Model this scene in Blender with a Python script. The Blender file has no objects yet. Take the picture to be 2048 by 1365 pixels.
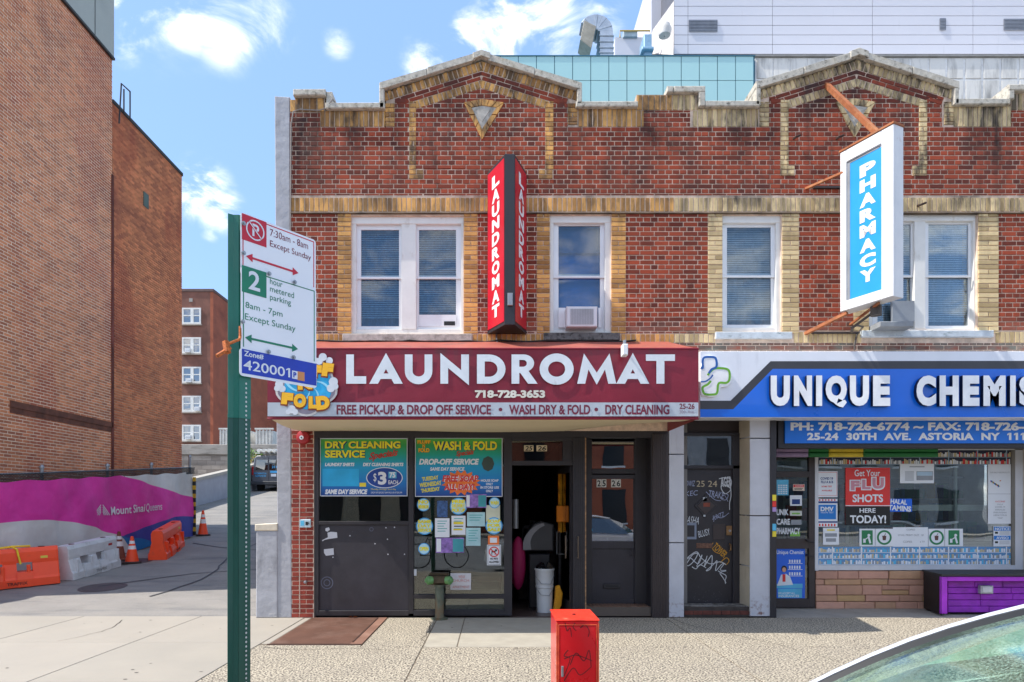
import bpy, bmesh, math, random
from mathutils import Vector, Matrix
random.seed(7)
R = random.random
def U(a, b): return a + (b - a) * R()
sc = bpy.context.scene
COL = sc.collection
# ------------------------------------------------------------ camera, sky, sun, exposure
EYE, CY, F, VX, VY = 1.6, -9.15, 1280.0, 990.0, 1012.0
cd = bpy.data.cameras.new('camera'); cam = bpy.data.objects.new('camera', cd); COL.objects.link(cam)
cam.location = (0, CY, EYE); cam.rotation_euler = (math.radians(90), 0, 0)
cd.sensor_width = 36; cd.sensor_fit = 'HORIZONTAL'; cd.lens = 36 * F / 2048
cd.shift_x = (1024 - VX) / 2048; cd.shift_y = (VY - 682.5) / 2048; cd.clip_start = .05; cd.clip_end = 3000
sc.camera = cam
SUN = Vector((.71, .115, -1.0)).normalized()          # direction the light travels
w = bpy.data.worlds.new('World'); sc.world = w; w.use_nodes = True
nt = w.node_tree; nt.nodes.clear()
def N(nt, t, **k):
    n = nt.nodes.new(t)
    for a, b in k.items():
        if a.startswith('i_'): n.inputs[a[2:].replace('_', ' ')].default_value = b
        else: setattr(n, a, b)
    return n
def ramp(nt, fac, stops, interp='LINEAR'):
    r = nt.nodes.new('ShaderNodeValToRGB'); r.color_ramp.interpolation = interp
    e = r.color_ramp.elements
    while len(e) < len(stops): e.new(.5)
    for i, (p, c) in enumerate(stops):
        e[i].position = p; e[i].color = c if len(c) == 4 else (*c, 1)
    nt.links.new(fac, r.inputs[0]); return r.outputs[0]
def math_(nt, op, a, b=None, clamp=False):
    m = nt.nodes.new('ShaderNodeMath'); m.operation = op; m.use_clamp = clamp
    for i, x in enumerate((a, b)):
        if x is None: continue
        if isinstance(x, (int, float)): m.inputs[i].default_value = x
        else: nt.links.new(x, m.inputs[i])
    return m.outputs[0]
out = N(nt, 'ShaderNodeOutputWorld'); bg = N(nt, 'ShaderNodeBackground'); bg.inputs[1].default_value = .15
sky = N(nt, 'ShaderNodeTexSky', sky_type='NISHITA', sun_disc=False)
sky.sun_elevation = math.asin(-SUN.z); sky.sun_rotation = math.atan2(-SUN.x, -SUN.y)
sky.air_density = .8; sky.dust_density = .5; sky.ozone_density = 1.6
tc = N(nt, 'ShaderNodeTexCoord')
nrm = N(nt, 'ShaderNodeVectorMath', operation='NORMALIZE'); nt.links.new(tc.outputs['Generated'], nrm.inputs[0])
mp = N(nt, 'ShaderNodeMapping'); mp.inputs['Scale'].default_value = (.8, 1, 1.7); mp.inputs['Rotation'].default_value = (0, math.radians(-28), 0); mp.inputs['Location'].default_value = (.3, .1, .2)
nt.links.new(nrm.outputs[0], mp.inputs[0])
nz = N(nt, 'ShaderNodeTexNoise'); nz.inputs['Scale'].default_value = 11; nz.inputs['Detail'].default_value = 12; nz.inputs['Roughness'].default_value = .62; nz.inputs['Distortion'].default_value = .5
nt.links.new(mp.outputs[0], nz.inputs['Vector'])
acc = None
def pd(px, py): return Vector(((px - VX) / F, 1, (VY - py) / F)).normalized()
for (px, py, rad, amp) in ((240, 10, .085, 1.0), (245, 75, .045, .8), (340, 15, .075, .85), (380, 35, .06, .9), (450, 55, .07, .95), (515, 35, .07, .85), (400, 375, .06, 1.3), (375, 395, .045, 1.1), (435, 415, .05, 1.15),
                           (850, 128, .05, .95), (895, 110, .055, 1.0), (945, 90, .07, 1.15), (1010, 60, .085, 1.15), (1110, 40, .085, 1.1), (1190, 20, .07, .9), (675, 85, .032, .62), (1050, 0, .1, .9),
                           (420, 470, .02, .5), (1600, -300, .3, .6), (200, -250, .25, .6), (-700, 100, .3, .7), (-1200, 500, .3, .6), (700, -400, .2, .5), (3200, 300, .4, .7)):
    d = N(nt, 'ShaderNodeVectorMath', operation='DISTANCE'); nt.links.new(nrm.outputs[0], d.inputs[0]); d.inputs[1].default_value = pd(px, py)
    q = N(nt, 'ShaderNodeMapRange'); q.inputs[1].default_value = rad; q.inputs[2].default_value = 0; q.inputs[3].default_value = 0; q.inputs[4].default_value = amp
    q.interpolation_type = 'SMOOTHSTEP'; nt.links.new(d.outputs[1], q.inputs[0])
    acc = q.outputs[0] if acc is None else math_(nt, 'MAXIMUM', acc, q.outputs[0])
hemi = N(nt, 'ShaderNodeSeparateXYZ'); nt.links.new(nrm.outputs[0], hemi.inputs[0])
fill_cloud = math_(nt, 'MULTIPLY', math_(nt, 'LESS_THAN', hemi.outputs[1], 0), .85)     # unseen cloud cover added behind the camera to whiten the fill light
acc = math_(nt, 'MAXIMUM', acc, fill_cloud)
c1 = math_(nt, 'MULTIPLY', math_(nt, 'SUBTRACT', nz.outputs[0], .40), 3.6, True)
cl = math_(nt, 'MULTIPLY', acc, c1, True)
cl = ramp(nt, cl, [(.06, (0, 0, 0)), (1.0, (.95, .95, .95))], 'EASE')
mx = N(nt, 'ShaderNodeMixRGB'); nt.links.new(cl, mx.inputs[0])
lift = N(nt, 'ShaderNodeMixRGB'); lift.inputs[0].default_value = .62; lift.inputs[2].default_value = (1.3, 2.2, 3.9, 1)
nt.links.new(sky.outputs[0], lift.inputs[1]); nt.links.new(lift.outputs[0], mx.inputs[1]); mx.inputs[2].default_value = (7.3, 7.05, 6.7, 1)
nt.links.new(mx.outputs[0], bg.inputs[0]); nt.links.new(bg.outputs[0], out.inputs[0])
sd = bpy.data.lights.new('sun', 'SUN'); sd.energy = 3.3; sd.angle = math.radians(.53); sd.color = (1, .95, .87)
so = bpy.data.objects.new('sun', sd); COL.objects.link(so); so.rotation_euler = SUN.to_track_quat('-Z', 'Y').to_euler(); so.location = (-20, -5, 30)
sc.view_settings.view_transform = 'Standard'; sc.view_settings.look = 'None'; sc.view_settings.gamma = 1; sc.view_settings.exposure = 1.08; sc.view_settings.use_curve_mapping = False
sc.cycles.max_bounces = 6; sc.cycles.transparent_max_bounces = 16

# ------------------------------------------------------------ helpers
def X(px, Y=0.0): return (px - VX) * (Y - CY) / F
def Z(py, Y=0.0): return EYE - (py - VY) * (Y - CY) / F
def lin(h):
    h = h.lstrip('#'); o = []
    for i in (0, 2, 4):
        c = int(h[i:i+2], 16) / 255; o.append(c / 12.92 if c <= .04045 else ((c + .055) / 1.055) ** 2.4)
    return tuple(o)
MC = {}
SPOTS = []
def M(name, col, rough=.6, metal=0.0, var=.12, vs=2.5, bump=0.0, bs=60, spec=.5, attr=0.0, stains=(), col2=None, coat=0.0, speck=None, spots=None):
    """procedural principled material; stains: (colour, (sx,sy,sz), lo, hi, amount, zlo, zhi)"""
    if name in MC: return MC[name]
    m = bpy.data.materials.new(name); m.use_nodes = True; nt = m.node_tree; L = nt.links
    b = nt.nodes['Principled BSDF']; MC[name] = m
    c = lin(col) if isinstance(col, str) else col
    b.inputs['Roughness'].default_value = rough; b.inputs['Metallic'].default_value = metal; b.inputs['Specular IOR Level'].default_value = spec
    b.inputs['Coat Weight'].default_value = coat
    pos = N(nt, 'ShaderNodeNewGeometry').outputs['Position']
    n = N(nt, 'ShaderNodeTexNoise'); n.inputs['Scale'].default_value = vs; n.inputs['Detail'].default_value = 6; n.inputs['Roughness'].default_value = .62
    L.new(pos, n.inputs['Vector'])
    lo = tuple(x * (1 - var * 1.6) for x in c); hi = tuple(min(1, x * (1 + var * 1.6)) for x in c)
    cur = ramp(nt, n.outputs[0], [(.28, lo), (.72, hi)])
    if attr:
        a = N(nt, 'ShaderNodeAttribute', attribute_name='rnd')
        oi = None
        c2 = lin(col2) if isinstance(col2, str) else (col2 or tuple(x * .5 for x in c))
        k = ramp(nt, a.outputs['Fac'], [(0, tuple(x for x in c2)), (.5, c), (1, tuple(min(1, x * (1 + attr)) for x in c))])
        mm = N(nt, 'ShaderNodeMixRGB', blend_type='MIX'); mm.inputs[0].default_value = .72
        L.new(cur, mm.inputs[1]); L.new(k, mm.inputs[2]); cur = mm.outputs[0]
    for (sc_, s3, l, h, amt, z0, z1) in stains:
        mpn = N(nt, 'ShaderNodeMapping'); mpn.inputs['Scale'].default_value = s3; L.new(pos, mpn.inputs[0])
        n2 = N(nt, 'ShaderNodeTexNoise'); n2.inputs['Scale'].default_value = 1; n2.inputs['Detail'].default_value = 7; n2.inputs['Roughness'].default_value = .65; L.new(mpn.outputs[0], n2.inputs['Vector'])
        k = ramp(nt, n2.outputs[0], [(l, (0, 0, 0)), (h, (amt, amt, amt))])
        if z0 is not None:
            sp = N(nt, 'ShaderNodeSeparateXYZ'); L.new(pos, sp.inputs[0])
            q = N(nt, 'ShaderNodeMapRange', interpolation_type='SMOOTHSTEP'); q.inputs[1].default_value = z0; q.inputs[2].default_value = z1; L.new(sp.outputs[2], q.inputs[0])
            k = math_(nt, 'MULTIPLY', k, q.outputs[0])
        mm = N(nt, 'ShaderNodeMixRGB'); L.new(k, mm.inputs[0]); L.new(cur, mm.inputs[1]); mm.inputs[2].default_value = (*(lin(sc_) if isinstance(sc_, str) else sc_), 1); cur = mm.outputs[0]
    if spots:      # runoff stains: (x, half width, z top, z bottom, strength)
        sp = N(nt, 'ShaderNodeSeparateXYZ'); L.new(pos, sp.inputs[0]); acc = None
        n3 = N(nt, 'ShaderNodeTexNoise'); n3.inputs['Scale'].default_value = 1; n3.inputs['Detail'].default_value = 8; n3.inputs['Roughness'].default_value = .7; mq = N(nt, 'ShaderNodeMapping'); mq.inputs['Scale'].default_value = (7, 1, 3); L.new(pos, mq.inputs[0]); L.new(mq.outputs[0], n3.inputs['Vector'])
        for (x0, w_, zt, zb, st) in spots:
            a_ = math_(nt, 'ABSOLUTE', math_(nt, 'SUBTRACT', sp.outputs[0], x0)); q = N(nt, 'ShaderNodeMapRange', interpolation_type='SMOOTHSTEP'); q.inputs[1].default_value = w_; q.inputs[2].default_value = 0; q.inputs[4].default_value = st; L.new(a_, q.inputs[0])
            q2 = N(nt, 'ShaderNodeMapRange', interpolation_type='SMOOTHSTEP'); q2.inputs[1].default_value = zb; q2.inputs[2].default_value = zb + (zt - zb) * .6; L.new(sp.outputs[2], q2.inputs[0])
            q3 = math_(nt, 'LESS_THAN', sp.outputs[2], zt); v_ = math_(nt, 'MULTIPLY', math_(nt, 'MULTIPLY', q.outputs[0], q2.outputs[0]), q3); acc = v_ if acc is None else math_(nt, 'MAXIMUM', acc, v_)
        k = math_(nt, 'MULTIPLY', acc, math_(nt, 'MULTIPLY', math_(nt, 'SUBTRACT', n3.outputs[0], .30), 3.2, True), True)
        mm = N(nt, 'ShaderNodeMixRGB'); L.new(k, mm.inputs[0]); L.new(cur, mm.inputs[1]); mm.inputs[2].default_value = (*lin('#221c1a'), 1); cur = mm.outputs[0]
    if speck:
        (cs, scl, l, h, amt) = speck
        v = N(nt, 'ShaderNodeTexNoise'); v.inputs['Scale'].default_value = scl; v.inputs['Detail'].default_value = 3; L.new(pos, v.inputs['Vector'])
        k = ramp(nt, v.outputs[0], [(l, (0, 0, 0)), (h, (amt, amt, amt))])
        mm = N(nt, 'ShaderNodeMixRGB'); L.new(k, mm.inputs[0]); L.new(cur, mm.inputs[1]); mm.inputs[2].default_value = (*lin(cs), 1); cur = mm.outputs[0]
    L.new(cur, b.inputs['Base Color'])
    rr = N(nt, 'ShaderNodeMapRange'); rr.inputs[3].default_value = max(0.02, rough - .12); rr.inputs[4].default_value = min(1, rough + .12); L.new(n.outputs[0], rr.inputs[0]); L.new(rr.outputs[0], b.inputs['Roughness'])
    if bump:
        bn = N(nt, 'ShaderNodeTexNoise'); bn.inputs['Scale'].default_value = bs; bn.inputs['Detail'].default_value = 4; L.new(pos, bn.inputs['Vector'])
        bp = N(nt, 'ShaderNodeBump'); bp.inputs['Strength'].default_value = 1.0; bp.inputs['Distance'].default_value = bump; L.new(bn.outputs[0], bp.inputs['Height']); L.new(bp.outputs[0], b.inputs['Normal'])
    return m
def G(name, tint=(.9, .95, .95), refl=1.0, rough=0.0, boost=.06):
    if name in MC: return MC[name]
    m = bpy.data.materials.new(name); m.use_nodes = True; nt = m.node_tree; nt.nodes.clear(); L = nt.links; MC[name] = m
    o = N(nt, 'ShaderNodeOutputMaterial'); t = N(nt, 'ShaderNodeBsdfTransparent'); t.inputs[0].default_value = (*tint, 1)
    g = N(nt, 'ShaderNodeBsdfGlossy'); g.inputs['Roughness'].default_value = rough; g.inputs[0].default_value = (1, 1, 1, 1)
    pos = N(nt, 'ShaderNodeNewGeometry').outputs['Position']; bn = N(nt, 'ShaderNodeTexNoise'); bn.inputs['Scale'].default_value = .9; L.new(pos, bn.inputs['Vector'])
    bp = N(nt, 'ShaderNodeBump'); bp.inputs['Distance'].default_value = .004; L.new(bn.outputs[0], bp.inputs['Height']); L.new(bp.outputs[0], g.inputs['Normal'])
    f = N(nt, 'ShaderNodeFresnel'); f.inputs[0].default_value = 1.5
    k = math_(nt, 'ADD', math_(nt, 'MULTIPLY', f.outputs[0], 1.7 * refl), boost, True)
    x = N(nt, 'ShaderNodeMixShader'); L.new(k, x.inputs[0]); L.new(t.outputs[0], x.inputs[1]); L.new(g.outputs[0], x.inputs[2]); L.new(x.outputs[0], o.inputs[0])
    return m
class Fr:
    """a frame: u, v in metres on a surface, h out of it"""
    def __init__(s, O, u, v): s.O = Vector(O); s.u = Vector(u).normalized(); s.v = Vector(v).normalized(); s.n = s.u.cross(s.v)
    def p(s, u, v, h=0.0): return s.O + s.u * u + s.v * v + s.n * h
FF = Fr((0, 0, 0), (1, 0, 0), (0, 0, 1))              # the street facade, h towards the street
class MB:
    def __init__(s): s.v = []; s.f = []; s.r = []; s.mi = []
    def face(s, pts, rnd=.5, mi=0):
        n = len(s.v); s.v += [tuple(p) for p in pts]; s.f.append(tuple(range(n, n + len(pts)))); s.r.append(rnd); s.mi.append(mi)
    def loop2(s, A, B, rnd=.5, mi=0):
        n = len(A)
        a = len(s.v); s.v += [tuple(p) for p in A]; s.v += [tuple(p) for p in B]
        for i in range(n):
            j = (i + 1) % n; s.f.append((a + i, a + j, a + n + j, a + n + i)); s.r.append(rnd); s.mi.append(mi)
        return a
    def prism(s, fr, poly, h0, h1, ch=0.0, rnd=.5, back=True, mi=0):
        """poly (u,v) ccw, from h0 (back) to h1 (front)"""
        A = [fr.p(u, v, h0) for u, v in poly]
        if ch:
            cu = sum(p[0] for p in poly) / len(poly); cv = sum(p[1] for p in poly) / len(poly)
            W = max(1e-4, max(abs(p[0] - cu) for p in poly)); H = max(1e-4, max(abs(p[1] - cv) for p in poly))
            q = [(cu + (u - cu) * max(.3, 1 - ch / W), cv + (v - cv) * max(.3, 1 - ch / H)) for u, v in poly]
            B = [fr.p(u, v, h1 - ch) for u, v in poly]; C = [fr.p(u, v, h1) for u, v in q]
            a = s.loop2(A, B, rnd, mi); n = len(A); b = len(s.v); s.v += [tuple(p) for p in C]
            for i in range(n):
                j = (i + 1) % n; s.f.append((a + n + i, a + n + j, b + j, b + i)); s.r.append(rnd); s.mi.append(mi)
            s.f.append(tuple(range(b, b + n))); s.r.append(rnd); s.mi.append(mi)
        else:
            B = [fr.p(u, v, h1) for u, v in poly]; a = s.loop2(A, B, rnd, mi); n = len(A)
            s.f.append(tuple(range(a + n, a + 2 * n))); s.r.append(rnd); s.mi.append(mi)
        if back: s.f.append(tuple(range(a + n - 1, a - 1, -1))); s.r.append(rnd); s.mi.append(mi)
        return s
    def box(s, x0, x1, y0, y1, z0, z1, ch=0.0, rnd=.5, mi=0):
        fr = Fr((0, 0, 0), (1, 0, 0), (0, 0, 1)); return s.prism(fr, [(x0, z0), (x1, z0), (x1, z1), (x0, z1)], -max(y0, y1), -min(y0, y1), ch, rnd, True, mi)
    def R(s, a, b, c, d, Y=0.0, t=.02, ch=0.0, back=None, mi=0):
        """photo-measured rectangle (left, top, right, bottom) at depth Y, t thick behind it"""
        return s.box(X(a, Y), X(c, Y), Y, Y + t, Z(d, Y), Z(b, Y), ch, .5, mi)
    def fbox(s, fr, u0, u1, v0, v1, h0, h1, ch=0.0, rnd=.5, mi=0): return s.prism(fr, [(u0, v0), (u1, v0), (u1, v1), (u0, v1)], h0, h1, ch, rnd, True, mi)
    def cyl(s, p0, p1, r0, r1=None, n=12, cap=True, rnd=.5, mi=0):
        r1 = r0 if r1 is None else r1; p0 = Vector(p0); p1 = Vector(p1); d = (p1 - p0).normalized()
        a = d.orthogonal().normalized(); b = d.cross(a)
        A = [p0 + (a * math.cos(t) + b * math.sin(t)) * r0 for t in [2 * math.pi * i / n for i in range(n)]]
        B = [p1 + (a * math.cos(t) + b * math.sin(t)) * r1 for t in [2 * math.pi * i / n for i in range(n)]]
        k = s.loop2(A, B, rnd, mi)
        if cap:
            s.f.append(tuple(range(k + n - 1, k - 1, -1))); s.f.append(tuple(range(k + n, k + 2 * n))); s.r += [rnd] * 2; s.mi += [mi] * 2
        return s
    def tube(s, pts, r, n=8, mi=0):
        pts = [Vector(p) for p in pts]; rs = r if isinstance(r, (list, tuple)) else [r] * len(pts); prev = None; a = None
        for i, p in enumerate(pts):
            d = (pts[min(i + 1, len(pts) - 1)] - pts[max(i - 1, 0)]).normalized()
            a = d.orthogonal().normalized() if a is None else (a - d * a.dot(d)).normalized(); b = d.cross(a)
            k = len(s.v); s.v += [tuple(p + (a * math.cos(2 * math.pi * j / n) + b * math.sin(2 * math.pi * j / n)) * rs[i]) for j in range(n)]
            if prev is not None:
                for j in range(n):
                    q = (j + 1) % n; s.f.append((prev + j, prev + q, k + q, k + j)); s.r.append(.5); s.mi.append(mi)
            else: s.f.append(tuple(range(k + n - 1, k - 1, -1))); s.r.append(.5); s.mi.append(mi)
            prev = k
        s.f.append(tuple(range(prev, prev + n))); s.r.append(.5); s.mi.append(mi)
        return s
    def lathe(s, c, prof, n=20, axis=(0, 0, 1), mi=0):
        c = Vector(c); ax = Vector(axis).normalized(); a = ax.orthogonal().normalized(); b = ax.cross(a); prev = None
        for r, z in prof:
            k = len(s.v); s.v += [tuple(c + ax * z + (a * math.cos(2 * math.pi * j / n) + b * math.sin(2 * math.pi * j / n)) * max(r, 1e-4)) for j in range(n)]
            if prev is not None:
                for j in range(n):
                    q = (j + 1) % n; s.f.append((prev + j, prev + q, k + q, k + j)); s.r.append(.5); s.mi.append(mi)
            prev = k
        return s
    def grid(s, fn, nu, nv, mi=0):
        k = len(s.v)
        for j in range(nv + 1):
            for i in range(nu + 1): s.v.append(tuple(fn(i / nu, j / nv)))
        for j in range(nv):
            for i in range(nu):
                a = k + j * (nu + 1) + i; s.f.append((a, a + 1, a + nu + 2, a + nu + 1)); s.r.append(.5); s.mi.append(mi)
        return s
    def stroke(s, fr, pts, wd, h=.004, smooth=True, mi=0):
        if smooth and len(pts) > 2: pts = spline(pts)
        wl = wd if isinstance(wd, (list, tuple)) else None
        L = []; Rr = []
        for i, p in enumerate(pts):
            a = pts[max(i - 1, 0)]; b = pts[min(i + 1, len(pts) - 1)]; dx, dy = b[0] - a[0], b[1] - a[1]; l = math.hypot(dx, dy) or 1
            ww = (wl[0] + (wl[1] - wl[0]) * i / (len(pts) - 1)) if wl else wd
            nx, ny = -dy / l * ww / 2, dx / l * ww / 2; L.append((p[0] + nx, p[1] + ny)); Rr.append((p[0] - nx, p[1] - ny))
        for i in range(len(pts) - 1): s.face([fr.p(*q, h + i * 2e-5) for q in (Rr[i], Rr[i+1], L[i+1], L[i])], mi=mi)
        return s
    def disc(s, fr, cu, cv, ru, rv=None, h=.004, n=28, r0=0.0, mi=0):
        rv = rv or ru
        P = [(cu + ru * math.cos(2 * math.pi * i / n), cv + rv * math.sin(2 * math.pi * i / n)) for i in range(n)]
        if r0:
            Q = [(cu + (p[0] - cu) * r0, cv + (p[1] - cv) * r0) for p in P]
            for i in range(n): j = (i + 1) % n; s.face([fr.p(*Q[i], h), fr.p(*P[i], h), fr.p(*P[j], h), fr.p(*Q[j], h)], mi=mi)
        else: s.face([fr.p(*p, h) for p in P], mi=mi)
        return s
    def text(s, t, u0, v0, u1, v1, fr, h=.004, bold=0.0, shear=0.0, rot=0.0, ext=0.0, mi=0, smi=None, sp=1.0):
        tx(s, t, u0, v0, u1, v1, fr, h, bold, shear, rot, ext, mi, smi, sp); return s
    def T(s, t, a, b, c, d, Y=0.0, h=.004, **k):
        """text fitted to a photo-measured box at depth Y facing the street"""
        fr = Fr((0, Y, 0), (1, 0, 0), (0, 0, 1)); return s.text(t, X(a, Y), Z(d, Y), X(c, Y), Z(b, Y), fr, h, **k)
def spline(pts, k=5):
    o = []; P = [pts[0]] + list(pts) + [pts[-1]]
    for i in range(1, len(P) - 2):
        for j in range(k):
            t = j / k; a, b, c, d = P[i-1], P[i], P[i+1], P[i+2]
            o.append(tuple(.5 * ((2 * b[m]) + (c[m] - a[m]) * t + (2 * a[m] - 5 * b[m] + 4 * c[m] - d[m]) * t * t + (3 * b[m] - a[m] - 3 * c[m] + d[m]) * t ** 3) for m in range(len(a))))
    return o + [tuple(pts[-1])]
TC = {}
def glyphs(t, bold, shear, ext, sp):
    k = (t, bold, shear, ext > 0, sp)
    if k not in TC:
        c = bpy.data.curves.new('t', 'FONT'); c.body = t; c.offset = bold; c.shear = shear; c.space_character = sp; c.resolution_u = 4; c.align_x = 'LEFT'; c.space_line = .95
        if ext > 0: c.extrude = .5
        o = bpy.data.objects.new('t', c); m = bpy.data.meshes.new_from_object(o)
        TC[k] = ([tuple(v.co) for v in m.vertices], [tuple(p.vertices) for p in m.polygons], [tuple(p.normal) for p in m.polygons])
        bpy.data.objects.remove(o); bpy.data.curves.remove(c); bpy.data.meshes.remove(m)
        if '1' in t and len(t) > 1 and not ext:      # give the built-in font's plain 1 its flag
            V, Fc, Nn = TC[k]; V = list(V); Fc = list(Fc); Nn = list(Nn); top = max(v[1] for v in V if v[1] < .8); w1 = max(.07, .085 + bold * 2)
            for i, ch in enumerate(t):
                if ch != '1': continue
                xr = max(v[0] for v in glyphs(t[:i+1] if i else '11', bold, shear, 0, sp)[0]) if i else max(v[0] for v in glyphs('1', bold, shear, 0, sp)[0])
                xs = xr - w1; n = len(V); V += [(xs + .01, top, 0), (xs - .15, top - .13, 0), (xs - .15, top - .13 - w1 * .9, 0), (xs + .01, top - w1 * 1.1, 0)]; Fc.append((n, n + 1, n + 2, n + 3)); Nn.append((0, 0, 1))
            TC[k] = (V, Fc, Nn)
    return TC[k]
def tx(s, t, u0, v0, u1, v1, fr, h, bold, shear, rot, ext, mi, smi, sp):
    V, Fc, Nn = glyphs(t, bold, shear, ext, sp)
    if not V: return
    xs = [v[0] for v in V]; ys = [v[1] for v in V]; x0, x1, y0, y1 = min(xs), max(xs), min(ys), max(ys)
    if not any(ch in 'gjpqy,Q$|;&' for ch in t) and '\n' not in t: pass
    cu, cv = (u0 + u1) / 2, (v0 + v1) / 2; k = len(s.v); cr, sr = math.cos(rot), math.sin(rot)
    for (x, y, z) in V:
        a = u0 + (x - x0) / (x1 - x0) * (u1 - u0) - cu; b = v0 + (y - y0) / max(1e-6, y1 - y0) * (v1 - v0) - cv
        s.v.append(tuple(fr.p(cu + a * cr - b * sr, cv + a * sr + b * cr, h + (ext * (z + .5) if ext else 0))))
    for f, n in zip(Fc, Nn):
        s.f.append(tuple(k + i for i in f)); s.r.append(.5); s.mi.append(smi if (smi is not None and abs(n[2]) < .5) else mi)
def world_loc(o):
    p = Vector(o.location)
    while o.parent: o = o.parent; p += Vector(o.location)
    return p
def part(name, mb, mats, parent=None, label=None, smooth=False, kind=None, recalc=True, at=None):
    mesh = bpy.data.meshes.new(name)
    off = world_loc(parent) if parent is not None else Vector(at or (0, 0, 0))
    base = Vector(at) if (at is not None and parent is not None) else off
    mesh.from_pydata([(v[0] - base.x, v[1] - base.y, v[2] - base.z) for v in mb.v], [], mb.f)
    for m in (mats if isinstance(mats, (list, tuple)) else [mats]): mesh.materials.append(m)
    if any(mb.mi): mesh.polygons.foreach_set('material_index', mb.mi)
    a = mesh.attributes.new('rnd', 'FLOAT', 'FACE'); a.data.foreach_set('value', mb.r)
    if recalc and len(mb.f) < 60000:
        bm = bmesh.new(); bm.from_mesh(mesh)
        if smooth: bmesh.ops.remove_doubles(bm, verts=bm.verts, dist=1e-5)
        bmesh.ops.recalc_face_normals(bm, faces=bm.faces); bm.to_mesh(mesh); bm.free()
    if smooth:
        mesh.polygons.foreach_set('use_smooth', [True] * len(mesh.polygons))
        try: mesh.set_sharp_from_angle(angle=math.radians(38))
        except Exception: pass
    o = bpy.data.objects.new(name, mesh); COL.objects.link(o)
    if parent is not None: o.parent = parent; o.location = base - off
    else: o.location = base
    if label: o['label'] = label
    if kind: o['kind'] = kind
    return o
def thing(name, label, cat, loc=(0, 0, 0), group=None, kind=None):
    o = bpy.data.objects.new(name, None); COL.objects.link(o); o.location = loc; o.empty_display_size = .2
    if label: o['label'] = label
    if cat: o['category'] = cat
    if group: o['group'] = group
    if kind: o['kind'] = kind
    return o
def single(name, mb, mats, label, cat, group=None, smooth=False, kind=None):
    xs = [v[0] for v in mb.v]; ys = [v[1] for v in mb.v]; zs = [v[2] for v in mb.v]
    o = part(name, mb, mats, None, label, smooth, kind, at=((min(xs) + max(xs)) / 2, (min(ys) + max(ys)) / 2, min(zs)))
    if cat: o['category'] = cat
    if group: o['group'] = group
    return o
def copy_tree(o, parent=None):
    c = o.copy(); COL.objects.link(c); c.parent = parent
    for ch in [x for x in list(COL.objects) if x.parent == o]: copy_tree(ch, c)
    return c
def clip(poly, conv):
    out = list(poly); n = len(conv)
    for i in range(n):
        ax, ay = conv[i]; bx, by = conv[(i + 1) % n]; inp = out; out = []
        if not inp: return []
        side = lambda p: (bx - ax) * (p[1] - ay) - (by - ay) * (p[0] - ax)
        for j in range(len(inp)):
            p, q = inp[j], inp[(j + 1) % len(inp)]; sp, sq = side(p), side(q)
            if sp >= 0: out.append(p)
            if (sp >= 0) != (sq >= 0):
                t = sp / (sp - sq); out.append((p[0] + (q[0] - p[0]) * t, p[1] + (q[1] - p[1]) * t))
    return out
def area(p): return .5 * sum(p[i][0] * p[(i+1) % len(p)][1] - p[(i+1) % len(p)][0] * p[i][1] for i in range(len(p)))
def ccw(p): return p if area(p) > 0 else p[::-1]
def rect(a, b, c, d): return [(a, b), (c, b), (c, d), (a, d)]
def bond(conv, row_h, kind='english', L=.207, v_base=0.0, joint=.013, ang=0.0, org=(0, 0), jit=.0015):
    """brick outlines clipped to a convex region; ang turns the courses about org"""
    ca, sa = math.cos(ang), math.sin(ang)
    inv = [((p[0] - org[0]) * ca + (p[1] - org[1]) * sa, -(p[0] - org[0]) * sa + (p[1] - org[1]) * ca) for p in conv]; inv = ccw(inv)
    u0, u1 = min(p[0] for p in inv), max(p[0] for p in inv); v0, v1 = min(p[1] for p in inv), max(p[1] for p in inv)
    res = []; r = math.floor((v0 - v_base) / row_h)
    while v_base + r * row_h < v1:
        rv = v_base + r * row_h
        if kind == 'english': l, off = (L, 0.0) if r % 2 == 0 else (L / 2, L / 4)
        elif kind == 'run': l, off = L, (L / 2 if r % 2 else 0)
        elif kind == 'jamb': l, off = (L, 0) if r % 3 else (L / 2, 0)
        else: l, off = L, 0
        k = math.floor((u0 - off) / l) if kind not in ('jamb', 'sold') else 0
        st = off if kind not in ('jamb', 'sold') else u0
        while st + k * l < u1 - 1e-6:
            a = st + k * l; k += 1
            q = rect(a + joint / 2 + U(-jit, jit), rv + joint / 2 + U(-jit, jit) * .6, a + l - joint / 2 + U(-jit, jit), rv + row_h - joint / 2)
            c = clip(q, inv)
            if len(c) >= 3 and area(c) > .00045:
                full = len(c) == 4 and abs(area(c) - area(q)) < 1e-7 and not ang
                if ang or org != (0, 0): c = [(org[0] + x * ca - y * sa, org[1] + x * sa + y * ca) for x, y in c]
                res.append((c, full, l))
        r += 1
    return res
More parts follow.
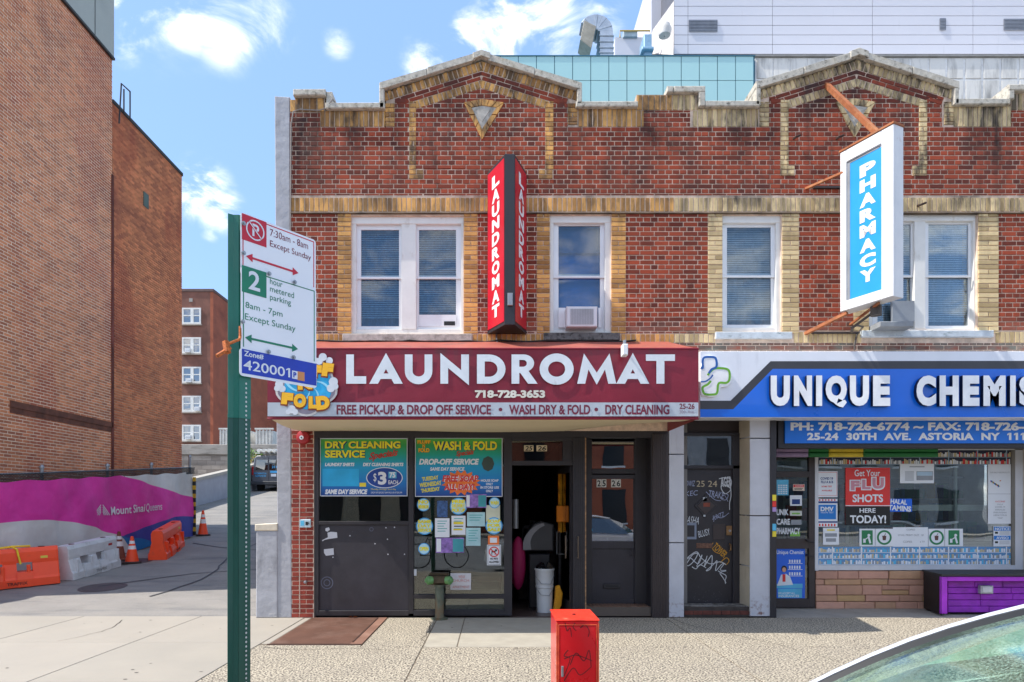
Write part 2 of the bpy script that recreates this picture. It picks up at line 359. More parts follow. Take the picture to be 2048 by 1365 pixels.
def emit(bricks, fr, mat, parent, name, stuff_name, h=.008, depth=.03, n_ind=290, key=None, ch=.003, rnd=None, jh=.002):
    """the n_ind that show largest become parts of their own (shared meshes), the rest one joined part"""
    order = sorted(range(len(bricks)), key=key and (lambda i: key(bricks[i])) or (lambda i: 0)); ind = set(order[:n_ind]); pool = {}; st = MB()
    for i, (c, full, l) in enumerate(bricks):
        cu = sum(p[0] for p in c) / len(c); cv = sum(p[1] for p in c) / len(c); rr = rnd(cu, cv) if rnd else R()
        if i in ind:
            lc = [(u - cu, v - cv) for u, v in c]; k = None
            if full: k = (round(l, 3), round(max(p[1] for p in c) - min(p[1] for p in c), 2), int(rr * 7))
            if k is None or k not in pool:
                m = MB(); m.prism(Fr((0, 0, 0), fr.u, fr.v), lc, -depth, h, ch, rr, False)
                mesh = bpy.data.meshes.new(name); mesh.from_pydata(m.v, [], m.f); mesh.materials.append(mat)
                a = mesh.attributes.new('rnd', 'FLOAT', 'FACE'); a.data.foreach_set('value', m.r)
                if k: pool[k] = mesh
            else: mesh = pool[k]
            o = bpy.data.objects.new(name, mesh); COL.objects.link(o); o.parent = parent; o.location = fr.p(cu, cv, U(-jh, jh)) - world_loc(parent)
        else: st.prism(fr, c, -depth, h + U(-jh, jh), ch, rr, False)
    if st.f: part(stuff_name, st, mat, parent, kind='stuff', recalc=False)
# ------------------------------------------------------------ materials
SP = [(X(a), b / 140, Z(c), Z(d), e) for a, b, c, d, e in ((705, 34, 212, 350, .9), (620, 48, 196, 430, .7), (668, 16, 222, 400, .5), (1300, 46, 190, 350, .9), (1350, 40, 255, 330, .5), (1478, 34, 215, 350, .85), (1540, 30, 215, 330, .6), (1985, 42, 208, 395, 1.0), (1950, 30, 213, 360, .6), (900, 60, 120, 260, .5), (1050, 60, 120, 230, .5), (790, 30, 165, 300, .5), (1130, 30, 165, 300, .55), (1470, 50, 392, 428, 1.0), (1510, 30, 392, 428, .6), (1930, 50, 392, 428, .9), (760, 60, 392, 428, .45), (960, 70, 392, 428, .4), (1180, 40, 392, 428, .5), (1640, 60, 110, 250, .5), (1790, 60, 110, 250, .5), (690, 30, 425, 560, .3), (1165, 26, 208, 330, .6), (1240, 24, 208, 300, .5))]
soot = ('#2a2420', (9, 1, .9), .42, .62, .75, 5.6, 6.9)
soot2 = ('#241f1e', (1.3, 1, .45), .50, .66, .8, 5.0, 6.8)
red_brick = M('red_brick', '#8c3a20', .85, var=.28, vs=9, bump=.002, bs=160, attr=.55, col2='#471a12', spots=SP, stains=(soot2, ('#352a26', (5, 1, .7), .54, .72, .6, 5.2, 6.8), ('#6b8a80', (3, 1, 6), .3, .6, .6, 4.35, 3.85)))
tan_brick = M('tan_brick', '#d09c58', .85, var=.28, vs=16, bump=.004, bs=110, attr=.45, col2='#86592e', spots=SP, stains=(('#3c3128', (6, 1, 1.6), .45, .6, .9, 4.9, 6.5), ('#6f5a3c', (3, 1, 2), .5, .7, .5, None, None)))
pale_brick = M('pale_brick', '#d2ba8c', .85, var=.22, vs=12, bump=.003, bs=120, attr=.4, col2='#9a8055', spots=SP, stains=(('#3a332b', (6, 1, 1.6), .46, .6, .9, 4.9, 6.5),))
mortar = M('mortar', '#dcc4ae', .95, spots=SP, var=.2, vs=7, bump=.003, bs=150, stains=(('#8a6a58', (3, 3, 3), .5, .7, .5, None, None), ('#4a403a', (5, 1, .7), .48, .68, .7, 5.2, 6.8),))
pier_brick = M('pier_brick', '#8c3a2c', .85, var=.15, vs=9, bump=.002, bs=160, attr=.4, col2='#6e2a21')
coping_m = M('coping_concrete', '#bdb7aa', .92, var=.15, vs=20, bump=.004, bs=90, stains=(('#3a352e', (14, 14, 14), .52, .68, .8, None, None), ('#8a7a4a', (6, 6, 6), .55, .75, .5, None, None)))
stone_m = M('grey_stone', '#b3aea5', .9, var=.15, vs=14, bump=.002, bs=100, stains=(('#4b453e', (9, 9, 9), .5, .7, .6, None, None),))
palestone = M('painted_sill', '#c3cbd0', .8, var=.1, vs=9, bump=.002, bs=60, stains=(('#2e5a55', (8, 8, 20), .58, .72, .7, None, None),))
white_p = M('white_window_paint', '#e2e1dc', .55, var=.05, vs=3, bump=.001, bs=40, stains=(('#9c8a6c', (6, 6, 3), .6, .78, .5, None, None),))
vinyl = M('white_vinyl', '#e6e8ea', .4, var=.03)
glass = G('window_glass', (.84, .92, .96), .7, boost=.01)
glass_dark = G('tinted_glass', (.45, .5, .52), 1.3, boost=.16)
shop_glass = G('shop_glass', (.86, .92, .9), .9, boost=.02)
room_m = M('dark_room', '#4a4a4c', .9, var=.1)
blind_m = M('blind_white', '#f0f2f4', .6, var=.04)
blind_b = M('blind_blue', '#8db6d6', .6, var=.05)
curtain = M('curtain_blue', '#2c5c8c', .8, var=.06)
stucco = M('grey_stucco', '#a6a7ac', .85, var=.1, vs=5, bump=.006, bs=12, stains=(('#5c5b5d', (5, 5, 2), .55, .75, .5, None, None), ('#d6d3cc', (3, 3, 9), .62, .7, .6, None, None)))
black_metal = M('black_frame', '#2a272b', .5, metal=0, var=.12, vs=8, bump=.0006, bs=50, speck=('#8c8a8a', 45, .76, .8, .4))
brown_metal = M('brown_bronze', '#3a3130', .5, var=.12, vs=8, speck=('#8c8a8a', 45, .77, .8, .4))
panel_m = M('black_panel', '#302d33', .55, var=.18, vs=3, bump=.001, bs=14, speck=('#9a9a9a', 60, .74, .79, .5))

# ------------------------------------------------------------ the ground
asphalt = M('asphalt', '#6c6d70', .92, var=.12, vs=1.2, bump=.004, bs=220, speck=('#a9a7a2', 160, .56, .66, .5), stains=(('#4b4c4f', (1.2, .35, 1), .52, .7, .6, None, None), ('#8b8983', (.5, .7, 1), .5, .8, .5, None, None)))
g = MB()
g.face([(-600, -600, -.135), (600, -600, -.135), (600, -6.3, -.135), (-600, -6.3, -.135)])
single('street', g, asphalt, 'grey asphalt street in front of the kerb', None, kind='structure')
g = MB(); g.face([(-600, -6.31, -.14), (600, -6.31, -.14), (600, 700, -.14), (-600, 700, -.14)])
single('ground', g, M('earth', '#6d675c', .95, var=.2, vs=.5), 'bare ground under and behind the buildings', None, kind='structure')
g = MB()
def rz(Y): return max(0.0, .092 * (Y - 1.8)) - .004
ys = [.13, .6, 1.2, 1.8, 2.4, 3.2, 5, 8, 12, 18, 26, 34]
for a, b in zip(ys[:-1], ys[1:]):
    for i in range(8):
        xa, xb = -16 + i * 1.58, -16 + (i + 1) * 1.58
        g.face([(xa, a, rz(a)), (xb, a, rz(a)), (xb, b, rz(b)), (xa, b, rz(b))])
single('driveway', g, M('driveway_asphalt', '#7f7b76', .93, var=.1, vs=1.0, bump=.004, bs=200, speck=('#b5b2ab', 150, .55, .66, .45), stains=(('#535457', (.5, 2.2, 1), .5, .66, .6, None, None), ('#9c9487', (.8, .8, 1), .52, .75, .4, None, None))), 'asphalt driveway ramp rising between the brick wall and the laundromat', None, kind='structure')
smooth_c = M('smooth_concrete', '#979085', .9, var=.1, vs=1.3, bump=.0015, bs=120, attr=.06, col2='#928c81', stains=(('#8b8378', (6, 6, 6), .66, .74, .6, None, None), ('#a1988a', (.8, .8, 1), .5, .7, .4, None, None)), speck=('#6f6960', 26, .72, .75, .6))
agg = M('aggregate_concrete', '#b3a995', .92, var=.06, vs=2.2, bump=.004, bs=90, stains=(('#a2998a', (.9, .9, 1), .45, .7, .55, None, None),), speck=('#4f4740', 50, .475, .535, .95))
patch_c = M('patch_concrete', '#9c9587', .9, var=.08, vs=4, bump=.002, bs=100, speck=('#7d766b', 80, .64, .7, .6))
sw = MB(); sw.box(-40, 40, -6.28, .13, -.13, -.006)
sidewalk = single('sidewalk', sw, M('joint_dirt', '#6a5f50', .95, var=.2, vs=10), 'concrete sidewalk in front of the shops', None, kind='structure')
def slab(x0, x1, y0, y1, m, z=0.0, poly=None):
    mb = MB(); fr = Fr((0, 0, 0), (1, 0, 0), (0, 1, 0)); j = .006
    P = poly or rect(x0 + j, y0 + j, x1 - j, y1 - j); mb.prism(fr, ccw(P), -.05, z + U(-.0015, .0015), .004, R(), False)
    part('slab', mb, m, sidewalk)
xs = [-13.95, -12.35, -10.75, -9.15, -7.5, -5.95, -4.25, -2.72]; ysl = [.13, -1.65, -3.35, -5.0, -6.15]
for i in range(len(xs) - 1):
    for j in range(4): slab(xs[i], xs[i+1], ysl[j+1], ysl[j], smooth_c)
# grey aggregate part, with the cellar door and smooth patches let in
slab(-2.72, -2.62, -1.72, .0, smooth_c, .0); slab(-1.53, -.82, -1.9, .0, agg); slab(-2.72, -.82, -3.9, -1.9, agg); 
slab(-2.72, -1.53, -1.9, -1.80, agg)
slab(-.82, -.43, -1.9, -.0, patch_c); slab(-.43, .95, -1.9, .0, patch_c); slab(.95, 2.43, -1.9, .0, agg)
slab(-.82, 2.43, -3.9, -1.9, agg)
for x0, x1 in ((2.43, 6.9), (6.9, 12)):
    for a, b in ((-3.9, -1.9), (-1.9, .0)): slab(x0, x1, a, b, agg)
for x0, x1 in ((-2.72, 2.43), (2.43, 6.9), (6.9, 12)): slab(x0, x1, -6.15, -3.9, agg)
gm_ = MB(); frg = Fr((0, 0, .0035), (1, 0, 0), (0, 1, 0))
for i in range(210):
    gx, gy = U(-11, 8), U(-5.8, -.1)
    if -2.72 < gx < -1.4 and gy > -1.9: continue
    gm_.disc(frg, gx, gy, U(.006, .02), U(.006, .016), h=.0005, n=8)
part('gum_spots', gm_, M('old_gum', '#5a544d', .9), sidewalk, kind='stuff', recalc=False)
cr_ = MB()
for L_ in ([(-.9, -.3), (-.84, -.9), (-.87, -1.4), (-.8, -1.9)], [(2.5, -.05), (2.62, -.6), (2.9, -1.1), (3.3, -1.9), (3.6, -2.9)], [(-2.66, -1.9), (-2.2, -2.05), (-1.6, -1.98), (-1, -2.1)], [(-5.2, -.2), (-5.0, -.9), (-5.15, -1.6)], [(.2, -2.0), (.5, -2.02), (.7, -1.96)]):
    P = [(a + U(-.02, .02), b) for a, b in spline(L_, 6)]; cr_.stroke(frg, P, [.012, .004], .0004, False)
part('crack', cr_, M('crack_dark', '#4a4238', .95), sidewalk, kind='stuff', recalc=False)
k = MB(); k.box(-40, 40, -6.30, -6.15, -.3, .002, .01); part('kerb', k, M('kerb_stone', '#9a948a', .9, var=.1, vs=6, bump=.002), sidewalk)
fl = MB(); fl.box(4.0, 12, .0, .95, -.05, .0); part('recess_floor', fl, M('shaded_floor', '#9a948b', .9, var=.1, vs=4, speck=('#5d574f', 60, .6, .68, .6)), sidewalk)

# ------------------------------------------------------------ the brick row: two houses
SPLIT = 1345
B1 = thing('laundromat_building', 'two storey red brick house with tan trim above the burgundy laundromat awning', 'building', (0, .15, 0))
B2 = thing('pharmacy_building', 'two storey red brick house with tan trim above the blue pharmacy sign', 'building', (6.2, .15, 0))
bld = {1: B1, 2: B2}
PX1 = 2215
def side(px): return 1 if px < SPLIT else 2
back = {1: MB(), 2: MB()}
def bk(poly_px, s=None, t=.3):
    """mortar backing polygons, front at Y=0"""
    P = ccw([(X(a), Z(b)) for a, b in poly_px])
    for s_ in (1, 2):
        c = clip(P, rect(-9, -2, X(SPLIT), 12) if s_ == 1 else rect(X(SPLIT), -2, 30, 12))
        if len(c) > 2 and area(c) > 1e-4: back[s_].prism(FF, c, -t, 0)
OPEN = [(703, 432, 927, 668), (1100, 430, 1222, 668), (1445, 430, 1563, 664), (1738, 426, 1955, 661)]
bk(rect(580, 255, PX1, 426))
cur = 580
for (a, b, c, d) in OPEN:
    bk(rect(cur, 426, a, 700)); bk(rect(a, d, c, 700)); 
    if b > 426: bk(rect(a, 426, c, b))
    cur = c
bk(rect(cur, 426, PX1, 700)); bk(rect(580, 700, PX1, 836)); bk(rect(580, 836, 1345, 863)); bk(rect(583, 863, 628, 1236)); bk(rect(590, 196, 650, 255)); bk(rect(650, 222, 770, 255))
for c0, hw, y0 in ((963, 191, 187), (1713, 195, 185)):
    bk([(c0 - hw, y0), (c0, 123), (c0 + hw, y0), (c0 + hw, 255), (c0 - hw, 255)])
bk(rect(1154, 218, 1273, 255)); bk(rect(1273, 190, 1395, 255)); bk(rect(1395, 218, 1518, 255)); bk(rect(1908, 213, 2022, 255)); bk(rect(2022, 187, 2110, 255)); bk(rect(2110, 213, PX1, 255))
bk(rect(580, 200, 590, 255))
for s_ in (1, 2): part('wall', back[s_], mortar, bld[s_])
# the body of the houses behind the front
for s_, x0, x1 in ((1, X(580), X(SPLIT)), (2, X(SPLIT) + .004, X(PX1))):
    m = MB(); m.box(x0 + .3, x1 - .004, 11.7, 12, 0, 6.6); m.box(x0, x0 + .3, .31, 12, 0, 6.7); m.box(x1 - .3, x1 - .004, .31, 12, 0, 6.7); m.box(x0 + .3, x1 - .304, .31, 11.7, 6.3, 6.5)
    part('rear_body', m, M('rear_wall', '#7a7672', .9, var=.1), bld[s_])
    m = MB(); m.box(x0 + .3, x1 - .304, .31, 11.7, 3.2, 3.35); part('upper_floor', m, room_m, bld[s_])
    m = MB(); m.box(x0 + .3, x1 - .304, 2.2, 2.3, 3.35, 6.3); part('partition', m, M('room_wall', '#8d8d90', .9), bld[s_])
# brick regions in photo px (convex), laid course by course on one common bond
CP = .0679
red = []
def reg(L): red.append([(X(a), Z(b)) for a, b in L])
reg(rect(580, 338, 818, 391)); reg(rect(580, 255, 818, 338)); reg(rect(580, 225, 640, 255))
reg(rect(832, 255, 1090, 338)); reg(rect(848, 338, 1077, 391)); reg(rect(818, 357, 848, 391)); reg(rect(1077, 357, 1107, 391))
reg(rect(1107, 255, 1560, 391)); reg(rect(1287, 222, 1380, 255))
reg(rect(1577, 255, 1837, 333)); reg(rect(1590, 333, 1823, 391)); reg(rect(1560, 352, 1590, 391)); reg(rect(1823, 352, 1853, 391)); reg(rect(1853, 255, PX1, 391))
reg(rect(2022, 222, 2110, 255))
for c0, hi_, y0 in ((963, 131, 0), (1713, 138, -3)):
    cc = c0 if c0 == 963 else 1708
    a, b = (832, 1090) if c0 == 963 else (1577, 1837)
    reg([(a, 178 + (c0 - a) * .315 + y0), (c0, 178 + y0), (b, 178 + (b - c0) * .315 + y0), (b, 255), (a, 255)])
    a0, a1 = (790, 818) if c0 == 963 else (1538, 1560)
    reg([(a0, 143 + y0 + (c0 - a0) * .315), (a1, 143 + y0 + (c0 - a1) * .315 + 6), (a1, 255), (a0, 255)])
    a0, a1 = (1107, 1135) if c0 == 963 else (1853, 1883)
    reg([(a0, 143 + y0 + (a0 - c0) * .315 + 6), (a1, 143 + y0 + (a1 - c0) * .315), (a1, 255), (a0, 255)])
reg(rect(580, 426, 675, 667)); reg(rect(956, 426, 1073, 667)); reg(rect(1252, 426, 1415, 667)); reg(rect(1598, 426, 1706, 661)); reg(rect(1997, 426, PX1, 661))
reg(rect(SPLIT, 687, PX1, 703))
bricks = {1: [], 2: []}
for P in red:
    for (c, full, l) in bond(ccw(P), CP, 'english', .207, .02):
        u = sum(p[0] for p in c) / len(c); bricks[1 if u < X(SPLIT) else 2].append((c, full, l))
# sloped red courses of the gables
for c0, y0 in ((963, 0), (1713, -3)):
    for sgn in (-1, 1):
        e = 173 if c0 == 963 else 175
        P = ccw([(X(a), Z(b)) for a, b in [(c0, 143.5 + y0), (c0 + sgn * e, 143.5 + y0 + e * .315), (c0 + sgn * (e - 6), 161 + y0 + (e - 6) * .315), (c0, 161 + y0)]])
        ang = -sgn * math.atan(.315)
        for b in bond(P, .0612, 'run', .215, 0, ang=ang, org=(X(c0), Z(161 + y0))): bricks[1 if c0 == 963 else 2].append(b)
for s_ in (1, 2):
    emit(bricks[s_], FF, red_brick, bld[s_], 'brick', 'brickwork', key=lambda b: (-(area(b[0]) > .009), abs(sum(p[1] for p in b[0]) / len(b[0]) - 5.3)))
# tan bricks
tan = {1: [], 2: []}; sold = {1: [], 2: []}
def addt(L, kind='jamb', Lh=.207, row=CP, vb=.02, d=tan, ang=0, org=(0, 0)):
    P = ccw([(X(a), Z(b)) for a, b in L])
    for (c, full, l) in bond(P, row, kind, Lh, vb, ang=ang, org=org):
        u = sum(p[0] for p in c) / len(c); d[1 if u < X(SPLIT) else 2].append((c, full, l))
def soldiers(L, ang=0, org=(0, 0), pitch=.0695):
    P = ccw([(X(a), Z(b)) for a, b in L]); ca, sa = math.cos(ang), math.sin(ang)
    vs_ = [-(p[0] - org[0]) * sa + (p[1] - org[1]) * ca for p in P]; v0, v1 = min(vs_), max(vs_)
    for (c, full, l) in bond(P, v1 - v0 + .003, 'sold', pitch, v0, joint=.015, ang=ang, org=org):
        u = sum(p[0] for p in c) / len(c); sold[1 if u < X(SPLIT) else 2].append((c, full, l))
soldiers(rect(580, 396, PX1, 424.5)); soldiers(rect(640, 222.5, 770, 255)); soldiers(rect(590, 197, 650, 225), pitch=.105); soldiers(rect(580, 200, 590, 225), pitch=.08)
soldiers(rect(1156, 218, 1273, 255)); soldiers(rect(1273, 191, 1395, 222), pitch=.085); soldiers(rect(1385, 222, 1395, 255)); soldiers(rect(1273, 222, 1287, 255)); soldiers(rect(1395, 218, 1516, 255))
soldiers(rect(1906, 213, 2022, 255)); soldiers(rect(2022, 188, 2110, 222), pitch=.085); soldiers(rect(2110, 213, PX1, 255))
soldiers(rect(580, 668.5, 684, 687)); soldiers(rect(945, 668.5, 1086, 687)); soldiers(rect(1242, 668.5, 1430, 687)); soldiers(rect(1587, 664, 1722, 687)); soldiers(rect(1990, 664, PX1, 687))
for c0, y0, (sl, sr) in ((963, 0, (770, 1155)), (1713, -3, (1518, 1907))):
    for sgn in (-1, 1):
        e = abs((sl if sgn < 0 else sr) - c0); ang = -sgn * math.atan(.315)
        soldiers([(c0, 123 + y0), (c0 + sgn * e, 123 + y0 + e * .315), (c0 + sgn * e, 143 + y0 + e * .315), (c0, 143 + y0)], ang, (X(c0), Z(143 + y0)))
        e2 = 131 if c0 == 963 else 138
        soldiers([(c0, 161 + y0), (c0 + sgn * e2, 161 + y0 + e2 * .315), (c0 + sgn * e2, 178 + y0 + e2 * .315), (c0, 178 + y0)], ang, (X(c0), Z(178 + y0)))
    addt(rect(sl, 146 + y0 + 62, sl + 20, 255), 'jamb', .145); addt(rect(sr - 20, 146 + y0 + 62, sr, 250), 'jamb', .145)
    a, b, fb = (818, 1090, 340) if c0 == 963 else (1560, 1837, 333)
    addt(rect(a, 204 + y0, a + (14 if c0 == 963 else 17), fb), 'jamb', .125); addt(rect(b, 204 + y0, b + 17, fb), 'jamb', .125)
    addt(rect(a, fb, a + 30, fb + 19), 'jamb', .207); addt(rect(b + 17 - 30, fb, b + 17, fb + 19), 'jamb', .207)
for a, b in ((675, 703), (927, 956), (1073, 1100), (1222, 1252), (1415, 1445), (1563, 1598), (1706, 1738), (1955, 1997)): addt(rect(a, 427, b, 667), 'jamb', (b - a) / 140)
for s_, mt_ in ((1, tan_brick), (2, pale_brick)):
    emit(sold[s_], FF, mt_, bld[s_], 'soldier_brick', 'soldier_course', h=.009, depth=.1, key=lambda b: -area(b[0]))
    emit(tan[s_], FF, mt_, bld[s_], 'tan_brick', 'tan_brickwork', h=.013, depth=.12, key=lambda b: -area(b[0]))
# string line under and over the band
for s_, a, b in ((1, 580, SPLIT), (2, SPLIT, PX1)):
    m = MB(); m.R(a, 424.8, b, 427.2, -.03, .05, .004); part('drip_course', m, M('dark_drip', '#6b5a45', .9, var=.25, vs=8, stains=(('#2a2420', (4, 4, 4), .45, .6, .8, None, None),)), bld[s_])
# coping stones
def cop(px0, py0, px1, py1, th, b, dy=(-.07, .36)):
    """one straight coping stone along a line on the parapet top (px, py = its top edge)"""
    m = MB(); P = [(X(px0), Z(py0)), (X(px1), Z(py1)), (X(px1), Z(py1 + th)), (X(px0), Z(py0 + th))]
    m.prism(FF, ccw(P), -dy[1], -dy[0], .012); part('coping_stone', m, coping_m, bld[b])
def copline(px0, py0, px1, py1, th, b, n):
    for i in range(n):
        t0, t1 = i / n, (i + 1) / n; g_ = .6 if i < n - 1 else 0
        cop(px0 + (px1 - px0) * t0, py0 + (py1 - py0) * t0 + U(-.5, .5), px0 + (px1 - px0) * t1 - g_, py0 + (py1 - py0) * t1 + U(-.4, .4), th, b)
copline(589, 184, 653, 184, 12.5, 1, 1); copline(653, 211, 771, 211, 11.5, 1, 1)
m = MB(); m.prism(FF, ccw([(X(653), Z(185)), (X(665), Z(185)), (X(668), Z(213)), (X(653), Z(213))]), -.36, .02, .01); part('coping_stone', m, coping_m, B1)
copline(760, 172, 950, 112.5, 14, 1, 2); copline(976, 113, 1163, 172, 14, 1, 2)
m = MB(); m.prism(FF, ccw([(X(a), Z(b)) for a, b in ((946, 126), (946, 113), (963, 107), (981, 113), (981, 126), (963, 119))][::-1]), -.37, .085, .01); part('ridge_stone', m, coping_m, B1)
copline(1151, 208, 1274, 208, 11, 1, 1); copline(760, 184, 770, 184, 38, 1, 1); copline(1153, 184, 1163, 184, 30, 1, 1)
cop(1332, 178, 1344.5, 178, 12, 1); copline(1345.5, 178, 1408, 178, 12, 2, 1); copline(1395, 190, 1408, 190, 28, 2, 1); copline(1408, 207, 1516, 207, 11.5, 2, 1)
copline(1484, 191, 1700, 110, 14, 2, 3) if False else None
copline(1508, 170, 1700, 110, 14, 2, 2); copline(1727, 110, 1913, 170, 14, 2, 2); copline(1508, 182, 1518, 182, 34, 2, 1); copline(1902, 182, 1912, 182, 32, 2, 1)
m = MB(); m.prism(FF, ccw([(X(a), Z(b)) for a, b in ((1695, 124), (1695, 110), (1713, 103), (1732, 110), (1732, 124), (1713, 117))][::-1]), -.37, .085, .01); part('ridge_stone', m, coping_m, B2)
copline(1904, 203, 2014, 203, 11.5, 2, 1); copline(2010, 175, 2115, 175, 12, 2, 1); copline(2010, 187, 2022, 187, 17, 2, 1); copline(2110, 203, PX1, 203, 11, 2, 1)
# diamond medallions
for (a, b, c0, yt, yb, s_) in ((928, 1008, 964, 205, 281, 1), (1670, 1750, 1708, 204, 277, 2)):
    def q(pts, h0, h1, nm, mt_, par=None):
        m = MB(); m.prism(FF, ccw([(X(x), Z(y)) for x, y in pts]), h0, h1, .004); return part(nm, m, mt_, par or bld[s_])
    O = [(a, yt + 2), (c0, yt - 5), (b, yt + 2), (c0, yb)]; I = [(a + 15, yt + 12), (c0, yt + 8), (b - 15, yt + 12), (c0, yb - 21)]
    med = q([(x * .55 + c0 * .45, y * .55 + (yt + 24) * .45) for x, y in I], 0, .022, 'medallion', stone_m)
    for i in range(4):
        p0, p1, p2, p3 = O[i], O[(i + 1) % 4], I[(i + 1) % 4], I[i]; n = 3
        for j in range(n):
            l = lambda A, B, t: (A[0] + (B[0] - A[0]) * t, A[1] + (B[1] - A[1]) * t); t0, t1 = j / n + .015, (j + 1) / n - .015
            q([l(p0, p1, t0), l(p0, p1, t1), l(p3, p2, t1), l(p3, p2, t0)], 0, .022 + U(0, .003), 'frame_brick', tan_brick if s_ == 1 else pale_brick, med)
    q(I, 0, .014, 'bed', stone_m, med)
# ---- upper windows
def sash_window(s_, o, gl, y0, y1, meet, mull, kind, sill, sill_m, low=None):
    a, b, c, d = o; P = bld[s_]; m = MB(); Y = .05
    w_ = 14
    m.R(a, b, c, b + 16, .035, .1, .003); m.R(a, b + 16, gl[0][0] - 10, d, .04, .1, .003); m.R(gl[-1][1] + 10, b + 16, c, d, .04, .1, .003); m.R(gl[0][0] - 10, y1 + 6, gl[-1][1] + 10, d, .05, .1, .003)
    if mull: m.R(mull[0], b + 16, mull[1], y1 + 6, .045, .1, .003)
    W = part('window', m, white_p, P)
    for i, (g0, g1) in enumerate(gl):
        for nm, t0, t1, YY in (('upper_sash', y0, meet, .085), ('lower_sash', meet, y1, .115)):
            m = MB(); f = 6
            m.R(g0 - 10, t0 - (10 if nm[0] == 'u' else 3), g1 + 10, t0, YY, .03, .002); m.R(g0 - 10, t1, g1 + 10, t1 + (4 if nm[0] == 'u' else 6), YY, .03, .002); m.R(g0 - 10, t0, g0, t1, YY, .03, .002); m.R(g1, t0, g1 + 10, t1, YY, .03, .002)
            part(nm, m, vinyl, W)
            m = MB(); m.R(g0, t0, g1, t1, YY + .015, .004); part('pane', m, glass, W)
        # blind or shade behind
        Yb = .2; bot = y1 - (3 if low is None else low[i])
        if kind == 'blind' or kind == 'blue':
            m = MB(); n = int((bot - y0) / 4.4)
            for j in range(n):
                yy = y0 + j * 4.4; z = Z(yy, Yb); m.face([(X(g0 - 8, Yb), Yb - .010, z - .010), (X(g1 + 8, Yb), Yb - .010, z - .010), (X(g1 + 8, Yb), Yb + .010, z + .010), (X(g0 - 8, Yb), Yb + .010, z + .010)])
            part('blind_slats', m, blind_b if kind == 'blue' else blind_m, W, kind='stuff', recalc=False)
            m = MB(); nu = 30
            xa, xb = X(g0 - 12, Yb), X(g1 + 12, Yb)
            m.grid(lambda u, v: (xa + (xb - xa) * u, Yb + .1 + .03 * math.sin(u * 40), Z(y1 + 10, Yb) + v * (Z(y0 - 10, Yb) - Z(y1 + 10, Yb))), nu * 2, 2)
            part('curtain', m, curtain if kind == 'blue' else M('curtain_grey', '#b4bac2', .9, var=.15), W, smooth=True)
        elif kind == 'shade':
            m = MB(); m.R(g0 - 8, y0 - 6, g1 + 8, y0 + (meet - y0) * .55, Yb, .01); part('shade', m, M('blue_shade', '#2d5f94', .8), W)
            m = MB(); m.R(g0 - 8, y0 + (meet - y0) * .55, g1 + 8, y1 + 8, Yb + .06, .01); part('curtain', m, M('deep_blue_curtain', '#2f72bc', .8), W)
    bx = MB(); 
    m = MB(); ta, tb, tc_, td = sill; m.R(ta, tb, tc_, td, -.06, .13, .006); part('sill', m, sill_m, W)
    return W
W1 = sash_window(1, OPEN[0], [(722, 798), (838, 912)], 460, 653, 554, (803, 832), 'blue', (685, 668, 944, 682), stone_m, (10, 22))
W2 = sash_window(1, OPEN[1], [(1117, 1200)], 452, 655, 552, None, 'shade', (1088, 665.5, 1240, 680), M('dark_sill', '#6a6966', .9, var=.2, vs=20, bump=.003, bs=60, stains=(('#2d2c2b', (16, 16, 16), .5, .62, .8, None, None),)))
W3 = sash_window(2, OPEN[2], [(1454, 1542)], 455, 650, 551, None, 'blind', (1432, 664, 1585, 677), palestone)
W4 = sash_window(2, OPEN[3], [(1755, 1822), (1857, 1937)], 449, 652, 551, (1829, 1851), 'blind', (1724, 661, 1988, 674), palestone)
# white mullion box and air conditioners
def aircon(px0, py0, px1, py1, lab, Y=-.12):
    T_ = thing('air_conditioner', lab, 'air conditioner', (X((px0 + px1) / 2, Y), .0, Z(py1, Y)))
    m = MB(); m.R(px0, py0, px1, py1, Y, .3, .012); part('casing', m, M('ac_casing', '#d9dbdd', .5, var=.05), T_)
    m = MB(); m.R(px0 + 8, py0 + 5, px1 - 8, py1 - 5, Y - .002, .002); part('grille_recess', m, M('ac_recess', '#8f9398', .6), T_)
    m = MB(); n = int((py1 - py0 - 10) / 1.8)
    for i in range(n): y = py0 + 5.5 + i * 1.8; m.R(px0 + 8, y, px1 - 8, y + .9, Y - .008, .008)
    for i in range(9): x = px0 + 9 + i * (px1 - px0 - 18) / 8.5; m.R(x, py0 + 5, x + .8, py1 - 5, Y - .006, .006)
    part('grille', m, M('ac_grille', '#c0c4c8', .5), T_, kind='stuff')
    return T_
aircon(1133, 613, 1195, 654, 'white window air conditioner above the laundromat awning')
for a_, b_ in ((1117, 1131), (1197, 1202)): m = MB(); m.R(a_, 616, b_, 655, .07, .02); part('filler_panel', m, vinyl, W2)
m = MB(); m.R(838, 630, 912, 653, .105, .02); part('filler_board', m, vinyl, W1)
m = MB(); m.R(888, 643, 910, 651, .10, .005); part('vent_slot', m, M('slot_black', '#1a1a1c', .6), W1)
# stucco wing wall at the left corner
t = thing('stucco_corner_wall', 'grey stucco corner wall with a low capped stub beside the driveway', 'wall', (X(566), .2, 0))
m = MB(); m.prism(FF, ccw([(X(556), 0), (X(583.5), 0), (X(579.5), Z(195)), (X(549.5), Z(193))]), -11.5, .01, .01); part('tall_wall', m, stucco, t)
m = MB(); m.prism(FF, ccw([(X(512.5), 0), (X(556), 0), (X(556), Z(1062)), (X(513.5), Z(1062))]), -.42, .02, .012); part('stub', m, stucco, t)
m = MB(); m.prism(FF, ccw([(X(511), Z(1062)), (X(556), Z(1062)), (X(556), Z(1047)), (X(511), Z(1049))]), -.5, .03, .01); part('cap', m, M('cap_concrete', '#cfc4b0', .9, var=.1, vs=9, bump=.002), t)
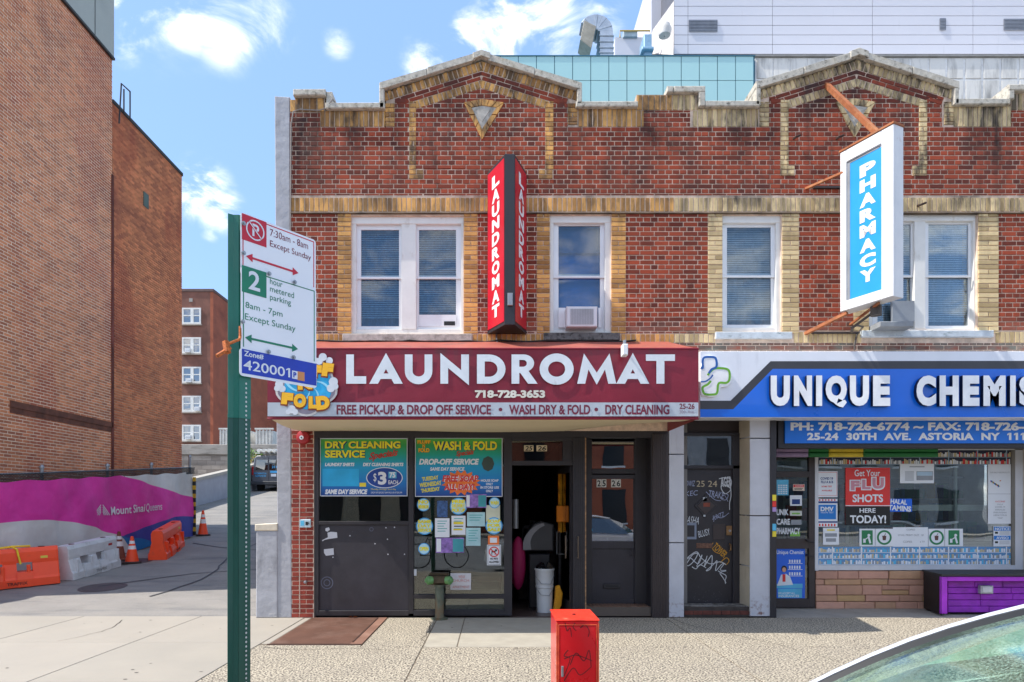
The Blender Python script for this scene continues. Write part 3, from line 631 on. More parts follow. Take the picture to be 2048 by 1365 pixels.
# left ground floor brick pier
pb = bond(rect(X(583.5), 0, X(627), Z(862)), .0655, 'run', .2, .0, joint=.011)
emit(pb, FF, pier_brick, B1, 'pier_brick', 'pier_brickwork')
# ------------------------------------------------------------ left brick building along the driveway
LX = -9.9
def LY(px): return (LX * F) / (px - VX) + CY
def LZ(px, py): return EYE - (py - VY) * (LX / (px - VX))
LB = thing('apartment_block', 'tall windowless brick side wall of an apartment block left of the driveway', 'building', (LX - 4, 6, 0))
lfr = Fr((LX, 0, 0), (0, 1, 0), (0, 0, 1))
Ya, Yb_, Yc = 1.75, LY(224), LY(363.5)
HA, HB = 13.15, 12.03
lmort = M('left_mortar', '#ecd8be', .95, var=.12, vs=3, bump=.002, bs=80)
lbrick = M('left_brick', '#cf865c', .88, var=.25, vs=.9, bump=.002, bs=120, attr=.35, col2='#a5644a', stains=(('#a54c3a', (1, .5, .25), .5, .6, .5, None, None), ('#7a4438', (1, .35, .8), .54, .7, .55, None, None), ('#a9927a', (1, 2.5, 2.5), .66, .74, .5, 4.0, 1.0)))
m = MB(); m.box(LX - 9, LX, Ya, Yb_ - .002, -.2, HA); m.box(LX - 9, LX - .02, Yb_, Yc, -.2, HB); part('wall', m, lmort, LB)
bl = []
for (y0, y1, h) in ((Ya, Yb_, HA), (Yb_ + .03, Yc, HB)):
    bl += bond(rect(y0, .0, y1, h), .068, 'run', .208, .0, joint=.017)
emit(bl, lfr, lbrick, LB, 'brick', 'brickwork', h=.006, key=lambda b: (b[0][0][0] + CY * -1) ** 2 + b[0][0][1] ** 2, ch=.002)
m = MB(); m.fbox(lfr, Ya - .02, Yb_ + .02, HA, HA + 1.75, -.3, .05, .01); part('metal_parapet', m, M('grey_green_sheet', '#adb0a6', .6, var=.06, vs=1), LB)
m = MB()
for y in (3.5, 5.2, 6.6): m.fbox(lfr, y, y + .02, HA, HA + 1.75, .05, .056)
m.fbox(lfr, Ya - .02, Yb_ + .02, HA - .03, HA + .03, .0, .07); part('flashing', m, M('dark_flashing', '#383634', .6), LB)
m = MB(); m.fbox(lfr, Yb_ + .02, Yc + .02, HB - .01, HB + .09, -.5, .04, .01); part('roof_edge', m, M('dark_flashing', '#383634', .6), LB)
m = MB(); m.fbox(lfr, 8.85, 9.1, 10.05, 10.45, -.1, .03); part('vent', m, M('vent_green', '#56655c', .6), LB)
m = MB(); m.fbox(lfr, Yb_ - .04, Yb_ + .04, 0, HA - 3, .0, .03); part('joint_strip', m, M('joint_red', '#6e3a30', .9, var=.4, vs=2), LB)
m = MB(); m.fbox(lfr, 3.9, Yb_, 3.62, 3.75, .0, .03); m.fbox(lfr, 3.9, Yb_, 3.50, 3.62, .0, .015); part('ledge', m, M('scar_ledge', '#6a4334', .9, var=.3, vs=5), LB)
m = MB(); m.tube([(LX + .12, 6.9 + .6, HA - 1.6), (LX + .12, 7.6, HA - .5), (LX + .12, 8.0, HA - .45)], .02); m.tube([(LX + .12, 8.0, HA - 1.2), (LX + .12, 8.0, HA - .45)], .02); m.tube([(LX + .1, 7.75, HA - 1.2), (LX + .1, 7.75, HA - .55)], .02)
part('roof_rail', m, black_metal, LB)
# ------------------------------------------------------------ fence with banner along the driveway
FX0, FY0, FX1, FY1 = -9.5, 1.55, -8.7, 9.35
FL = math.hypot(FX1 - FX0, FY1 - FY0)
bfr = Fr((FX0, FY0, 0), (FX1 - FX0, FY1 - FY0, 0), (0, 0, 1))
def fz(u): return max(0, .092 * (FY0 + u * (FY1 - FY0) / FL - 1.8))
def FP(px, py):
    """where the line of sight through a photo pixel meets the fence plane -> (u, v)"""
    dx = (px - VX) / F; t = ((FX0 - 0) * bfr.n.x + (FY0 - CY) * bfr.n.y) / (dx * bfr.n.x + bfr.n.y)
    P = Vector((dx * t, CY + t, EYE - (py - VY) / F * t)); d = P - bfr.O; return d.dot(bfr.u), P.z
FE = thing('construction_fence', 'chain link fence with pink, white and blue hospital banner beside the driveway', 'fence', (FX0, FY0, 0))
def htop(u): return fz(u) + 2.12 - .012 * u
steel = M('galvanised', '#9a9da0', .4, metal=.7, var=.08, vs=10)
for px in (-40, 95, 225, 312, 389):
    u = FP(px, 1000)[0]; u = min(u, FL); m = MB(); p = bfr.p(u, 0, -.13)
    top = htop(u) + (.28 if px in (389,) else .08)
    m.cyl((p.x, p.y, fz(u) - .1), (p.x, p.y, top), .035); m.lathe((p.x, p.y, top), [(.05, 0), (.05, .03), (.03, .06), (.001, .075)], 10); part('fence_post', m, steel, FE, smooth=True)
m = MB(); m.tube([bfr.p(u, htop(u) - .02, -.1) for u in [-2.5, 0, 2, 4, 6, FL]], .022); part('top_rail', m, steel, FE, smooth=True)
m = MB()      # chain link above the banner
u = -2.4
while u < FL:
    for k, (a, b) in enumerate(((0, .11), (.11, 0))):
        m.stroke(bfr, [(u + a, htop(u) - .19), (u + b, htop(u) - .0)], .016, -.03 - k * .004, False)
    u += .034
part('chain_link', m, M('black_vinyl_wire', '#24252a', .5), FE, kind='stuff', recalc=False)
BLIND = .12
def rip(u, v): return .03 * math.sin(u * 1.9 + 1.2 * v) + .022 * math.sin(u * 4.6 - 2.6 * v + 1) + .012 * math.sin(u * 9.1 + 4 * v) + .02 * math.exp(-((u - 4.1) ** 2 + (v - 1.3) ** 2) * 9) + .05 * math.exp(-((u - 3.05 + .3 * v) ** 2) * 60) * (1 - v / 3)
def bpt(s, t):
    u = -2.6 + s * (FL + 2.6 - .02); v0 = fz(u) + .06 + .05 * math.sin(u * 2.1); v1 = htop(u) - .16 + .015 * math.sin(u * 7); v = v0 + (v1 - v0) * t
    return bfr.p(u, v, rip(u, v) + .01)
mb_ = MB(); mb_.grid(bpt, 220, 40)
bm_ = bpy.data.materials.new('banner_print'); bm_.use_nodes = True; nt = bm_.node_tree; L = nt.links; bs_ = nt.nodes['Principled BSDF']; bs_.inputs['Roughness'].default_value = .55
pos = N(nt, 'ShaderNodeNewGeometry').outputs['Position']; sp = N(nt, 'ShaderNodeSeparateXYZ'); L.new(pos, sp.inputs[0])
uu = math_(nt, 'DIVIDE', math_(nt, 'ADD', sp.outputs[1], 3.0), 14.0)        # print coordinate along the cloth
def curve(pts):
    st = []
    for (px, py) in pts:
        u, v = FP(px, py); Yw = bfr.p(u, 0).y; st.append(((Yw + 3) / 14, v))
    st.sort(); return ramp(nt, uu, [(max(0, min(1, a)), (b / 4, b / 4, b / 4)) for a, b in st], 'CARDINAL')
def below(c): return math_(nt, 'MULTIPLY', math_(nt, 'SUBTRACT', math_(nt, 'MULTIPLY', c, 4.0), sp.outputs[2]), 90, True)
n1 = N(nt, 'ShaderNodeTexNoise'); n1.inputs['Scale'].default_value = 1.3; n1.inputs['Detail'].default_value = 3; L.new(pos, n1.inputs['Vector'])
mag = ramp(nt, n1.outputs[0], [(.35, lin('#cc2f92')), (.65, lin('#e63ca6'))])
wht = ramp(nt, n1.outputs[0], [(.3, lin('#c0beba')), (.7, lin('#d8d6d2'))])
def mixc(f, a, b):
    x = N(nt, 'ShaderNodeMixRGB'); L.new(f, x.inputs[0])
    for i, c in ((1, a), (2, b)):
        if isinstance(c, str): x.inputs[i].default_value = (*lin(c), 1)
        else: L.new(c, x.inputs[i])
    return x.outputs[0]
c0 = curve([(-60, 943), (215, 944), (240, 950), (290, 966), (340, 982), (391, 995)])
cur = mixc(below(c0), wht, mag)
c3 = curve([(180, 1096), (240, 1075), (290, 1055), (345, 1035), (391, 1033)])
c1_ = curve([(-60, 1055), (0, 1047), (60, 1041), (110, 1041), (160, 1048), (200, 1060), (250, 1080), (290, 1120)])
lt = math_(nt, 'LESS_THAN', sp.outputs[1], bfr.p(FP(292, 1000)[0], 0).y)
cur2 = mixc(below(c3), cur, '#3d4395')
c5 = curve([(200, 1065), (250, 1074), (300, 1082), (345, 1110)]); cur2 = mixc(below(c5), cur2, '#1c6fa8')
bw = math_(nt, 'MULTIPLY', below(c1_), lt); cur3 = mixc(bw, cur2, wht)
L.new(cur3, bs_.inputs['Base Color'])
wv = N(nt, 'ShaderNodeTexNoise'); wv.inputs['Scale'].default_value = 4; wv.inputs['Detail'].default_value = 5; L.new(pos, wv.inputs['Vector']); bp = N(nt, 'ShaderNodeBump'); bp.inputs['Distance'].default_value = .03; L.new(wv.outputs[0], bp.inputs['Height']); L.new(bp.outputs[0], bs_.inputs['Normal'])
ban = part('banner', mb_, bm_, FE, smooth=True, recalc=False)
m = MB(); a = FP(221, 1033); b = FP(319, 1008); us0 = a[0]; us1 = b[0]
sl = (FP(319, 1015)[1] - FP(221, 1025)[1]) / (us1 - us0)
def btext(m, t, u0, u1, vb, hgt, bold):
    k = len(m.v); m.text(t, u0, 0, u1, hgt, Fr((0, 0, 0), (1, 0, 0), (0, 0, 1)), 0, bold=bold)
    for i in range(k, len(m.v)):
        x, _, z = m.v[i]; v = vb + z + sl * (x - us0); m.v[i] = tuple(bfr.p(x, v, rip(x, v) + .035))
btext(m, 'Mount Sinai', us0, us0 + (us1 - us0) * .66, FP(221, 1031)[1], .2, .015); btext(m, 'Queens', us0 + (us1 - us0) * .68, us1, FP(221, 1031)[1] - .035, .235, .0)
for i in range(4):
    for sgn in (-1, 1):
        u0 = FP(201, 1020)[0]; vb = FP(201, 1031)[1]; P = [(u0 + sgn * (.26 - i * .06), vb), (u0 + sgn * (.03 - i * .0), vb + .24 - i * .05)]
        m.stroke(Fr(bfr.O + bfr.n * (rip(u0, vb + .1) + .035), bfr.u, bfr.v), P, .022, 0, False)
part('lettering', m, M('print_white', '#d9d6da', .6), ban, recalc=False)
m = MB(); p = bfr.p(FL, 0, .02)
for i in range(14): z = fz(FL) + .05 + i * .12; m.box(p.x - .04, p.x + .04, p.y - .05, p.y, z, z + .12, mi=i % 2)
part('hazard_strip', m, [M('hazard_black', '#1e1e1e', .6), M('hazard_yellow', '#c79a1c', .6)], FE)
# ------------------------------------------------------------ barriers and cones
orange = M('orange_plastic', '#ff4f22', .45, var=.06, vs=4, stains=(('#8a4a36', (4, 4, 4), .62, .75, .35, None, None),))
whitepl = M('white_plastic', '#c9cacb', .5, var=.07, vs=4, stains=(('#8a8278', (5, 5, 5), .56, .72, .5, None, None),))
def barrier(p0, p1, mat, lab, name='plastic_barrier', tag='TRAFFIX', grp='water filled plastic barriers along the fence', hgt=.68):
    p0 = Vector((*p0, 0)); p1 = Vector((*p1, 0)); p0.z = max(0, .092 * (p0.y - 1.8)); p1.z = max(0, .092 * (p1.y - 1.8))
    Lb = (p1 - p0).length; T_ = thing(name, lab, 'traffic barrier', tuple(p0), group=grp); fr = Fr(p0, p1 - p0, (0, 0, 1)); fr.v = (Vector((0, 0, 1)) - fr.u * fr.u.z).normalized(); fr.n = fr.u.cross(fr.v)
    prof = [(.2, 0), (.2, .13), (.175, .17), (.12, .40), (.13, .46), (.13, .60), (.10, .67), (-.10, .67), (-.13, .60), (-.13, .46), (-.12, .40), (-.175, .17), (-.2, .13), (-.2, 0)]
    m = MB()
    def sec(u, q=1.0, pr=prof): return [fr.p(u, v * hgt / .68, h * q) for h, v in pr]
    hw = Lb * .085; seg = [0, .02, Lb * .30 - hw, Lb * .30 + hw, Lb * .62 - hw, Lb * .62 + hw, Lb - .02, Lb]
    for i in range(len(seg) - 1):
        q0 = .93 if i == 0 else 1; q1 = .93 if i == len(seg) - 2 else 1
        if i in (2, 4):    # openings through the middle: base and top only
            for pr in ([(.23, 0), (.23, .13), (.2, .26), (-.2, .26), (-.23, .13), (-.23, 0)], [(.125, .42), (.13, .60), (.10, .67), (-.10, .67), (-.13, .60), (-.125, .42)]):
                A, B = sec(seg[i], 1, pr), sec(seg[i+1], 1, pr); m.loop2(A, B); m.face(A); m.face(B)
        else:
            A, B = sec(seg[i], q0), sec(seg[i+1], q1); m.loop2(A, B); m.face(A); m.face(B)
    part('body', m, mat, T_)
    m = MB()
    for k in range(4):     # forklift feet and ribs
        u = Lb * (.08 + .28 * k)
        if u + .12 < Lb: m.prism(fr, rect(u, .14 * hgt / .68, u + .06, .40), .12, .205, .01)
    part('ribs', m, mat, T_) if True else None
    for s_ in (.18, .82):
        m = MB(); c = fr.p(Lb * s_, .67 * hgt / .68, 0); m.cyl(c - Vector((0, 0, .02)), c + Vector((0, 0, .012)), .05, n=14); part('fill_cap', m, M('cap_dark', '#5a2a1c', .6), T_)
    m = MB(); m.text(tag, Lb * .42, .045, Lb * .64, .1, fr, .232, bold=.02); part('stamp', m, M('stamp_dark', '#5b241a', .7) if mat is orange else M('stamp_grey', '#6b6b6b', .7), T_, recalc=False)
    m = MB(); m.prism(fr, rect(Lb * .80, .50, Lb * .88, .545), .128, .134); part('sticker', m, M('sticker_yellow', '#d7c24a', .6) if mat is orange else M('sticker_red', '#a8242a', .5), T_)
    return T_, fr, Lb
b1, f1, l1 = barrier((-9.5, 2.35), (-8.4, 3.2), orange, 'orange barrier with yellow tape, at the left edge of the photo', hgt=.72)
b2_, _, _ = barrier((-8.42, 3.35), (-8.36, 4.85), whitepl, 'white plastic barrier between the orange barrier and a cone')
b3, _, _ = barrier((-7.78, 5.6), (-8.38, 7.7), orange, 'orange barrier farther up the driveway, with two white stickers')
m = MB(); m.tube([f1.p(l1 * .45, .73, -.08), f1.p(l1 * .5, .745, .05), f1.p(l1 * .55, .70, .15), f1.p(l1 * .57, .5, .16), f1.p(l1 * .58, .42, .17)], .018, 6); m.tube([f1.p(l1 * .35, .735, .02), f1.p(l1 * .5, .75, .0), f1.p(l1 * .7, .735, -.04)], .02, 6)
single('caution_tape', m, M('tape_yellow', '#e0c32a', .5), 'yellow caution tape draped over the front orange barrier', 'tape')
m = MB(); fr = Fr((-8.9, 1.62, 0), (1, -.2, 0), (-.18, .3, 1)); m.prism(fr, [(-.6, 0), (.42, 0), (.1, .62), (-.6, .9)], -.02, .0, .003); m.prism(fr, [(-.6, 0), (.5, 0), (.47, .07), (-.6, .07)], -.05, .05, .003)
single('leaning_sign_panel', m, M('dark_red_panel', '#8f1d30', .4, var=.3, vs=4), 'dark red panel leaning at the left edge before the orange barrier', 'sign')
def cone(px, py, hh, lab, mat=None, tilt=0):
    q = (py - VY); Zd = 3337 / (q + 117.8) if q < 168 else EYE * F / q
    x, y = (px - VX) * Zd / F, CY + Zd; z = rz(y) + .004
    T_ = thing('traffic_cone', lab, 'traffic cone', (x, y, z), group='traffic cones along the fence')
    cm = mat or M('cone_orange', '#f24a1c', .5, var=.06); 
    m = MB(); fr = Fr((x, y, z), (math.cos(.5), math.sin(.5), 0), (-math.sin(.5), math.cos(.5), 0)); m.prism(fr, rect(-.19, -.19, .19, .19), 0, .035, .01); part('base', m, M('cone_base', '#3b2722', .7) if mat is None else cm, T_)
    m = MB(); m.lathe((x, y, z + .035), [(.14, 0), (.135, .02), (.03, hh - .05), (.028, hh - .04), (.001, hh - .035)], 20); part('body', m, cm, T_, smooth=True)
    for a, b in ((.46, .64), (.72, .84)):
        r = lambda t: .135 + (.03 - .135) * t + .002
        m = MB(); m.lathe((x, y, z + .035), [(r(a), a * (hh - .05)), (r(b), b * (hh - .05))], 20); part('reflective_band', m, M('cone_white', '#dedad6', .4, var=.06), T_, smooth=True)
cone(264, 1126, .6, 'orange cone with two white bands between the white and orange barriers')
cone(406, 1071, .74, 'orange traffic cone at the far end of the banner fence')
cone(238, 1120, .66, 'faded brown cone half hidden behind the white barrier', M('cone_faded', '#7c3f2c', .7, var=.2))
sm_ = MB(); sf_ = Fr((0, 1.8, .004), (1, 0, 0), (0, 1, .092)); sf_.n = sf_.u.cross(sf_.v)
for L_ in ([(-8.2, 6.4), (-6.8, 5.5), (-5.6, 5.1), (-4.6, 4.2)], [(-7.4, 1.0), (-6.2, 2.2), (-5.0, 2.7), (-3.2, 3.6)], [(-6.0, .2), (-5.8, 2.0), (-6.3, 4.5), (-6.6, 9)]): sm_.stroke(sf_, [(a + U(-.03, .03), b) for a, b in spline(L_, 6)], [.05, .02], .002, False)
single('tar_seams', sm_, M('tar_dark', '#3f4043', .8), 'dark tar seams running across the driveway asphalt', None, kind='stuff')
# manhole covers
for px, py, rx, lab in ((206, 1179, .50, 'round manhole cover nearest to the sidewalk'), (268, 1148, .48, 'farther round manhole cover by the white barrier')):
    Zd = 1.6 * F / (py - VY) * .97; x, y = (px - VX) * Zd / F, CY + Zd; z = rz(y) + .005
    m = MB(); fr = Fr((x, y, z), (1, 0, 0), (0, 1, .09 if y > 1.8 else 0)); fr.n = fr.u.cross(fr.v)
    m.lathe((x, y, z - .01), [(rx * .8, 0), (rx * .8, .012), (rx * .66, .012), (rx * .65, .006), (rx * .64, .012), (.001, .012)], 30, axis=fr.n)
    single('manhole_cover', m, M('iron_cover', '#4b4443', .6, var=.2, vs=12, bump=.002, bs=30), lab, 'manhole cover', group='manhole covers in the driveway')
# ------------------------------------------------------------ ramp retaining walls, planting, far buildings
conc = M('ramp_wall_concrete', '#9d9da4', .9, var=.08, vs=1.5, bump=.003, bs=30, stains=(('#6e6c6c', (1, 1, .5), .55, .75, .5, None, None),))
RW = thing('ramp_wall', 'low grey concrete wall with a pale cap along the driveway ramp', 'wall', (-13.2, 19, 1.5))
m = MB(); pts = [(-11.6, 9.6, .7, .95), (-13.2, 19.2, 1.6, 1.1), (-14.35, 28.5, 2.45, 1.4), (-15.2, 33.9, 2.95, 1.6)]
capm = MB()
for (xa, ya, za, ha), (xb, yb, zb, hb) in zip(pts[:-1], pts[1:]):
    m.face([(xa, ya, za - .3), (xb, yb, zb - .3), (xb, yb, zb + hb), (xa, ya, za + ha)]); m.face([(xa - .3, ya, za + ha), (xa, ya, za + ha), (xb, yb, zb + hb), (xb - .3, yb, zb + hb)]); m.face([(xa - .3, ya, za - .3), (xb - .3, yb, zb - .3), (xb - .3, yb, zb + hb), (xa - .3, ya, za + ha)])
    c = [(xa - .36, ya, za + ha + .005), (xa + .06, ya, za + ha + .005), (xb + .06, yb, zb + hb + .005), (xb - .36, yb, zb + hb + .005)]; capm.loop2(c, [(p[0], p[1], p[2] + .14) for p in c]); capm.face(c[::-1]); capm.face([(p[0], p[1], p[2] + .14) for p in c])
part('wall', m, conc, RW); part('cap', capm, M('cap_beige', '#a09a90', .9, var=.08), RW)
m = MB(); m.box(-12.55 - .05, -12.5, 15.2, 15.5, 1.85, 2.25); part('wall_vent', m, M('dark_flashing', '#383634', .6), RW)
m = MB(); m.box(-24, -14.6, 9.6, 33.9, -.2, 2.2); m.box(-14.6, -12.2, 9.8, 15, -.2, 1.3)
single('terrace', m, M('terrace_soil', '#6b6252', .95, var=.3, vs=1), 'raised terrace behind the low ramp wall', None, kind='structure')
BWk = thing('block_wall', 'weathered grey block retaining wall across the end of the driveway', 'wall', (-18, 34.2, 2)); bw0 = 34.2
m = MB(); m.box(-34, -5, bw0, bw0 + .4, -.5, 5.05); part('wall', m, M('block_mortar', '#8b8178', .95, var=.1), BWk)
blk = []; row = 0
fb = Fr((0, bw0, 0), (1, 0, 0), (0, 0, 1)); blk = bond(rect(-25, 1.0, -12, 5.0), .305, 'run', .62, 1.0, joint=.02)
emit(blk, fb, M('block_grey', '#9a9086', .9, var=.18, vs=.8, attr=.2, col2='#7c7168', stains=(('#5f574f', (.5, 1, 3), .5, .7, .5, None, None),)), BWk, 'block', 'blockwork', h=.012, ch=.006, n_ind=290)
m = MB(); m.box(-34, -5, bw0 - .1, bw0 + .5, 5.06, 5.75, .02); part('cap', m, M('wall_cap', '#a09a92', .9, var=.15, vs=.7, stains=(('#55504a', (.6, 1, 3), .5, .65, .6, None, None),)), BWk)
for x0, x1, lab in ((X(440, 36), X(500, 36), 'left white corrugated enclosure on top of the block wall'), (X(512, 36), X(546, 36), 'right white corrugated enclosure on top of the block wall')):
    m = MB(); n = int((x1 - x0) / .2); m.box(x0, x1, 36, 37.5, 5.2, 6.9)
    for i in range(n): xx = x0 + (x1 - x0) * i / n; m.box(xx, xx + .1, 35.93, 35.998, 5.2, 6.96)
    m.box(x0 - .06, x1 + .06, 35.9, 36.0, 6.97, 7.08)
    single('metal_enclosure', m, M('enclosure_white', '#cfccc4', .6), lab, 'enclosure', group='white enclosures on the block wall')
# bush above the ramp wall
leaf = M('leaf_green', '#5c7a2c', .7, var=.3, vs=6, attr=.5, col2='#3b5a20')
def bush(cx, cy, cz, r, lab, n=260, fl=True, h=1.0):
    T_ = thing('shrub', lab, 'shrub', (cx, cy, cz)); m = MB()
    for i in range(n):
        d = Vector((U(-1, 1), U(-1, 1), U(-.6, 1))); d.normalize(); p = Vector((cx, cy, cz + r * .7 * h)) + Vector((d.x * r, d.y * r * .6, d.z * r * h)) * U(.4, 1) ** .5
        a = Vector((U(-1, 1), U(-1, 1), U(-1, 1))).normalized(); b = a.orthogonal().normalized(); s = U(.05, .1); m.face([p - a * s, p + b * s * .5, p + a * s, p - b * s * .5], R())
    part('foliage', m, leaf, T_, kind='stuff', recalc=False)
    m = MB()
    for i in range(5): m.tube([(cx, cy, cz - .3), (cx + U(-.3, .3) * r, cy, cz + r * .5), (cx + U(-.8, .8) * r, cy, cz + r * h)], [.03, .02, .01], 5)
    part('stem', m, M('bark', '#5b4a38', .9), T_)
    if fl:
        m = MB()
        for i in range(30):
            p = Vector((cx + U(-1, 1) * r, cy - r * .6, cz + U(0, 1.2) * r)); m.face([p, p + Vector((.07, 0, 0)), p + Vector((.07, 0, .07)), p + Vector((0, 0, .07))])
        part('blossom', m, M('blossom', '#c8b45a', .7), T_, kind='stuff', recalc=False)
bush(X(505, 31), 31, 3.95, .75, 'low yellow green shrub behind the ramp wall beside the van', 420)
bush(X(491, 30), 30, 4.2, .45, 'bright green sprout standing above the ramp wall', 160, False, 1.7)
# far apartment house
FB = thing('brown_apartment_building', 'dark brown five storey apartment building beyond the driveway', 'building', (-32, 60, 0)); fy = 55.0
fbr = M('far_brown_brick', '#80574a', .9, var=.15, vs=1.2, stains=(('#8b5a48', (4, 4, 6), .6, .7, .5, None, None), ('#43291f', (.3, .3, .5), .5, .7, .4, None, None)))
fbo = M('far_orange_brick', '#a45c42', .9, var=.12, vs=.8, stains=(('#6d3626', (.2, .15, .4), .5, .7, .6, None, None),))
xr = X(426.5, fy)
m = MB(); m.box(-46, xr - .02, fy, fy + .3, 0, Z(584, fy)); part('front_wall', m, fbr, FB)
m = MB(); m.box(xr - .3, xr, fy - .001, LY(2000) * 0 + 76.0, 0, Z(584, fy) - .002); part('side_wall', m, fbo, FB)
m = MB(); m.box(-46, xr - .3, fy + .3, 76, 0, Z(586, fy)); part('rear_body', m, fbo, FB)
m = MB(); m.box(-46, xr + .05, fy - .08, fy + .3, Z(584, fy) + .005, Z(578.5, fy), .01); m.box(xr - .25, xr + .05, fy + .302, 76, Z(584, fy) + .005, Z(578.5, fy), .01); part('parapet', m, M('far_coping', '#6b5550', .9), FB)
m = MB(); m.R(378, 597, 385, 604, fy - .05, .1); part('vent', m, M('vent_grey', '#9a948c', .7), FB)
for k, yt in enumerate((616, 675, 734, 792, 850)):
    W = MB(); y1 = yt + 32
    W.R(364, yt, 401.5, yt + 3, fy - .1, .15); W.R(364, y1 - 3, 401.5, y1, fy - .12, .17); W.R(364, yt + 3, 367, y1 - 3, fy - .1, .15); W.R(381, yt + 3, 387, y1 - 3, fy - .1, .15); W.R(398.5, yt + 3, 401.5, y1 - 3, fy - .1, .15); W.R(367, yt + 14.5, 381, yt + 16.5, fy - .1, .15); W.R(387, yt + 14.5, 398.5, yt + 16.5, fy - .1, .15)
    W = part('window', W, white_p, FB)
    for a, b in ((367, 381), (387, 398.5)):
        m = MB(); m.R(a, yt + 3, b, y1 - 3, fy - .03, .02); part('pane', m, G('far_glass', (.25, .27, .3), 1.2, boost=.2), W)
        m = MB(); m.R(a, yt + 3, b, yt + 14, fy - .02, .015); part('shade', m, M('far_shade', '#8d97a3', .8), W)
    m = MB(); m.R(363, y1 + .5, 402.5, y1 + 2.5, fy - .2, .2); part('sill', m, M('far_sill', '#b8aca0', .9), W)
for (px, py) in ((369, 697), (371, 757), (388, 814), (370, 871)):
    aircon(px, py, px + 11, py + 8, 'small air conditioner at %s of the brown building' % {697: 'the second window from the top', 757: 'the third window from the top', 814: 'the fourth window from the top', 871: 'the lowest window'}[py], fy - .5)
for i, z in enumerate((Z(790, 70), Z(745, 70) - 4.6, 9)):
    pass
m = MB()
for z0 in (9.2, 12.9): 
    for y in (60.5,): m.box(xr + .01, xr + .08, y, y + 1.4, z0, z0 + 2.2)
part('side_window', m, white_p, FB)
FB2 = thing('distant_building', 'distant dark building with fire escapes seen left of the awning', 'building', (-33, 85, 0)); yy = 80.
m = MB(); m.box(-40, -20, yy, yy + 6, 0, 24); part('wall', m, fbr, FB2)
for k in range(5):
    z0 = 8.4 + k * 3.0; Wn = MB(); Wn.box(X(527, yy), X(541, yy), yy - .06, yy, z0, z0 + 1.9); part('window', Wn, M('pale_blue_pane', '#7f97ad', .3), FB2)
    m = MB(); xa, xb = X(523, yy - 1), X(556, yy - 1); m.box(xa, xb, yy - 1.1, yy, z0 - .5, z0 - .42); m.box(xa, xb, yy - 1.1, yy - 1.04, z0 + .5, z0 + .56)
    for i in range(12): x = xa + (xb - xa) * i / 11; m.box(x, x + .04, yy - 1.1, yy - 1.06, z0 - .42, z0 + .5)
    m.tube([(xa, yy - .8, z0 - .4), (xb, yy - .8, z0 + 2.5)], .05, 5); part('fire_escape', m, M('escape_iron', '#3a3c40', .6), FB2)
# ------------------------------------------------------------ van up the ramp
V = thing('parked_van', 'dark grey work van seen from behind at the top of the ramp', 'van', (X(545, 28.5), 28.5, 2.45))
vy = 28.4; vb = M('van_grey', '#56585e', .35, var=.05, coat=.4); zb_ = 2.45
vx0, vx1 = X(503, vy), X(503, vy) + 2.0
m = MB(); pf = [(0, .42), (.0, .95), (.05, 1.25), (.16, 1.95), (.32, 2.1), (1.68, 2.1), (1.84, 1.95), (1.95, 1.25), (2.0, .95), (2.0, .42)]
fv = Fr((vx0, vy, zb_), (1, 0, 0), (0, 0, 1)); m.prism(fv, pf, -5, 0, .05); part('body', m, vb, V, smooth=True)
for a, b in ((.24, .96), (1.04, 1.76)): m = MB(); m.prism(fv, [(a, 1.25), (b, 1.25), (b - (.04 if a > 1 else 0), 1.85), (a + (.05 if a < 1 else 0), 1.85)], 0, .012); part('rear_window', m, G('van_glass', (.1, .11, .12), 1.2, boost=.12), V)
m = MB(); m.fbox(fv, -.04, 2.04, .38, .58, -.1, .12, .02); part('bumper', m, M('van_bumper', '#3c3e43', .5), V)
m = MB(); m.fbox(fv, .99, 1.01, .6, 2.0, 0, .006); part('door_gap', m, black_metal, V)
for a in (.02, 1.9): m = MB(); m.fbox(fv, a, a + .1, .95, 1.45, 0, .02, .008); part('tail_light', m, M('tail_red', '#a01f22', .3), V)
m = MB(); m.fbox(fv, 1.15, 1.45, .86, 1.02, .0, .015); part('licence_plate', m, M('plate', '#c8cdd6', .5), V)
m = MB(); m.text('MECHANICAL', .15, 1.0, .9, 1.1, fv, .008, bold=.02); m.text('SERVICE', .22, .84, .85, .95, fv, .008, bold=.02); m.text('24 HR', 1.2, 1.35, 1.7, 1.5, fv, .016, bold=.02); m.fbox(fv, 1.1, 1.9, 1.08, 1.2, 0, .006); part('lettering', m, M('van_blue', '#3f9ad0', .5), V, recalc=False)
for a in (.3, 1.7):
    w_ = MB(); c = fv.p(a, .33, -.7); w_.cyl(c - Vector((.12, 0, 0)), c + Vector((.12, 0, 0)), .35, n=20); part('wheel', w_, M('tyre', '#1c1c1e', .8), V)
m = MB(); m.tube([fv.p(.1, 2.1, -.3), fv.p(.1, 2.25, -.3), fv.p(1.9, 2.25, -.3), fv.p(1.9, 2.1, -.3)], .025); m.tube([fv.p(.1, 2.1, -2.3), fv.p(.1, 2.25, -2.3), fv.p(1.9, 2.25, -2.3), fv.p(1.9, 2.1, -2.3)], .025); part('roof_rack', m, steel, V)
for a in (.45, .75, 1.05, 1.35):
    m = MB(); m.cyl(fv.p(a, 2.38, .1), fv.p(a, 2.38, -3), .11, n=14); part('pipe', m, M('pvc_pipe', '#d5d3cb', .5), V, smooth=True)
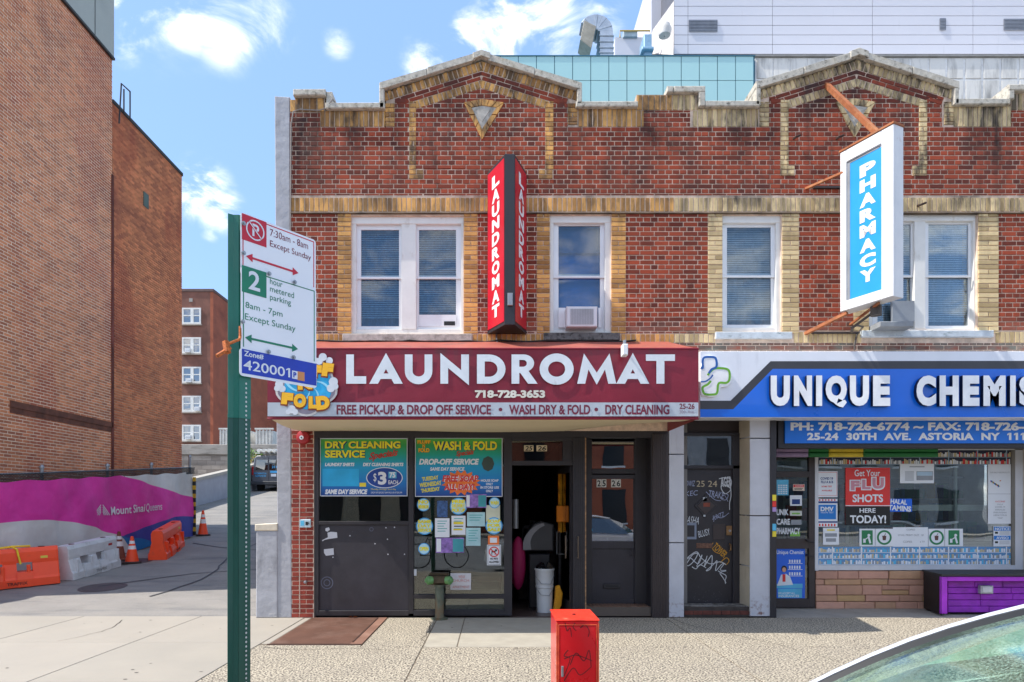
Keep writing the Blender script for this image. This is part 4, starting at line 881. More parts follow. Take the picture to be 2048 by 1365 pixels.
# ------------------------------------------------------------ hospital behind the roofs
H = thing('hospital_building', 'modern hospital with teal glass, white metal panels and stained concrete behind the roofs', 'building', (20, 40, 0))
hy = 36.0
gm = M('teal_glass_panel', '#a8d2d2', .18, var=.03, vs=.3, attr=.05, col2='#9ccccf', spec=.6); pw = MB()
m = MB(); m.box(X(960, hy), X(1510, hy), hy + .06, hy + 8, 0, Z(111, hy)); part('glass_frame', m, M('mullion_blue', '#2f6a80', .4), H)
for i in range(0, 15):
    for j, (ya, yb2) in enumerate(((112.5, 160.8), (162, 206), (207.5, 252))):
        a = 1507 - (i + 1) * 36.2 + 1; b = a + 34.8
        m = MB(); m.R(a, ya, b, yb2, hy, .05); part('glass_panel', m, gm, H)
m = MB(); m.R(958, 110.5, 1511, 112.3, hy - .05, .1); part('coping', m, M('mullion_blue', '#2f6a80', .4), H)
cy_ = 36.2
cm_ = M('stained_concrete', '#dedbd4', .9, var=.12, vs=.5, attr=.12, col2='#aaa8a2', stains=(('#5c5b58', (1.2, 1, .25), .48, .72, .7, None, None),))
m = MB(); m.box(X(1511, cy_), X(2300, cy_), cy_ + .05, cy_ + 6, 0, Z(113, cy_)); part('concrete_backing', m, M('white_joint', '#e2e1de', .9), H)
x = 1514
while x < 2290:
    for (ya, yb2) in ((117, 157), (161, 201), (205, 246)):
        m = MB(); m.R(x, ya, x + 31 if ya < 158 else x + 31, yb2, cy_, .04, .01); part('concrete_panel', m, cm_, H)
    x += 36 if x > 1720 else 34
m = MB(); m.R(1511, 109.5, 2300, 113, cy_ - .1, .6); part('parapet_cap', m, M('parapet_grey', '#8e8d8a', .9), H)
py_ = 42.0; wm = M('white_metal_panel', '#cbcbd2', .5, var=.05, vs=.4, attr=.04, col2='#c4c4cc', stains=(('#8f8e90', (1.5, 1, .12), .62, .76, .4, None, None),))
m = MB(); m.box(X(1348, py_), X(2400, py_), py_ + .05, py_ + 14, 20, Z(-140, py_)); part('panel_backing', m, M('panel_joint', '#5c5d66', .7), H)
xs_ = [1348, 1376, 1545, 1745, 1946, 2150, 2390]
y = 108.5; r = 0
while y > -135:
    for a, b in zip(xs_[:-1], xs_[1:]):
        m = MB(); m.R(a + .4, y - 18.6, b - .4, y - .5, py_, .04); part('metal_panel', m, wm, H)
    y -= 19.1
for (a, b, c, d) in ((1378, 40, 1435, 63), (1880, 37, 1892, 60), (2008, 38, 2060, 60)):
    m = MB(); m.R(a, b, c, d, py_ - .05, .04); v_ = part('louvre', m, M('louvre_dark', '#5d6370', .6), H)
    m = MB()
    for i in range(8): yy2 = b + 1.5 + i * (d - b) / 8; m.R(a + 1, yy2, c - 1, yy2 + 1.2, py_ - .09, .04)
    part('louvre_slats', m, M('slat_grey', '#858b96', .5), v_)
# left white blocks: slanted side volumes
m = MB(); x0, x1 = X(1303, 46), X(1350, 46); m.box(x0, x1 + 6, 46, 60, 20, Z(-60, 46)); part('stair_block', m, wm, H)
m = MB(); m.face([(X(1348, py_) - .01, py_, Z(110, py_)), (X(1348, py_) - .01, py_, Z(2, py_)), (X(1330, py_), py_ + 3.9, Z(60, py_ + 3.9)), (X(1318, py_), py_ + 3.9, Z(108, py_ + 3.9))]); part('side_panel', m, M('lit_panel', '#c7c0bb', .6), H)
m = MB(); m.box(X(1230, 44), X(1300, 44), 44, 50, 22, Z(75, 44)); part('mechanical_box', m, wm, H)
m = MB(); m.box(X(1247, 43.8), X(1275, 43.8), 43.8, 45, Z(74, 43.8), Z(60, 43.8), .05); part('roof_unit', m, M('unit_grey', '#8fa2ae', .5), H)
m = MB(); m.tube([(X(1240, 43.7), 43.7, Z(75, 43.7)), (X(1240, 43.7), 43.7, Z(62, 43.7)), (X(1300, 43.7), 43.7, Z(62, 43.7)), (X(1300, 43.7), 43.7, Z(75, 43.7))], .06); part('roof_railing', m, M('yellow_rail', '#b89a4a', .6), H)
m = MB(); yq = 40.; m.box(X(1288, yq), X(1304, yq), yq, yq + 1.5, Z(112, yq), Z(68, yq), .05); m.box(X(1284, yq - .3), X(1308, yq - .3), yq - .3, yq + 1.5, Z(104, yq), Z(98, yq), .05); part('blue_duct', m, M('duct_blue', '#8fb0c4', .4, metal=.3), H)
m = MB(); m.lathe((X(1329, py_ - .6), py_ - .6, Z(84, py_)), [(.05, 0), (.45, .05), (.55, .5), (.4, .9), (.1, 1.0)], 14); part('vent_hood', m, M('hood_white', '#cfcac4', .5), H, smooth=True)
# curved galvanised duct
D = thing('exhaust_duct', 'large segmented galvanised duct elbow with louvred mouth on the glass roof', 'duct', (X(1210, 38), 38, Z(112, 38))); yq = 38.
dm = M('duct_metal', '#b4babf', .35, metal=.75, var=.1, vs=1.5)
m = MB(); x0, x1 = X(1200, yq), X(1226, yq)
m.box(x0, x1, yq, yq + 1.3, Z(130, yq), Z(62, yq)); part('riser', m, dm, D)
for z in (70, 82, 94, 104): m = MB(); m.R(1198, z, 1228, z + 1.5, yq - .06, 1.4); part('seam', m, dm, D)
cxp, czp = 1192, 62; ro, ri = 34, 3; n = 9
for i in range(n):
    t0, t1 = math.radians(0 + i * 150 / n), math.radians((i + 1) * 150 / n)
    P = [(cxp + ri * math.cos(t0), czp - ri * math.sin(t0)), (cxp + ro * math.cos(t0), czp - ro * math.sin(t0)), (cxp + ro * math.cos(t1), czp - ro * math.sin(t1)), (cxp + ri * math.cos(t1), czp - ri * math.sin(t1))]
    m = MB(); m.prism(Fr((0, yq, 0), (1, 0, 0), (0, 0, 1)), ccw([(X(a, yq), Z(b, yq)) for a, b in P]), -1.3, U(-.02, .02), .03); part('elbow_segment', m, dm, D)
P = [(1160, 82), (1168, 43), (1192, 55), (1182, 99)]
m = MB(); m.prism(Fr((0, yq, 0), (1, 0, 0), (0, 0, 1)), ccw([(X(a, yq), Z(b, yq)) for a, b in P]), -1.3, .12, .03); part('mouth', m, M('mouth_brown', '#a39c8c', .6), D)
m = MB()
for i in range(6):
    t = (i + .5) / 6; a = (1168 - 8 * t, 43 + 39 * t); b = (1192 - 10 * t, 55 + 44 * t); m.stroke(Fr((0, yq - .13, 0), (1, 0, 0), (0, 0, 1)), [(X(a[0], yq), Z(a[1], yq)), (X(b[0], yq), Z(b[1], yq))], .05, 0, False)
part('mouth_slats', m, M('mouth_light', '#a59f92', .6), D, recalc=False)
# ------------------------------------------------------------ storefront of the laundromat
def shape(loops):
    """filled flat shape with holes, from point loops"""
    c = bpy.data.curves.new('s', 'CURVE'); c.dimensions = '2D'; c.fill_mode = 'BOTH'
    for lp in loops:
        s = c.splines.new('POLY'); s.points.add(len(lp) - 1); s.use_cyclic_u = True
        for p, q in zip(s.points, lp): p.co = (q[0], q[1], 0, 1)
    o = bpy.data.objects.new('s', c); m = bpy.data.meshes.new_from_object(o)
    r = ([tuple(v.co) for v in m.vertices], [tuple(p.vertices) for p in m.polygons]); bpy.data.objects.remove(o); bpy.data.curves.remove(c); bpy.data.meshes.remove(m); return r
def addshape(mb, loops, fr, h):
    V, Fc = shape(loops); k = len(mb.v)
    for x, y, _ in V: mb.v.append(tuple(fr.p(x, y, h)))
    for f in Fc: mb.f.append(tuple(k + i for i in f)); mb.r.append(.5); mb.mi.append(0)
def yfr(Y): return Fr((0, Y, 0), (1, 0, 0), (0, 0, 1))
def pxl(pts, Y): return [(X(a, Y), Z(b, Y)) for a, b in pts]
def P_(nm, mb, mt_, par, **k): return part(nm, mb, mt_, par, **k)
SF = black_metal
m = MB()
for r in ((628, 862, 1336, 876), (628, 876, 637, 1232), (817, 876, 827, 1228), (1008, 876, 1024, 1232), (637, 1043, 817, 1050), (637, 1222, 817, 1232), (827, 1190, 1008, 1198), (827, 1221, 1008, 1232)): m.R(*r, .0, .12, .003)
m.R(1146, 876, 1171, 1234, -.02, .16, .003)
sfp = P_('storefront_frame', m, SF, B1)
m = MB(); m.R(1170, 876, 1172.5, 1234, -.022, .02); P_('copper_edge', m, M('worn_copper_edge', '#8a6a4a', .6, var=.4, vs=20), sfp)
m = MB()
for i in range(6): m.R(1148.5 + i * 3.6, 878, 1149.8 + i * 3.6, 1233, -.026, .006)
P_('ribs', m, SF, sfp, kind='stuff')
# solid lower panel with paint patches
m = MB(); m.R(637, 1050, 817, 1222, .03, .03, .002); lp = P_('lower_panel', m, panel_m, B1)
pm = M('paint_patch', '#c4c6cb', .7, var=.05); fy3 = yfr(.03)
m = MB()
for P in ([(655, 1066), (662, 1064), (674, 1065), (675, 1076), (660, 1078), (650, 1080), (645, 1083), (644, 1081), (656, 1075)], [(648, 1099), (667, 1097), (668, 1110), (652, 1112), (648, 1106)], [(651, 1057), (658, 1055), (660, 1060), (655, 1064), (651, 1062)]): m.face([fy3.p(a, b, .003) for a, b in pxl(P, .03)])
for a, b in ((775, 1079), (776, 1109), (809, 1109), (750, 1088), (700, 1072), (772, 1056), (789, 1055), (666, 1115)): m.disc(fy3, X(a, .03), Z(b, .03), .009, h=.003, n=8)
P_('paint_patch', m, pm, lp, recalc=False)
m = MB(); m.disc(fy3, X(654, .03), Z(1166, .03), .09, h=.003, r0=.86); m.disc(fy3, X(654, .03), Z(1166, .03), .05, h=.003, r0=.75); m.disc(fy3, X(743, .03), Z(1059, .03), .03, h=.003, r0=.7); P_('round_stamp', m, M('stamp_ring', '#5c6070', .7), lp, recalc=False)
# glass
for (a, b, c, d, nm) in ((637, 876, 817, 1043, 'window_pane'), (827, 876, 1008, 1190, 'window_pane'), (827, 1198, 1008, 1221, 'kick_pane'), (1024, 880, 1127, 922, 'transom_pane')):
    m = MB(); m.R(a, b, c, d, .05, .006); P_(nm, m, shop_glass, B1)
m = MB(); m.R(827, 1198, 1008, 1221, .10, .03); P_('kick_panel', m, M('kick_board', '#4c4840', .8), B1)
m = MB(); m.R(1024, 876, 1147, 881, .0, .12); m.R(1024, 922, 1147, 931, .0, .12, .002); m.R(1126, 881, 1147, 922, .02, .5); P_('transom_frame', m, SF, B1)
# interior: floor tiles, side walls, dark back
tile = M('entry_tile', '#4a3e3a', .35, var=.15, vs=2)
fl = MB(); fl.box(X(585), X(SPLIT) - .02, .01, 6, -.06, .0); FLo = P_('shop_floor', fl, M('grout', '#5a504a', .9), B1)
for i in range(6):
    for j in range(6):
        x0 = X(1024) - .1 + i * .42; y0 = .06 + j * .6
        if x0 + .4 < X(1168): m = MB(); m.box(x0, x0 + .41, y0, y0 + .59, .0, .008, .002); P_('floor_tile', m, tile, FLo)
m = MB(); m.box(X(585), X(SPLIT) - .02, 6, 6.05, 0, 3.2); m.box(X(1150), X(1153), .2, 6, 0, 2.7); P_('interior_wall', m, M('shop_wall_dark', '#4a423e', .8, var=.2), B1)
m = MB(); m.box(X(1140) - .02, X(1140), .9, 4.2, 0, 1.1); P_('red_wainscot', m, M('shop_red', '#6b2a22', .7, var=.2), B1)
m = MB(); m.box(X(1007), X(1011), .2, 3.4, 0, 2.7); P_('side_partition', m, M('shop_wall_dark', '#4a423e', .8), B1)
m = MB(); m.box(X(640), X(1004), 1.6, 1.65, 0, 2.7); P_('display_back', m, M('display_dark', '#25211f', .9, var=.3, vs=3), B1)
# dark wooden clutter shelf seen through the glass
m = MB(); m.box(X(830), X(1000), .5, 1.4, .0, .35, .02); m.box(X(650), X(800), .5, 1.2, .9, 1.0, .01); P_('display_shelf', m, M('display_wood', '#6a5c4a', .7, var=.2), B1)
# open glass door
od = thing('open_shop_door', 'dark framed glass door standing open inwards at the laundromat entrance', 'door', (X(1146), .1, 0))
oa = Fr((X(1145), .08, 0), (-.10, 1, 0), (0, 0, 1)); hd = Z(932)
m = MB()
for (u0, u1, v0, v1) in ((0, .07, .02, hd), (.83, .9, .02, hd), (.07, .83, .02, .2), (.07, .83, hd - .08, hd)): m.fbox(oa, u0, u1, v0, v1, -.022, .022, .003)
P_('door_frame', m, SF, od); m = MB(); m.fbox(oa, .07, .83, .2, hd - .08, -.004, .004); P_('pane', m, shop_glass, od)
m = MB()
for h in (-.08, .08): m.tube([oa.p(.7, .85, 0), oa.p(.7, .85, h), oa.p(.7, 1.2, h), oa.p(.7, 1.2, 0)], .01, 6)
P_('handle', m, steel, od)
m = MB(); m.tube([(X(1130), -.03, Z(1116)), (X(1130), -.09, Z(1116)), (X(1130), -.09, Z(1072)), (X(1130), -.03, Z(1072))], .009, 6); m.tube([(X(1155), -.02, Z(1116)), (X(1155), -.08, Z(1116)), (X(1155), -.08, Z(1073)), (X(1155), -.02, Z(1073))], .009, 6)
P_('pull_bars', m, M('bronze_bar', '#6a5b4d', .35, metal=.6), od, kind='stuff')
m = MB()
yl = M('towel_yellow', '#c78a18', .8, var=.3, vs=8)
m.grid(lambda u, v: (X(1116, .75) + (X(1128, .75) - X(1116, .75)) * u, .75 + .03 * math.sin(u * 9), Z(1065, .75) + (Z(948, .75) - Z(1065, .75)) * v), 12, 12)
single('hanging_mop_cloths', m, [yl], 'yellow and blue mop cloths hanging inside the open shop door', 'cloth')
# door 25 26 and its recess
Yd = .28
D2 = thing('side_door', 'dark painted side door with glass and mail slot, numbered 25 26', 'door', (X(1222), Yd, 0))
m = MB(); 
for r in ((1172, 876, 1184, 1216), (1270, 876, 1302, 1216), (1184, 938, 1270, 948)): m.R(*r, Yd, .1, .004)
m.R(1302, 876, 1306, 1228, .0, Yd + .1)
P_('door_frame', m, black_metal, D2)
m = MB()
x0, x1 = 1178, 1274
for r in ((x0, 950, x1, 958), (x0, 958, 1184, 1212), (1268, 958, x1, 1212), (x0, 1083, x1, 1098), (x0, 1200, x1, 1212)): m.R(*r, Yd + .02, .045, .003)
P_('door_rails', m, panel_m, D2); m = MB(); m.R(1184, 1098, 1268, 1200, Yd + .04, .02); P_('door_panel', m, panel_m, D2)
m = MB(); m.R(1184, 958, 1268, 1083, Yd + .05, .005); P_('door_pane', m, G('door_glass', (.35, .38, .4), 1.6, boost=.22), D2); m = MB(); m.R(1184, 880, 1270, 938, Yd + .05, .005); P_('transom_pane', m, G('door_glass', (.35, .38, .4)), D2)
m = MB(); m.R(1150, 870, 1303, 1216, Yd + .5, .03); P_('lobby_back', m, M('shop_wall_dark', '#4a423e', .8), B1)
m = MB(); m.R(1208, 1168, 1240, 1177, Yd + .005, .02, .003); ms = P_('mail_slot', m, black_metal, D2); m = MB(); m.R(1211, 1170.5, 1237, 1174.5, Yd + .002, .01); P_('slot_flap', m, M('slot_black', '#1a1a1c', .6), ms)
m = MB(); m.tube([(X(1263, Yd), Yd + .02, Z(1112, Yd)), (X(1263, Yd), Yd - .04, Z(1112, Yd)), (X(1263, Yd), Yd - .04, Z(1099, Yd)), (X(1263, Yd), Yd + .02, Z(1099, Yd))], .008, 6) ; P_('handle', m, black_metal, D2)
for a, b, t in ((1193, 1213, '25'), (1222, 1242, '26')):
    for i, ch in enumerate(t):
        q0 = a + i * (b - a) / 2; m = MB(); m.R(q0 + .4, 959, q0 + (b - a) / 2 - .4, 975, Yd + .046, .002); lb = P_('number_sticker', m, M('sticker_pale', '#c9c8bf', .6), D2); m = MB(); m.T(ch, q0 + 1.5, 961, q0 + (b - a) / 2 - 1.5, 973.5, Yd + .046, .002, bold=.03); P_('numeral', m, M('print_black', '#161616', .6), lb, recalc=False)
m = MB(); m.disc(yfr(Yd + .045), X(1181, Yd), Z(1060, Yd), .035, h=.0); P_('round_sticker', m, M('sticker_cyan', '#2fa4cf', .5), D2, recalc=False)
m = MB(); m.R(1172, 1215, 1303, 1233, .02, .3, .005); st_ = P_('step', m, M('step_mortar', '#5a5048', .9), B1)
for i in range(16):
    m = MB(); a = 1173 + i * 8; m.prism(Fr((0, 0, Z(1215)), (1, 0, 0), (0, 1, 0)), rect(X(a), .025, X(a + 7), .3), 0, .008, .003); P_('brick', m, M('step_brick', '#6a5040', .9, var=.25, vs=8, attr=.3), st_)
m = MB(); m.R(1305, 868, 1337, 1236, -.02, .35, .004); pl = P_('dark_pilaster', m, brown_metal, B1); m = MB()
for i in range(8): m.R(1307 + i * 3.6, 869, 1308.4 + i * 3.6, 1235, -.026, .007)
P_('ribs', m, brown_metal, pl, kind='stuff')
# white pilasters and graffiti door
wp = M('pilaster_white', '#b9bac0', .75, var=.06, vs=3, bump=.001, bs=20, stains=(('#8a7a68', (8, 8, 1), .6, .78, .5, None, None), ('#6a3b24', (12, 12, 12), .5, .64, .9, .45, .02)))
cp_ = M('pilaster_cream', '#b8ab94', .75, var=.1, vs=3, stains=(('#7a6a54', (6, 6, 1), .55, .75, .5, None, None),))
for (a, b, y0, y1) in ((1338, 1368, 836, 908), (1338, 1368, 910, 1085), (1338, 1368, 1087, 1235)): m = MB(); m.R(a, y0, b, y1, -.01, .32, .004); P_('pilaster_panel', m, wp, B2)
for (y0, y1) in ((838, 876), (878, 1031), (1033, 1233)): m = MB(); m.R(1500, y0, 1541, y1, -.01, .5, .004); P_('pilaster_panel', m, wp, B2)
for (y0, y1) in ((838, 873), (875, 1030), (1032, 1132), (1134, 1224)):
    m = MB(); m.face([(X(1478, .32), .32, Z(y1, .0)), (X(1499.5), 0, Z(y1)), (X(1499.5), 0, Z(y0)), (X(1478, .32), .32, Z(y0, .0))]); P_('splayed_panel', m, cp_, B2)
m = MB(); m.R(1368, 700, 1600, 838, .02, .3); P_('lintel', m, black_metal, B2)
Yg = .34
GD = thing('graffiti_door', 'black street door numbered 25 24, covered in white graffiti', 'door', (X(1420), Yg, 0))
m = MB(); m.R(1367, 938, 1466, 1214, Yg, .05, .003); gd = P_('door_leaf', m, M('door_black', '#2a272b', .5, var=.15, vs=5, speck=('#b9b9b9', 50, .72, .78, .6), stains=(('#8f8f8f', (30, 30, 30), .6, .68, .6, .5, .0),)), GD)
m = MB(); 
for r in ((1362, 828, 1482, 840), (1362, 866, 1482, 872), (1362, 931, 1482, 938), (1466, 872, 1482, 1214), (1356, 872, 1367, 1214)): m.R(*r, Yg - .04, .12, .004)
P_('door_frame', m, black_metal, GD)
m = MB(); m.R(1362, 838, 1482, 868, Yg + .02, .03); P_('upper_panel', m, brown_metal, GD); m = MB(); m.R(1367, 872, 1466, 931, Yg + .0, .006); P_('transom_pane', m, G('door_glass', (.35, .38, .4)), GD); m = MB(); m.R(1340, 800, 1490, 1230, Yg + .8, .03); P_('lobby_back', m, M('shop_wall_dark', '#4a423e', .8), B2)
gf = yfr(Yg); gw = M('graffiti_white', '#c4c8cc', .6, var=.1, vs=9); gy = M('graffiti_yellow', '#c08a1c', .6); gn = M('graffiti_lilac', '#9aa2bd', .6)
def gs(m, L, w=.012): m.stroke(gf, pxl(L, Yg), [w, w * .8], .003)
m = MB(); m.T('25', 1393, 962, 1409, 974, Yg, .003, bold=.0); m.T('24', 1416, 962, 1434, 974, Yg, .003, bold=.0); P_('lettering', m, M('numeral_tan', '#b8a98a', .6), GD, recalc=False)
m = MB()
m.T('BASHA', 1369, 1033, 1398, 1048, Yg, .003, shear=.2, rot=-.12); m.T('BLUSY', 1396, 1060, 1420, 1073, Yg, .003, shear=.1, rot=.25); m.T('AGER', 1440, 954, 1462, 974, Yg, .0035, bold=.03, shear=.3, rot=.1)
for L in ([(1438, 958), (1450, 956), (1462, 960), (1460, 975), (1448, 970), (1442, 976), (1450, 988), (1461, 980), (1456, 972)], [(1460, 966), (1462, 990), (1459, 1006), (1459, 1020)],
          [(1373, 1128), (1385, 1110), (1395, 1108), (1388, 1122), (1376, 1132), (1370, 1124), (1380, 1116), (1396, 1128), (1404, 1110), (1398, 1122), (1394, 1134), (1410, 1122), (1414, 1112), (1408, 1134)],
          [(1408, 1134), (1418, 1118), (1424, 1112), (1422, 1136), (1412, 1142), (1426, 1130), (1434, 1122), (1431, 1142), (1442, 1130), (1448, 1128), (1440, 1140), (1452, 1141)],
          [(1370, 1120), (1392, 1104), (1402, 1116), (1420, 1128), (1440, 1124), (1452, 1130)], [(1436, 1142), (1442, 1146), (1452, 1152), (1450, 1162), (1451, 1168)], [(1452, 1142), (1440, 1146), (1446, 1156), (1452, 1166)],
          [(1384, 1134), (1392, 1138), (1400, 1130), (1412, 1136)]): gs(m, L)
P_('graffiti', m, gw, GD, recalc=False)
m = MB(); m.T('TRAKE', 1417, 983, 1448, 996, Yg, .003, rot=-.15); m.T('JUNTZ', 1424, 1028, 1450, 1040, Yg, .003, shear=.3, rot=.35); m.T('EDWIZ', 1368, 962, 1390, 973, Yg, .003, shear=.2); m.T('KEC', 1370, 982, 1396, 992, Yg, .003, shear=.2, rot=.1)
for L in ([(1446, 988), (1456, 990), (1452, 1000), (1442, 998), (1448, 990), (1456, 1004)], [(1425, 1040), (1430, 1034), (1444, 1036), (1458, 1026)], [(1412, 984), (1418, 990), (1430, 1000), (1442, 1002)]): gs(m, L, .008)
P_('graffiti', m, gn, GD, recalc=False)
m = MB(); m.T('TOWER', 1424, 1094, 1456, 1108, Yg, .003, bold=.02, rot=-.75)
for L in ([(1426, 1086), (1423, 1094), (1430, 1104), (1440, 1108)], [(1440, 1126), (1452, 1116), (1458, 1122), (1452, 1130), (1449, 1126)]): gs(m, L)
P_('graffiti', m, gy, GD, recalc=False)
dia = [(1411, 988), (1434, 1012), (1410, 1036), (1388, 1012)]
m = MB(); m.prism(gf, ccw(pxl(dia, Yg)), 0, .012, .006); dd = P_('diamond_plate', m, black_metal, GD); m = MB(); m.prism(gf, ccw(pxl([(c[0] * .75 + 1411 * .25, c[1] * .75 + 1012 * .25) for c in dia], Yg)), 0, .02, .004); P_('diamond_inner', m, brown_metal, dd)
m = MB(); m.R(1406, 995, 1414, 1003, Yg - .02, .01); m.R(1407, 1030, 1411, 1034, Yg - .02, .01); P_('sticker', m, M('sticker_grey', '#b0b4b8', .6), GD, recalc=False); m = MB(); m.R(1407, 1006, 1420, 1014, Yg - .025, .01); P_('worn_knocker', m, M('rusty_red', '#7a3d2c', .7, var=.3), GD)
m = MB(); m.R(1370, 1046, 1393, 1079, Yg - .004, .01); iv = P_('sticker_frame', m, M('frame_grey', '#7f8899', .6), GD); m = MB(); m.R(1374, 1051, 1389, 1074, Yg - .006, .004); P_('sticker_centre', m, black_metal, iv)
m = MB(); m.R(1426, 1048, 1450, 1080, Yg - .01, .02, .004); P_('lock_plate', m, brown_metal, GD); m = MB(); m.R(1453, 1052, 1464, 1071, Yg - .02, .03, .004); lk = P_('brass_lock', m, M('old_brass', '#8a6a48', .5, metal=.5, var=.3, vs=20), GD); m = MB(); m.cyl((X(1458.5, Yg), Yg - .02, Z(1062, Yg)), (X(1458.5, Yg), Yg - .035, Z(1062, Yg)), .017, n=12); P_('keyhole', m, steel, lk)
m = MB(); m.tube([(X(1459, Yg), Yg, Z(1088, Yg)), (X(1459, Yg), Yg - .05, Z(1090, Yg)), (X(1459, Yg), Yg - .05, Z(1100, Yg)), (X(1459, Yg), Yg, Z(1102, Yg))], .012, 8); P_('handle', m, M('old_brass', '#8a6a48'), GD)
m = MB(); m.R(1393, 1087, 1425, 1097, Yg - .01, .015, .003); P_('mail_slot', m, M('rusty_slot', '#6a4a3a', .7, var=.4, vs=30), GD)
m = MB(); m.R(1367, 1214, 1500, 1235, .02, .4, .006); s2 = P_('step', m, M('step_dark', '#3a332f', .8, var=.3, vs=8), B2)
for i in range(7):
    m = MB(); a = 1369 + i * 18.6; m.R(a, 1222, a + 17.6, 1230, .012, .1, .003); P_('brick', m, M('step_red_brick', '#5e3128', .85, var=.3, vs=8), s2)
    m = MB(); m.prism(Fr((0, 0, Z(1214)), (1, 0, 0), (0, 1, 0)), rect(X(a), .03, X(a + 17.6), .3), 0, .006, .003); P_('tile', m, M('step_tile', '#8a8681', .5, var=.5, vs=9, stains=(('#2f2723', (10, 10, 10), .45, .6, .9, None, None),)), s2)
m = MB(); m.R(1541, 838, 1553, 1236, -.03, .85, .003); P_('dark_post', m, black_metal, B2)
# ------------------------------------------------------------ pharmacy front
Yp = .8
def RP(m, a, b, c, d, dy=0, t=.02, ch=0): return m.R(a, b, c, d, Yp + dy, t, ch)
PD = thing('pharmacy_door', 'dark framed pharmacy glass door with blue chemist poster', 'door', (X(1590, Yp), Yp, 0))
m = MB()
for r in ((1545, 895, 1553.5, 1216), (1618, 905, 1630, 1216), (1545, 943, 1618, 955), (1545, 1078, 1618, 1098), (1545, 1198, 1618, 1216), (1545, 880, 1630, 915)): m.R(*r, Yp, .06, .003)
P_('door_frame', m, brown_metal, PD)
for r in ((1553, 915, 1618, 943), (1553, 955, 1618, 1078), (1553, 1098, 1618, 1198)): m = MB(); m.R(*r, Yp + .03, .005); P_('pane', m, shop_glass, PD)
m = MB(); m.tube([(X(1612, Yp), Yp, Z(1080, Yp)), (X(1612, Yp), Yp - .06, Z(1083, Yp)), (X(1624, Yp), Yp - .06, Z(1085, Yp))], .012, 6); m.tube([(X(1612, Yp), Yp, Z(1108, Yp)), (X(1612, Yp), Yp - .06, Z(1111, Yp)), (X(1624, Yp), Yp - .06, Z(1113, Yp))], .012, 6); P_('handle', m, black_metal, PD, kind='stuff')
blue = M('sign_blue', '#0a62d8', .35, var=.03, coat=.2); sky_b = M('poster_blue', '#1c78c8', .4, var=.05); whp = M('print_white2', '#dfe3e8', .5, var=.02); blk = M('print_black', '#161616', .6); gry = M('print_grey', '#8f949b', .6); redp = M('print_red', '#d8322c', .5, var=.04); grn = M('print_green', '#1f7a4c', .5, var=.05); navy = M('print_navy', '#123a7c', .5); ylp = M('print_yellow', '#e3cf3a', .5); cyn = M('print_cyan', '#58b4d8', .5, var=.1)
def poster(name, lab, a, b, c, d, mt_, Y, cat='poster', t=.003, group=None, par_t=None):
    T_ = thing(name, lab, cat, (X((a + c) / 2, Y), Y, Z(d, Y)), group=group); m = MB(); m.R(a, b, c, d, Y, t); P_('sheet', m, mt_, T_); return T_
def tp(T_, mt_, L, Y, nm='lettering', h=.002):
    """L: (text, x0, y0, x1, y1, options)"""
    m = MB()
    for q in L: m.T(*q[:5], Y, h, **(q[5] if len(q) > 5 else {}))
    return P_(nm, m, mt_, T_, recalc=False)
def bars(T_, mt_, L, Y, nm='print', h=.0015):
    m = MB()
    for (a, b, c, d) in L: m.R(a, b, c, d, Y - h, .001)
    return P_(nm, m, mt_, T_, kind='stuff')
Yq = Yp + .024
t = poster('door_poster', 'blue chemist poster with a woman in a white coat on the pharmacy door', 1553, 1098, 1610, 1197, blue, Yq); 
tp(t, whp, [('Unique Chemist', 1531 + 22, 1101, 1607, 1111, dict(bold=.015)), ('WE ACCEPT ALL', 1556, 1185, 1590, 1189, dict(bold=.02)), ('INSURANCES', 1557, 1190, 1598, 1195, dict(bold=.02))], Yq)
fq = yfr(Yq)
m = MB(); m.prism(fq, ccw(pxl([(1554, 1172), (1562, 1150), (1572, 1148), (1580, 1154), (1586, 1170), (1554, 1172)], Yq)), 0, .003); P_('white_coat', m, whp, t)
m = MB(); m.disc(fq, X(1568, Yq), Z(1138, Yq), .045, .05, h=.004); P_('hair', m, blk, t, recalc=False); m = MB(); m.disc(fq, X(1568, Yq), Z(1140, Yq), .03, .038, h=.005); P_('face', m, M('skin_print', '#d3a184', .6), t, recalc=False); m = MB(); m.R(1565, 1149, 1571, 1164, Yq - .004, .001); P_('red_shirt', m, redp, t)
bars(t, cyn, [(1553.5, 1168, 1605, 1177), (1556, 1178, 1604, 1196)], Yq, h=.0008); bars(t, whp, [(1578 + i * 5, y, 1581 + i * 5, y + 6) for i in range(5) for y in (1120, 1132, 1145)] + [(1576, y, 1605, y + 1) for y in (1127, 1139, 1152)], Yq)
t = poster('hours_sign', 'light blue opening hours table on the pharmacy door', 1553, 960, 1577, 991, cyn, Yq, 'sign'); bars(t, whp, [(1556 + i * 5, 970 + j * 4, 1559.5 + i * 5, 972.5 + j * 4) for i in range(4) for j in range(5)], Yq)
t = poster('warning_sticker', 'red and white warning sticker at the top of the pharmacy door', 1586, 969, 1609, 982, M('sticker_cream', '#d8c6b4', .6), Yq, 'sticker'); bars(t, redp, [(1587, 970, 1608, 975)], Yq); bars(t, blk, [(1589, 977, 1606, 978), (1589, 979, 1604, 980)], Yq); tp(t, whp, [('WARNING', 1590, 971, 1606, 974)], Yq, h=.003)
t = poster('door_notice', 'small white notice with blue picture on the pharmacy door', 1580, 991, 1604, 1012, whp, Yq, 'notice'); bars(t, navy, [(1584, 999, 1600, 1009)], Yq)
